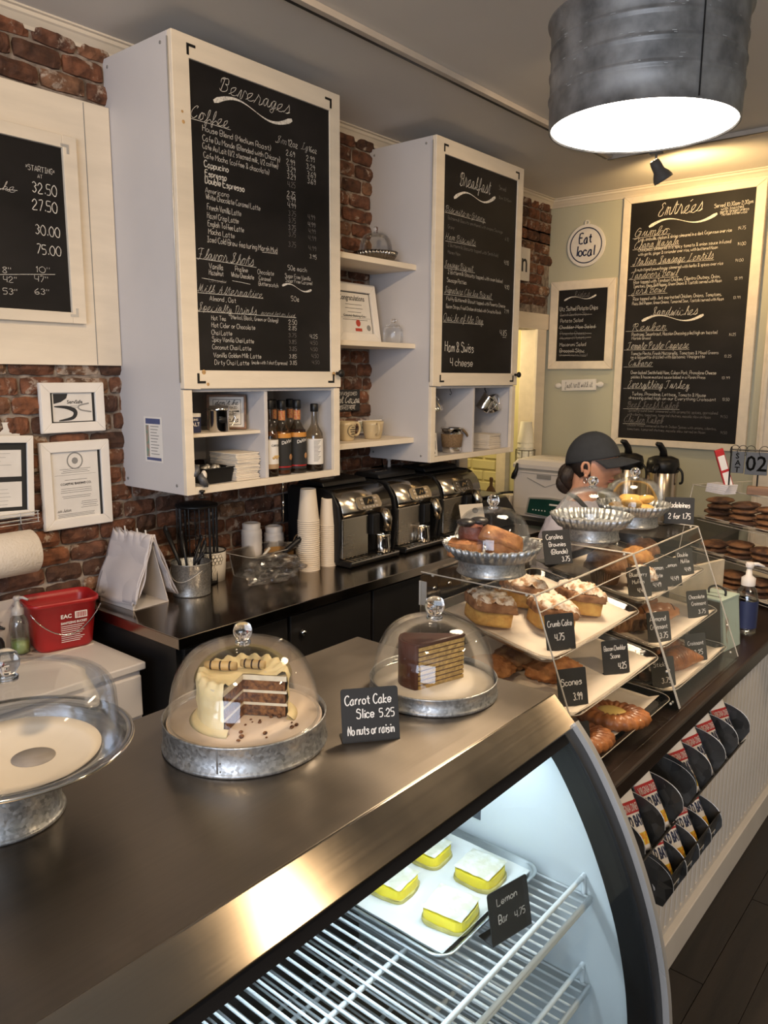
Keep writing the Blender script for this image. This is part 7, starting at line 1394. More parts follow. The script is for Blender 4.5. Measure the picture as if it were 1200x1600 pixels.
# ------------------------------------------------------------------ pendant drum lamp, tracks, spot head
LX, LY, LZ = 1.8054, 1.884, 2.333
t = thing('drum_pendant', 'galvanised drum pendant lamp with three raised ribs near the ceiling', 'pendant lamp', (LX, LY, LZ))
R = 0.2145; H = 0.232; pr_ = [(R, 0.0)]
for f in (0.29, 0.51, 0.73): pr_ += [(R+0.001, H*f-0.009), (R+0.0012, H*f-0.006), (R+0.0042, H*f-0.002), (R+0.0042, H*f+0.002), (R+0.0012, H*f+0.006), (R+0.001, H*f+0.009)]
pr_ += [(R+0.004, H-0.004), (R+0.010, H-0.002), (R+0.011, H+0.002), (R+0.004, H+0.004), (R-0.002, H+0.002), (R-0.004, 0.0), (R, 0.0)]
drumm = pm('worn_drum', (0.36, 0.34, 0.32), 0.45, metal=0.35, scale=14, col2=(0.13, 0.125, 0.12), rvar=0.12, detail=7)
m = MB(); m.smooth = True; m.lathe(pr_, seg=96); part('drum', m, drumm, t)
m = MB(); m.box(R+0.0045, R+0.007, -0.0012, 0.0012, 0.002, H-0.002, Matrix.Rotation(-0.65, 4, 'Z')); part('seam', m, blackm, t)
scuff = pm('white_scuff', (0.5, 0.49, 0.47), 0.7); m = MB(); rr = random.Random(11)
for i in range(70):
    a = rr.uniform(-2.9, 1.4); f = rr.choice((0.29, 0.51, 0.73)); z = H*f+rr.gauss(0.003, 0.006); L_ = rr.uniform(0.002, 0.012); h_ = rr.uniform(0.0006, 0.0018); r_ = R+0.0064
    m.add([(r_*cos(a+s_*L_/R), r_*sin(a+s_*L_/R), z+q) for q in (0, h_) for s_ in (0, 1)], [(0, 1, 3, 2)])
part('paint_scuffs', m, scuff, t, kind='stuff')
m = MB(); m.smooth = True; m.lathe([(0, 0.004), (R-0.006, 0.004), (R-0.006, 0.008), (0, 0.008)], seg=64); part('diffuser', m, pm('lamp_diffuser', (1.0, 0.93, 0.82), 0.5, emit=9.0, var=0.0), t)
m = MB(); m.lathe([(0, H-0.01), (R-0.004, H-0.01)], seg=48); part('top_plate', m, drumm, t)
m = MB(); m.cyl((0, 0, H-0.01), (0, 0, CEIL-LZ), 0.009, 10); part('rod', m, blackm, t); m = MB(); m.smooth = True; m.lathe([(0, -0.03), (0.05, -0.028), (0.06, 0), (0, 0)], seg=24, c=(0, 0, CEIL-LZ)); part('canopy', m, blackm, t)
light('pendant_lamp_light', 'AREA', (LX, LY, LZ-0.004), 12, WARM, (LX, LY, 0), 0.38).data.shape = 'DISK'
trackw = pm('track_enamel', (0.60, 0.52, 0.44), 0.5, var=0.05)
def track(label, x0, x1, y0, y1, along):
    t = thing('track_rail', label, 'track light rail', (0, 0, 0)); m = MB(); m.box(x0, x1, y0, y1, CEIL-0.022, CEIL-0.0005); part('channel', m, trackw, t, 0.001)
    m = MB()
    if along == 'y': m.box(x0-0.003, x0+0.010, y0, y1, CEIL-0.0235, CEIL-0.0225); m.box(x0-0.006, x0-0.001, y0, y1, CEIL-0.02, CEIL-0.001)
    else: m.box(x0, x1, y0-0.003, y0+0.010, CEIL-0.0235, CEIL-0.0225)
    part('slot', m, blackm, t, kind='stuff'); return t
track('long cream track rail running along the ceiling above the cabinets', 0.735, 0.768, -2.5, 3.98, 'y')
track('short cream track rail crossing the ceiling behind the drum lamp', 0.735, 3.2, 4.0, 4.033, 'x')
t = thing('spot_head', 'grey track spotlight aimed at the sage wall', 'spotlight', (0.985, 4.016, CEIL-0.024))
greyp = pm('grey_enamel', (0.20, 0.185, 0.17), 0.5)
m = MB(); m.box(-0.03, 0.03, -0.014, 0.014, -0.008, 0.002); m.cyl((0, 0, 0), (0, 0, -0.05), 0.006, 8); part('stem', m, greyp, t)
m = MB(); m.smooth = True; MM = Matrix.Translation((0.0, 0.0, -0.055)) @ Matrix.Rotation(radians(25), 4, 'X') @ Matrix.Rotation(radians(-22), 4, 'Y'); m.lathe([(0, 0.022), (0.022, 0.018), (0.026, 0.0), (0.028, -0.035), (0.040, -0.055), (0.048, -0.075), (0.048, -0.088), (0.045, -0.088), (0.040, -0.06), (0, -0.05)], seg=32, M=MM); part('shade', m, greyp, t)
for k in range(7): a = 2*pi*k/7; m = MB(); m.ball((0, 0, 0), 0.003, 8, 5); o = part('vent_glow', m, pm('vent_glow', (1, 0.8, 0.5), 0.5, emit=4.0), t); o.matrix_local = MM @ Matrix.Translation((0.0135*cos(a), 0.0135*sin(a), 0.0195))
# ------------------------------------------------------------------ inside the refrigerated case
wirem = pm('white_coated_wire', (0.80, 0.84, 0.86), 0.35, var=0.02)
def wire_shelf(label, z, xf, first):
    t = thing('wire_shelf', label, 'shelf', (0, 0, z)); ya, yb = -0.70, 1.083; xb = 1.66
    m = MB(); m.smooth = True; m.cyl((0, 0, 0), (xf-xb, 0, 0), 0.0022, 8); wm = m.mesh('wire', wirem)
    n = int((yb-ya)/0.0185); k0 = n
    for i in range(n+1):
        y = yb-i*0.0185
        link('wire', wm, t, (xb, y, 0))
    for x in (xb, xb+0.155, xb+0.315, xf):
        m = MB(); m.smooth = True; m.cyl((x, ya, -0.005), (x, yb, -0.005), 0.004 if x < xf else 0.0045, 8); part('support_bar', m, wirem, t)
    m = MB(); m.smooth = True; m.cyl((xf+0.001, ya, 0.002), (xf+0.001, yb, 0.002), 0.0038, 8); part('front_edge_bar', m, wirem, t)
    m = MB(); m.smooth = True; m.tube(_sm3([(xf-0.012, yb+0.002, 0.0), (xf-0.013, yb+0.002, 0.026), (xf-0.014, yb-0.008, 0.032), (xf-0.014, yb-0.03, 0.032), (xf-0.014, (ya+yb)/2, 0.032), (xf-0.014, ya, 0.032)], 4), 0.0042, 8); part('guard_rail', m, wirem, t)
    return t
wire_shelf('upper white wire shelf in the refrigerated case', 0.930, 2.134, True); wire_shelf('second white wire shelf in the refrigerated case', 0.770, 2.140, False)
wire_shelf('lowest white wire shelf in the refrigerated case', 0.620, 2.120, False)
alum = pm('sheet_pan_metal', (0.62, 0.65, 0.66), 0.35, metal=1, var=0.06, rvar=0.1)
t = thing('sheet_pan', 'aluminium sheet pan of lemon bars on the upper wire shelf', 'pan', (1.885, 0.9335, 0.9325))
hx, hy = 0.163, 0.135
m = MB(); m.smooth = True; loft(m, [rring(hx-0.01, hy-0.01, 0.022, 0), rring(hx, hy, 0.026, 0.020), rring(hx+0.004, hy+0.004, 0.028, 0.0225), rring(hx+0.006, hy+0.006, 0.029, 0.021), rring(hx+0.004, hy+0.004, 0.028, 0.018), rring(hx-0.002, hy-0.002, 0.024, 0.0185), rring(hx-0.012, hy-0.012, 0.02, 0.0015)], True, True); part('pan', m, alum, t)
m = MB(); m.smooth = True
def pp_(u, v):
    x = (u-.5)*2*(hx-0.010); y = (v-.5)*2*(hy-0.010); e = max(0, (abs(u-.5)*2-0.93)/0.07, (abs(v-.5)*2-0.92)/0.08); return (x, y, 0.0035+0.013*min(1, e)**1.4+0.0004*sin(u*20+v*9))
m.grid(pp_, 30, 30); o = part('parchment_sheet', m, pm('cool_parchment', (0.74, 0.75, 0.74), 0.6, var=0.02, scale=10)); o.location = (1.885, 0.9335, 0.9325); tag(o, 'parchment sheet under the lemon bars', 'paper')
lemon = pm('lemon_curd', (0.82, 0.66, 0.03), 0.4, var=0.06, scale=20, sss=0.1); sugar = pm('powdered_sugar', (0.78, 0.77, 0.72), 0.9, scale=70, col2=(0.62, 0.60, 0.45), bump=0.6, bscale=120); crustl = pm('shortbread', (0.55, 0.48, 0.16), 0.8, scale=60, bump=0.6)
def lemon_bar(label, x, y, rz, seed, s_=1.0):
    t = thing('lemon_bar', label, 'lemon bar', (x, y, 0.9365), rz, group='lemon bars'); t.scale = (s_*1.24, s_*1.24, 1.1)
    m = MB(); m.smooth = True; rough_block(m, 0.062, 0.060, 0.0, 0.005, 0.0022, seed, rnd=0.0, fr=90); part('crust', m, crustl, t)
    m = MB(); m.smooth = False; rough_block(m, 0.058, 0.056, 0.004, 0.0185, 0.0008, seed+2, rnd=0.05, fr=50); part('lemon_filling', m, lemon, t)
    m = MB(); m.smooth = True
    def tp(u, v): x_ = (u-.5)*2; y_ = (v-.5)*2; k = 0.0275*(1+0.05*noise.noise(Vector((x_*2, y_*2, seed)))); return (x_*k*.97, y_*k*0.93, 0.0232+0.0012*noise.noise(Vector((x_*3, y_*3, seed)))-(0.0015 if max(abs(x_), abs(y_)) > 0.98 else 0))
    m.grid(tp, 16, 16); part('sugar_top', m, sugar, t)
lemon_bar('lemon bar nearest the front glass, its corner broken', 1.992, 0.895, radians(8), 3, 1.05); lemon_bar('lemon bar at the right, closest to the end wall', 1.974, 1.005, radians(3), 6)
lemon_bar('lemon bar partly hidden by the stainless band, second row', 1.882, 0.890, radians(5), 9, 0.95); lemon_bar('lemon bar at the back right of the pan', 1.875, 0.995, radians(4), 12, 0.92); lemon_bar('lemon bar farthest back in the pan', 1.79, 0.93, radians(0), 15, 0.9)
price_tag('Lemon Bar price tag standing on the upper wire shelf', (2.085, 0.925, 0.9325), radians(78), 0.085, 0.078, [('Lemon', 0.2, 0.7, 0.5, 0.14, 'p'), ('Bar', 0.2, 0.35, 0.22, 0.16, 'p'), ('4.75', 0.6, 0.3, 0.26, 0.13, 'p')], 0.20, 0.03, bright=False)
t = thing('spec_label', 'dark printed label on the end wall inside the refrigerated case', 'label', (1.895, 1.0875, 0.985)); m = MB(); m.box(-0.035, 0.025, -0.0012, 0, -0.005, 0.05); part('plate', m, pm('slate_label', (0.10, 0.12, 0.15), 0.5), t)
m = MB()
for i in range(9): m.box(-0.031, 0.020-(i % 3)*0.004, -0.0018, -0.0012, 0.045-i*0.005, 0.0466-i*0.005)
part('printed_lines', m, inkg, t, kind='stuff')
# ------------------------------------------------------------------ snack racks on the counter front
slate = spangle('slate_metal', (0.035, 0.035, 0.035), (0.12, 0.12, 0.12), 40, 0.55)
def fin(mb, y, x0, zb, zt, depth, T=0.0016, drop=0.0):
    """curved divider: high at the back, bulging forward, meeting the tray lip"""
    p = [(x0, zb), (x0, zt)]; n = 12
    for i in range(n+1):
        a = radians(90-105*i/n); p.append((x0+0.006+depth*cos(a)**0.8 if a > 0 else x0+0.006+depth*(cos(a)), zb+(zt-zb)*0.42+(zt-zb)*0.58*sin(a)**0.8 if a > 0 else zb+(zt-zb)*0.42+(zt-zb)*0.42*sin(a)))
    p.append((x0+depth*0.86, zb)); mb.prism(p, y-T/2, y+T/2, 'y')
def snack_rack(label, y0, n, dy, zb, zt, depth, front_h, slots=False):
    t = thing('snack_rack', label, 'rack', (0, 0, 0)); x0 = 1.9355; y1 = y0+n*dy
    m = MB(); m.box(x0, x0+0.0015, y0, y1, zb, zt); part('back_plate', m, slate, t)
    m = MB(); m.box(x0, x0+depth*0.86, y0, y1, zb, zb+0.0016); m.prism([(x0+depth*0.86, zb), (x0+depth*0.98, zb+front_h), (x0+depth*0.98+0.0016, zb+front_h), (x0+depth*0.86+0.0016, zb)], y0, y1, 'y'); part('tray', m, slate, t)
    for i in range(n+1):
        m = MB(); fin(m, y0+i*dy, x0, zb, zt+(0.012 if i == 0 else 0), depth, 0.0016); part('divider', m, slate, t)
        m = MB(); m.tube([(x0+0.006+depth*max(0, cos(radians(90-90*k/10)))**0.8, y0+i*dy, zb+(zt-zb)*(0.42+0.58*max(0, sin(radians(90-90*k/10)))**0.8)) for k in range(11)], 0.0011, 5); part('divider_edge', m, silver, t)
    if slots:
        for i in range(n):
            m = MB(); c = y0+(i+0.5)*dy; m.tube([(x0+depth*0.93+0.002, c-0.022, zb+front_h*0.35), (x0+depth*0.93+0.004, c-0.022, zb+front_h*0.35+0.014), (x0+depth*0.93+0.004, c+0.022, zb+front_h*0.35+0.014), (x0+depth*0.93+0.002, c+0.022, zb+front_h*0.35)], 0.0010, 5); part('card_slot', m, silver, t)
    return t
snack_rack('upper left slate coloured rack of chip bags on the counter front', 1.400, 3, 0.115, 0.712, 0.825, 0.122, 0.018)
snack_rack('upper right slate coloured rack of chip bags on the counter front', 1.840, 4, 0.112, 0.712, 0.825, 0.122, 0.018)
snack_rack('lower slate coloured rack with card slots on the counter front', 1.712, 4, 0.091, 0.512, 0.632, 0.125, 0.088, True)
bagw = pm('chip_bag_white', (0.74, 0.70, 0.67), 0.4, var=0.03, bump=0.15, bscale=30); bagr_ = pm('chip_bag_red', (0.42, 0.02, 0.025), 0.4, var=0.05); bagn = pm('chip_bag_navy', (0.02, 0.025, 0.07), 0.4); bagy = pm('chip_bag_orange', (0.6, 0.26, 0.03), 0.4, scale=120, col2=(0.65, 0.5, 0.06), thr=(0.45, 0.5))
def bag_master():
    t = thing('chip_bag', 'x', 'chip bag', (0, 0, 0), group='chip bags in the racks'); W, H, D = 0.074, 0.165, 0.018
    m = MB(); m.smooth = True
    def sf(sg): return lambda u, v: (sg*D/2*(max(0, 1-(2*u-1)**4)*max(0, 1-abs(2*v-1)**5))**0.6, (u-.5)*W*(1-0.05*sin(pi*v)), v*H)
    m.grid(sf(1), 12, 14); m.grid(sf(-1), 12, 14); part('bag', m, bagw, t)
    def patch(v0, v1, off, mat, name, u0=0.02, u1=0.98):
        m = MB(); m.smooth = True; f = sf(1); m.grid(lambda a, b_: tuple(Vector(f(u0+(u1-u0)*a, v0+(v1-v0)*b_))+Vector((off, 0, 0))), 10, 4); part(name, m, mat, t)
    patch(0.52, 0.68, 0.0008, bagr_, 'red_band'); patch(0.10, 0.26, 0.0008, bagy, 'printed_picture', 0.42, 0.92); patch(0.18, 0.30, 0.0008, bagr_, 'red_tin_print', 0.15, 0.38)
    def txt(s_, w_, h_, z, mat, name, off, bold):
        b2 = MB(); font_mesh(s_, h_, Matrix.Identity(4), b2, bold, width=w_); f = sf(1); m = MB(); m.add([tuple(Vector(f(min(.99, max(.01, 0.5+(p[0]-w_/2)/W)), (z+p[1])/H))+Vector((off, 0, 0))) for p in b2.v], b2.f); part(name, m, mat, t)
    txt('VIRGINIA DINER', 0.062, 0.024, 0.090, bagw, 'white_print', 0.0016, 0.0); txt('OLD BAY', 0.064, 0.033, 0.058, bagn, 'navy_print', 0.0014, 0.0014)
    return t
bag0 = bag_master(); first_bag = True
spots_ = []
for i in range(3): spots_.append((2.035, 1.400+(i+0.5)*0.115, 0.716, ['first from the left', 'second from the left', 'third from the left, mostly hidden'][i]+' in the upper left rack'))
for i in range(4): spots_.append((2.035, 1.840+(i+0.5)*0.112, 0.716, ['first', 'second', 'third', 'rightmost'][i]+' from the left in the upper right rack' if i < 3 else 'rightmost in the upper right rack'))
for i in range(4): spots_.append((2.036, 1.712+(i+0.35)*0.091, 0.545, ['first', 'second', 'third', 'rightmost'][i]+(' from left' if i < 3 else '')+' in the lower rack'))
for x, y, z, lb in spots_+[(2.006, 1.922, 0.722, 'back one of the first pair in the upper right rack'), (2.006, 2.145, 0.722, 'back one of the third pair in the upper right rack')]:
    rot = (radians(random.uniform(-4, 3)), radians(-32), radians(-18)); L = 'white chip bag, '+lb; s_ = (1.06 if z < 0.6 else 1.0)
    if first_bag: bag0.location = (x, y, z); bag0.rotation_euler = rot; bag0['label'] = L; first_bag = False
    else: dup(bag0, (x, y, z), label=L, rot=rot, scl=(s_, s_, s_))
# ------------------------------------------------------------------ far end of the display counter
t = thing('tissue_box', 'pale teal distressed wooden box with a wire handle at the end of the acrylic cases', 'box', (1.838, 2.378, ZC+0.0005), radians(-8))
teal = pm('distressed_teal', (0.34, 0.42, 0.37), 0.7, scale=14, col2=(0.24, 0.17, 0.12), thr=(0.30, 0.36), stretch=(3, 3, 0.5), bump=0.2)
m = MB(); m.prism([(0, 0), (0.115, 0), (0.098, 0.155), (0.014, 0.155)], 0, 0.006, 'y'); m.prism([(0, 0), (0.115, 0), (0.098, 0.155), (0.014, 0.155)], 0.114, 0.12, 'y'); part('side', m, walnut, t, 0.001, kind='stuff')
m = MB(); m.prism([(0.109, 0.0), (0.115, 0), (0.098, 0.155), (0.092, 0.155)], 0.0, 0.12, 'y'); m.prism([(0, 0), (0.006, 0), (0.02, 0.155), (0.014, 0.155)], 0.0, 0.12, 'y'); part('front', m, teal, t, 0.001, kind='stuff')
m = MB(); m.box(0.012, 0.100, 0.0, 0.12, 0.150, 0.158); part('lid', m, teal, t, 0.001)
m = MB(); m.smooth = True; m.tube(_sm3([(0.03, 0.06, 0.158), (0.032, 0.06, 0.175), (0.056, 0.06, 0.185), (0.08, 0.06, 0.175), (0.082, 0.06, 0.158)]), 0.0035, 8); part('wire_handle', m, blackm, t)
m = MB(); m.box(0.03, 0.082, 0.028, 0.032, 0.158, 0.1592); part('slot', m, blackm, t)
pump_bottle('hand_sanitizer', 'clear sanitizer bottle with a white pump and navy label behind the teal box', (1.945, 2.60, ZC+0.0005), thin_glass('sanitizer_plastic', (0.86, 0.88, 0.88), refl=0.2, edge=0.6, rough=0.1), None, 0.235, 0.034, whitepl, MATS['navy_label'])
m = MB(); m.box(0, 0.012, 0, 0.30, 0, 0.225); o = part('cream_board', m, pm('cream_board', (0.60, 0.52, 0.40), 0.6), None, 0.001); o.location = (1.775, 2.345, ZC+0.0005); o.rotation_euler = (0, 0, radians(-14)); tag(o, 'cream boxes side showing between the acrylic case and the cookie case', 'board')
cup_stack(1.715, 2.400, 0.047, 0.12, 12, 0.010, 'white cup stack behind the teal box', 'cups behind the teal box', z0=ZC+0.0005)
cup_stack(1.760, 2.520, 0.044, 0.12, 10, 0.0125, 'second white cup stack behind the acrylic case', 'cups behind the acrylic case', z0=ZC+0.0005)
# cookie case
ccx, ccy, ccr = 1.566, 3.140, radians(-29)
t = thing('cookie_case', 'clear acrylic case of cookies at the far right', 'display case', (ccx, ccy, ZC), ccr)
W, D_, H = 0.51, 0.36, 0.385; sd = [(-0.02, 0), (D_, 0), (D_, H), (0.05, H)]
for x in (-0.045, W):
    m = MB(); m.prism([(p[0], p[1]) for p in sd], x-0.002, x+0.002, 'x'); p_ = part('side_panel', m, acry, t); m = MB(); m.tube([(x, -0.02, 0), (x, 0.05, H), (x, D_, H)], 0.002, 6); part('polished_edge', m, acryedge, p_)
m = MB(); m.box(-0.045, W, 0.05, D_, H-0.004, H); p_ = part('top_panel', m, acry, t); m = MB(); m.tube([(-0.045, 0.05, H), (W, 0.05, H)], 0.0022, 6); part('polished_edge', m, acryedge, p_)
m = MB(); m.add([(-0.045, -0.02, 0), (W, -0.02, 0), (W, 0.05, H), (-0.045, 0.05, H)], [(0, 1, 2, 3)]); part('front_panel', m, acry, t)
RC = Matrix.Translation((ccx, ccy, ZC)) @ Matrix.Rotation(ccr, 4, 'Z')
ck0 = None; rr = random.Random(3)
def cookie_mesh(seed, R=0.052):
    m = MB(); m.smooth = True; m.ball((0, 0, 0.008), 1.0, 26, 10, (R, R, 0.0125), fn=lambda d: 1+0.12*noise.noise(d*2.5+Vector((seed, 0, 0)))+0.07*noise.noise(d*9+Vector((seed, 3, 0)))); return m.mesh('cookie', cookm)
cks = [cookie_mesh(i) for i in range(4)]
for lv, (z, n) in enumerate(((0.262, 4), (0.135, 3), (0.02, 3))):
    tr_ = thing('acrylic_tray', ['top', 'middle', 'bottom'][lv]+' tray inside the cookie case', 'tray', tuple(RC @ Vector((0, 0, z-0.006))), ccr); m = MB(); y0_ = 0.035-lv*0.022
    m.box(0.01, W-0.01, y0_, D_-0.01, 0, 0.003); m.box(0.01, W-0.01, y0_-0.004, y0_, -0.004, 0.014); part('body', m, acry, tr_)
    m = MB(); m.tube([(0.01, y0_-0.002, 0.014), (W-0.01, y0_-0.002, 0.014)], 0.002, 6); m.tube([(0.01, y0_-0.002, -0.004), (W-0.01, y0_-0.002, -0.004)], 0.0015, 6); part('polished_edge', m, acryedge, tr_, kind='stuff')
    m = MB(); m.box(0.02, W-0.02, y0_+0.004, D_-0.02, 0.0035, 0.0042); o = part('parchment_sheet', m, parch); o.location = tr_.location; o.rotation_euler = (0, 0, ccr); tag(o, 'parchment sheet on the '+['top', 'middle', 'bottom'][lv]+' tray of the cookie case', 'paper')
    for c in range(4):
        for k in range(n if not (lv == 1 and c == 0) else 2):
            p = RC @ Vector((0.072+c*0.122+rr.uniform(-.004, .004)+(0.0 if lv == 0 else 0.01), 0.085-lv*0.02+rr.uniform(-.004, .004), z-0.001+k*0.0225))
            o = link('cookie', cks[(c+k) % 4], None, tuple(p), (rr.uniform(-.06, .06), rr.uniform(-.06, .06), rr.uniform(0, 6)))
            tag(o, ['lowest', 'second', 'third', 'top'][k if k < n-1 else 3]+' cookie of the '+['leftmost', 'second', 'third', 'rightmost'][c]+' stack on the '+['top', 'middle', 'bottom'][lv]+' tray of the cookie case', 'cookie', 'cookies in the far case')
for i in range(5):
    m = MB(); m.box(0, 0.09, 0, 0.06, 0, 0.0065); o = part('folded_leaflet', m, pm('leaflet_white', (0.60, 0.58, 0.62), 0.7), None, 0.001); o.location = (1.655+0.001*i, 3.03, ZC+H+0.001+i*0.0068); o.rotation_euler = (0, 0, ccr+0.05*i)
    tag(o, ['bottom', 'second', 'middle', 'fourth', 'top'][i]+' folded white leaflet in the pile on the cookie case', 'leaflet', 'leaflets on the cookie case')
t = thing('candy_sleeve', 'tall red and white candy sleeve leaning on top of the cookie case', 'packet', (1.742, 3.045, ZC+H+0.006), rot=(0, radians(-20), radians(40)))
m = MB(); m.box(-0.016, 0.016, -0.006, 0.006, 0, 0.17); part('sleeve', m, bagr_, t, 0.002)
m = MB(); m.box(-0.0125, 0.0125, -0.0068, -0.0061, 0.02, 0.08); m.box(-0.0125, 0.0125, -0.0068, -0.0061, 0.09, 0.145); part('white_label', m, paperw, t, kind='stuff')
m = MB(); m.box(-0.017, 0.017, -0.0066, 0.0066, 0, 0.016); part('orange_end', m, bagy, t)
m = MB(); m.box(-0.2, 0.2, 0, 0.03, 0, 0.03); o = part('wooden_bar', m, pm('light_wood', (0.26, 0.13, 0.06), 0.5, scale=6, stretch=(1, 8, 8), var=0.2), None, 0.002); o.location = (2.00, 3.06, ZC+H+0.006); o.rotation_euler = (0, 0, radians(10)); tag(o, 'brown wooden base bar of the flip calendar', 'base')
t = thing('flip_calendar', 'black flip calendar on rings reading SAT 02 at the right edge', 'calendar', (1.775, 3.02, 1.412), radians(10))
m = MB(); m.box(-0.045, 0.25, 0.012, 0.02, -0.065, 0.085); 
m = MB(); m.cyl((-0.035, 0.015, -0.01), (-0.035, 0.015, 0.095), 0.003, 8); m.cyl((0.25, 0.015, -0.01), (0.25, 0.015, 0.095), 0.003, 8); m.cyl((-0.035, 0.015, 0.085), (0.25, 0.015, 0.085), 0.003, 8); m.cyl((-0.035, 0.015, -0.01), (-0.035, 0.015, -0.052), 0.003, 8); m.cyl((0.06, 0.015, 0.0), (0.06, 0.015, -0.052), 0.003, 8); part('wire_frame', m, blackm, t, kind='stuff')
cal = pm('calendar_card', (0.07, 0.072, 0.08), 0.5); calink = pm('calendar_print', (0.003, 0.003, 0.003), 0.9, spec=0.1)
for k, (x0, x1, s_) in enumerate(((-0.030, 0.012, 'SAT'), (0.016, 0.090, '02'), (0.094, 0.168, '')) ):
    m = MB(); m.box(x0, x1, 0.0, 0.010, 0.0 if k != 1 else -0.003, 0.080); pg = part('page', m, cal, t, 0.001)
    m = MB()
    if k == 0:
        for j, ch in enumerate(s_): font_mesh(ch, 0.028, plane_M(((x0+x1)/2-0.009, -0.0006, 0.054-j*0.025), (1, 0, 0), (0, 0, 1)), m, 0.0006)
    elif k == 1: font_mesh(s_, 0.078, plane_M((x0+0.002, -0.0006, 0.012), (1, 0, 0), (0, 0, 1)), m, 0.001, width=0.070)
    if m.v: part('printed_text', m, calink, pg)
    for r_ in (0.2, 0.8): m = MB(); xr = x0+(x1-x0)*r_; m.tube([(xr+0.016*cos(a), 0.008+0.010*cos(a), 0.082+0.020*sin(a)) for a in [2*pi*i/16 for i in range(16)]], 0.0012, 5, closed=True); part('ring', m, blackm, t)
# ------------------------------------------------------------------ the employee behind the acrylic cases
skin = pm('skin', (0.52, 0.27, 0.18), 0.5, var=0.08, scale=18, sss=0.2, bump=0.1, bscale=120)
lipm = pm('lips', (0.36, 0.11, 0.09), 0.45); shirtm = pm('grey_tshirt', (0.34, 0.33, 0.40), 0.9, var=0.06, scale=14, bump=0.3, bscale=35); capm = pm('charcoal_cap', (0.018, 0.021, 0.027), 0.9, var=0.1, scale=40, bump=0.2, bscale=200)
hairm = pm('dark_hair', (0.025, 0.014, 0.010), 0.45, var=0.3, scale=20, stretch=(12, 12, 1), bump=0.6, bscale=60); apron = pm('black_apron', (0.012, 0.012, 0.014), 0.8, bump=0.2)
def bump1(v, c, s_): return math.exp(-((v-c)/s_)**2)
def head_pt(d):
    x, y, z = d.x*0.094, d.y*0.073, d.z*0.116
    if z < 0:
        t_ = min(1, -z/0.116); y *= 1-0.30*t_**1.4
        x *= (1-0.10*t_**2) if x > 0 else (1-0.62*t_**0.9)
    else: y *= 1-0.06*d.z; x *= 1.02
    if d.x > 0:
        x -= 0.004*(1-abs(d.z))
        f = max(0, d.x)
        nz_ = 0 if z > 0.022 or z < -0.042 else ((0.022-z)/0.045 if z > -0.023 else max(0, 1-((-0.023-z)/0.016)**1.3))
        x += 0.027*nz_*bump1(y, 0, 0.0095+0.006*nz_)
        x += 0.0045*bump1(z, 0.034, 0.012)*bump1(abs(y), 0.022, 0.03)-0.0085*f*bump1(z, 0.012, 0.011)*bump1(abs(y), 0.032, 0.014)
        x += 0.0065*(bump1(z, -0.054, 0.0045)+bump1(z, -0.064, 0.005))*bump1(y, 0, 0.019)-0.002*bump1(z, -0.059, 0.002)*bump1(y, 0, 0.02)
        x += 0.010*bump1(z, -0.094, 0.016)*bump1(y, 0, 0.024)+0.004*f*bump1(z, -0.022, 0.02)*bump1(abs(y), 0.042, 0.016)-0.004*bump1(z, -0.077, 0.006)*bump1(y, 0, 0.022)
    return Vector((x, y, z))
HX, HZ = 0.045, 1.400     # head centre in the body's frame
HM = Matrix.Translation((HX, 0, HZ)) @ Matrix.Rotation(radians(3), 4, 'Y') @ Matrix.Scale(0.93, 4)
per = thing('person', 'woman in a charcoal cap and grey T-shirt standing behind the pastry cases, looking right', 'person', (1.276, 2.758, 0.0), radians(6)); per.scale = (1.025, 1.025, 1.025)
b = MB(); b.smooth = True; nu, nv = 96, 72; vs = []
for j in range(nv+1):
    th = pi*j/nv
    for i in range(nu): ph = 2*pi*i/nu; vs.append(tuple(HM @ head_pt(Vector((sin(th)*cos(ph), sin(th)*sin(ph), cos(th))))))
b.add(vs, [(j*nu+i, (j+1)*nu+i, (j+1)*nu+(i+1) % nu, j*nu+(i+1) % nu) for j in range(nv) for i in range(nu)])
def ell(cx, cz, a, b_, n=28, cy=0.0): return [(cx+a*cos(2*pi*i/n), cy+b_*sin(2*pi*i/n), cz) for i in range(n)]
loft(b, [ell(0.0, 1.22, 0.075, 0.11), ell(0.0, 1.245, 0.058, 0.075), ell(0.008, 1.275, 0.052, 0.056), ell(0.018, 1.32, 0.050, 0.051), ell(0.022, 1.37, 0.052, 0.052)], True, True)
loft(b, [ell(0.0, 0.80, 0.10, 0.155), ell(0, 0.88, 0.112, 0.168), ell(0.005, 1.0, 0.10, 0.135), ell(0.01, 1.12, 0.105, 0.145), ell(0.0, 1.20, 0.09, 0.15), ell(0.0, 1.245, 0.06, 0.11)], True, True)
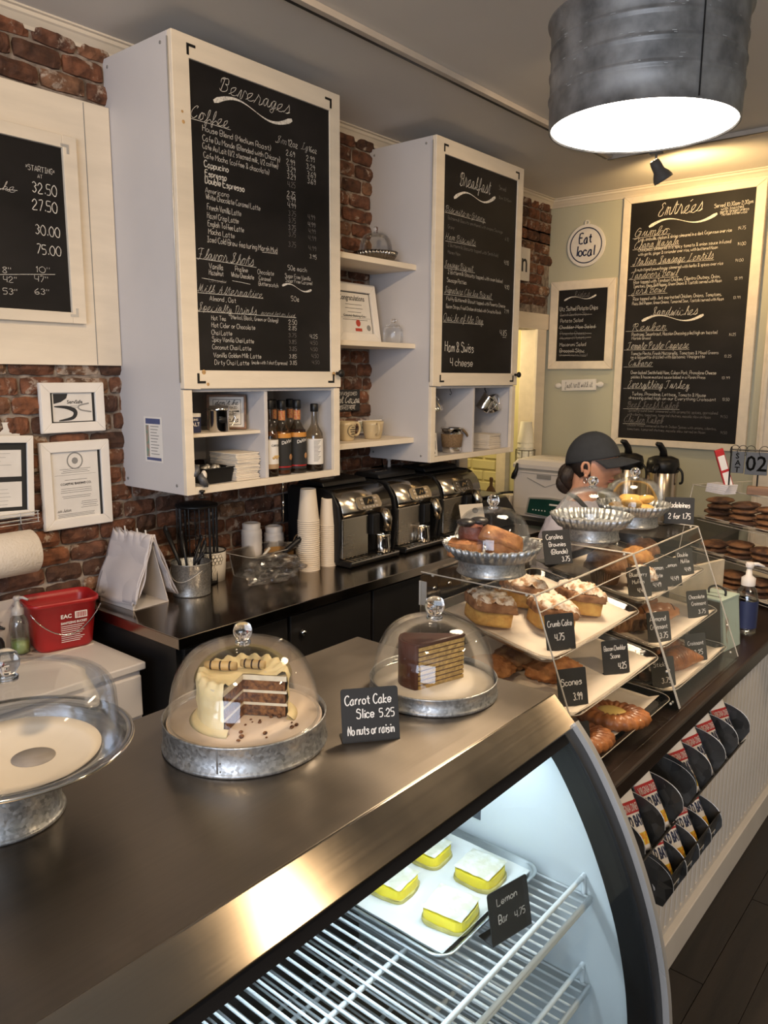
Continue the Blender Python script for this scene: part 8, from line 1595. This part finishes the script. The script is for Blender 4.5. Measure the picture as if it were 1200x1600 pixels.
for s_ in (-1, 1):
    b.tube(_sm3([(0, s_*0.125, 1.215), (0.0, s_*0.178, 1.185), (-0.03, s_*0.205, 1.06), (-0.045, s_*0.215, 0.955), (0.04, s_*0.205, 0.965), (0.15, s_*0.165, 1.005), (0.20, s_*0.15, 1.02)], 4), [0.045]*4+[0.050]*4+[0.045]*4+[0.040]*4+[0.038]*4+[0.030]*4+[0.025], 14)
    b.ball((0.235, s_*0.14, 1.027), 1.0, 16, 10, (0.045, 0.038, 0.016))                    # palm
    for k in range(4):
        y = s_*(0.115+0.017*k); L_ = (0.062, 0.072, 0.068, 0.054)[k if s_ > 0 else k]; b.tube([(0.262, y, 1.03), (0.262+L_*0.5, y, 1.026), (0.262+L_*0.85, y, 1.008), (0.262+L_, y, 0.990)], [0.0095, 0.009, 0.0082, 0.0065], 8)
    b.tube([(0.225, s_*0.112, 1.025), (0.25, s_*0.088, 1.018), (0.275, s_*0.08, 1.008)], [0.011, 0.010, 0.0075], 8)
    b.tube([(0, s_*0.085, 0.86), (0.012, s_*0.09, 0.62), (0.012, s_*0.09, 0.46), (-0.012, s_*0.09, 0.30), (-0.02, s_*0.09, 0.08)], [0.088, 0.072, 0.052, 0.055, 0.036], 16)
bo = part('body', b, skin, per); md = bo.modifiers.new('r', 'REMESH'); md.mode = 'VOXEL'; md.voxel_size = 0.0042; md.use_smooth_shade = True
# clothes
m = MB(); m.smooth = True
loft(m, [ell(0.0, 0.84, 0.128, 0.182), ell(0.0, 0.92, 0.124, 0.172), ell(0.005, 1.02, 0.118, 0.152), ell(0.01, 1.12, 0.120, 0.160), ell(0.004, 1.19, 0.105, 0.162), ell(0.0, 1.235, 0.075, 0.118), ell(0.0, 1.262, 0.062, 0.076)], True, True)
for s_ in (-1, 1): m.tube(_sm3([(0, s_*0.09, 1.215), (0.0, s_*0.172, 1.185), (-0.022, s_*0.202, 1.09), (-0.042, s_*0.214, 0.985)], 4), [0.055]*4+[0.064]*4+[0.060]*4+[0.058], 16)
so = part('tshirt', m, shirtm, per); md = so.modifiers.new('r', 'REMESH'); md.mode = 'VOXEL'; md.voxel_size = 0.006; md.use_smooth_shade = True
tx = bpy.data.textures.new('folds', 'CLOUDS'); tx.noise_scale = 0.05; md = so.modifiers.new('d', 'DISPLACE'); md.texture = tx; md.strength = 0.012; md.mid_level = 0.5
m = MB(); m.smooth = True; loft(m, [ell(0, 0.78, 0.125, 0.175), ell(0, 0.9, 0.122, 0.172), ell(0, 0.93, 0.118, 0.165)], True, True)
for s_ in (-1, 1): m.tube([(0, s_*0.085, 0.86), (0.012, s_*0.092, 0.62), (0.012, s_*0.092, 0.46), (-0.005, s_*0.092, 0.30), (-0.012, s_*0.092, 0.03)], [0.096, 0.082, 0.068, 0.066, 0.058], 16)
part('trousers', m, apron, per)
for s_ in (-1, 1): m = MB(); m.smooth = True; m.ball((0.035, s_*0.092, 0.032), 1.0, 18, 10, (0.125, 0.046, 0.034)); part('shoe', m, blackp, per)
m = MB(); m.smooth = True; m.tube(_sm3([(0.118, 0.07, 1.10), (0.085, 0.075, 1.20), (0.02, 0.068, 1.268), (-0.045, 0.0, 1.285), (0.02, -0.068, 1.268), (0.085, -0.075, 1.20), (0.118, -0.07, 1.10)], 5), 0.009, 8); part('apron_strap', m, apron, per)
m = MB(); m.smooth = True; m.grid(lambda u, v: (0.132+0.006*sin(pi*u)-0.05*abs(u-.5)**2*2, (u-.5)*0.28, 0.70+0.42*v), 12, 8); part('apron', m, apron, per, solid=0.004)
# cap
def cap_pt(d, k=1.10): return HM @ Vector((d.x*0.094*k*1.04-0.004, d.y*0.073*k*1.05, d.z*0.116*k*0.93+0.004))
m = MB(); m.smooth = True; nv2 = 22; vs = []
for j in range(nv2+1):
    for i in range(64):
        ph = 2*pi*i/64; tmax = radians(72+27*(-cos(ph)*0.5+0.5)); th = tmax*j/nv2; sq = 1+0.0; vs.append(tuple(cap_pt(Vector((sin(th)*cos(ph), sin(th)*sin(ph), cos(th))), 1.12-0.02*(j/nv2)+0.006*(abs(sin(ph*3)) if j < nv2 else 0))))
m.add(vs, [(j*64+i, (j+1)*64+i, (j+1)*64+(i+1) % 64, j*64+(i+1) % 64) for j in range(nv2) for i in range(64)]); cp_ = part('cap', m, capm, per, solid=0.003)
m = MB(); m.smooth = True
def brim(u, v):
    a = radians(-72+144*u); r0 = Vector((cos(a)*0.094*1.08, sin(a)*0.073*1.14, 0.036-0.018*(1-cos(a)))); out = 0.078*max(0.02, cos(a*0.9))**0.6*v
    return tuple(HM @ Vector((r0.x+out, r0.y*(1+0.02*v), r0.z-0.002*v-0.9*r0.y*r0.y*(0.6+3.0*v)-0.006*v*v)))
m.grid(brim, 24, 10); part('brim', m, capm, cp_, solid=0.0035)
m = MB(); m.smooth = True; c_ = cap_pt(Vector((0, 0, 1)), 1.12); m.ball(tuple(c_), 0.006, 12, 6, (1, 1, 0.5)); part('cap_button', m, capm, cp_)
# hair below the cap and the ponytail
m = MB(); m.smooth = True; vs = []; 
for j in range(15):
    for i in range(41):
        ph = radians(78+204*i/40); th = radians(80+48*j/14*(0.62+0.38*abs(cos((ph-pi))))); d = Vector((sin(th)*cos(ph), sin(th)*sin(ph), cos(th))); p = head_pt(d); q = 1.05+0.02*noise.noise(d*9); vs.append(tuple(HM @ Vector((p.x*q-0.002, p.y*q, p.z))))
m.add(vs, [(j*41+i, j*41+i+1, (j+1)*41+i+1, (j+1)*41+i) for j in range(14) for i in range(40)]); part('hair', m, hairm, per, solid=0.006)
m = MB(); m.smooth = True
for k, (a, b_, c) in enumerate(((-0.012, 0.0, 0.0), (0.0, 0.018, 0.01), (0.004, -0.02, -0.005), (-0.016, 0.012, -0.02), (-0.01, -0.016, -0.03))):
    m.tube(_sm3([tuple(HM @ Vector((-0.074, b_*0.5-0.01, -0.02))), tuple(HM @ Vector((-0.092+a, b_-0.012, -0.038+c))), tuple(HM @ Vector((-0.096+a, b_*1.2-0.015, -0.072+c))), tuple(HM @ Vector((-0.075+a, b_*0.8-0.012, -0.10+c)))], 4), [0.012, 0.018, 0.022, 0.024, 0.026, 0.027, 0.027, 0.026, 0.024, 0.021, 0.017, 0.012, 0.006], 10)
part('ponytail', m, hairm, per)
# ears, eyes, mouth, earring
for s_ in (-1, 1):
    m = MB(); m.smooth = True; EM = HM @ Matrix.Translation((-0.006, s_*0.073, -0.012)) @ Matrix.Rotation(s_*radians(-18), 4, 'Z')
    m.tube([tuple(EM @ Vector((0.015*cos(a)*(1 if a < 3 else 0.8), s_*(0.006+0.003*sin(a)), 0.027*sin(a)-0.004))) for a in [radians(-80+i*24) for i in range(13)]], [0.004]+[0.0055]*11+[0.005], 8); m.ball(tuple(EM @ Vector((0.002, 0, -0.004))), 1.0, 12, 8, (0.012, 0.005, 0.024)); m.ball(tuple(EM @ Vector((0.004, s_*0.002, -0.031))), 0.0075, 10, 6); part('ear', m, skin, per)
    e = HM @ (head_pt(Vector((0.90, s_*0.36, 0.11)).normalized())+Vector((-0.0055, 0, 0)))
    m = MB(); m.smooth = True; m.ball(tuple(e), 0.0105, 16, 10); eo = part('eye', m, pm('eye_white', (0.6, 0.57, 0.54), 0.2), per)
    m = MB(); m.smooth = True; m.ball(tuple(e+Vector((0.0065, 0, -0.001))), 0.0056, 12, 8); part('iris', m, inkb, eo)
    m = MB(); m.smooth = True; m.tube([tuple(HM @ (head_pt(Vector((0.92-0.03*k*k, s_*(0.16+0.11*k), 0.17+0.012*k)).normalized())+Vector((0.002, 0, 0)))) for k in range(4)], [0.003, 0.0035, 0.003, 0.002], 8); part('eyelid', m, pm('lid_shadow', (0.20, 0.09, 0.065), 0.6), per)
    m = MB(); m.tube([tuple(HM @ (head_pt(Vector((0.90-0.03*k*k, s_*(0.12+0.13*k), 0.315+0.01*k)).normalized())+Vector((0.001, 0, 0)))) for k in range(4)], [0.002, 0.003, 0.003, 0.0012], 6); part('eyebrow', m, hairm, per)
m = MB(); m.smooth = True
for zz_, w_ in ((-0.0545, 0.0030), (-0.0632, 0.0034)): m.tube([tuple(HM @ (head_pt(Vector((0.095, y/0.73*1.0, zz_/1.16*1.0)).normalized() if False else Vector((sqrt(max(0, 1-(y/0.062)**2-(zz_/0.116)**2)), y/0.062, zz_/0.116)).normalized())+Vector((0.0006, 0, 0)))) for y in [-0.021+0.042*k/8 for k in range(9)]], [0.0008]+[w_]*7+[0.0008], 8)
part('lips', m, lipm, per)
m = MB(); m.smooth = True; p = HM @ Vector((0.0, -0.078, -0.062)); m.tube([tuple(p+Vector((0.006*cos(a), 0, 0.009*sin(a)))) for a in [2*pi*i/14 for i in range(14)]], 0.0017, 6, closed=True); part('earring', m, chrome, per)
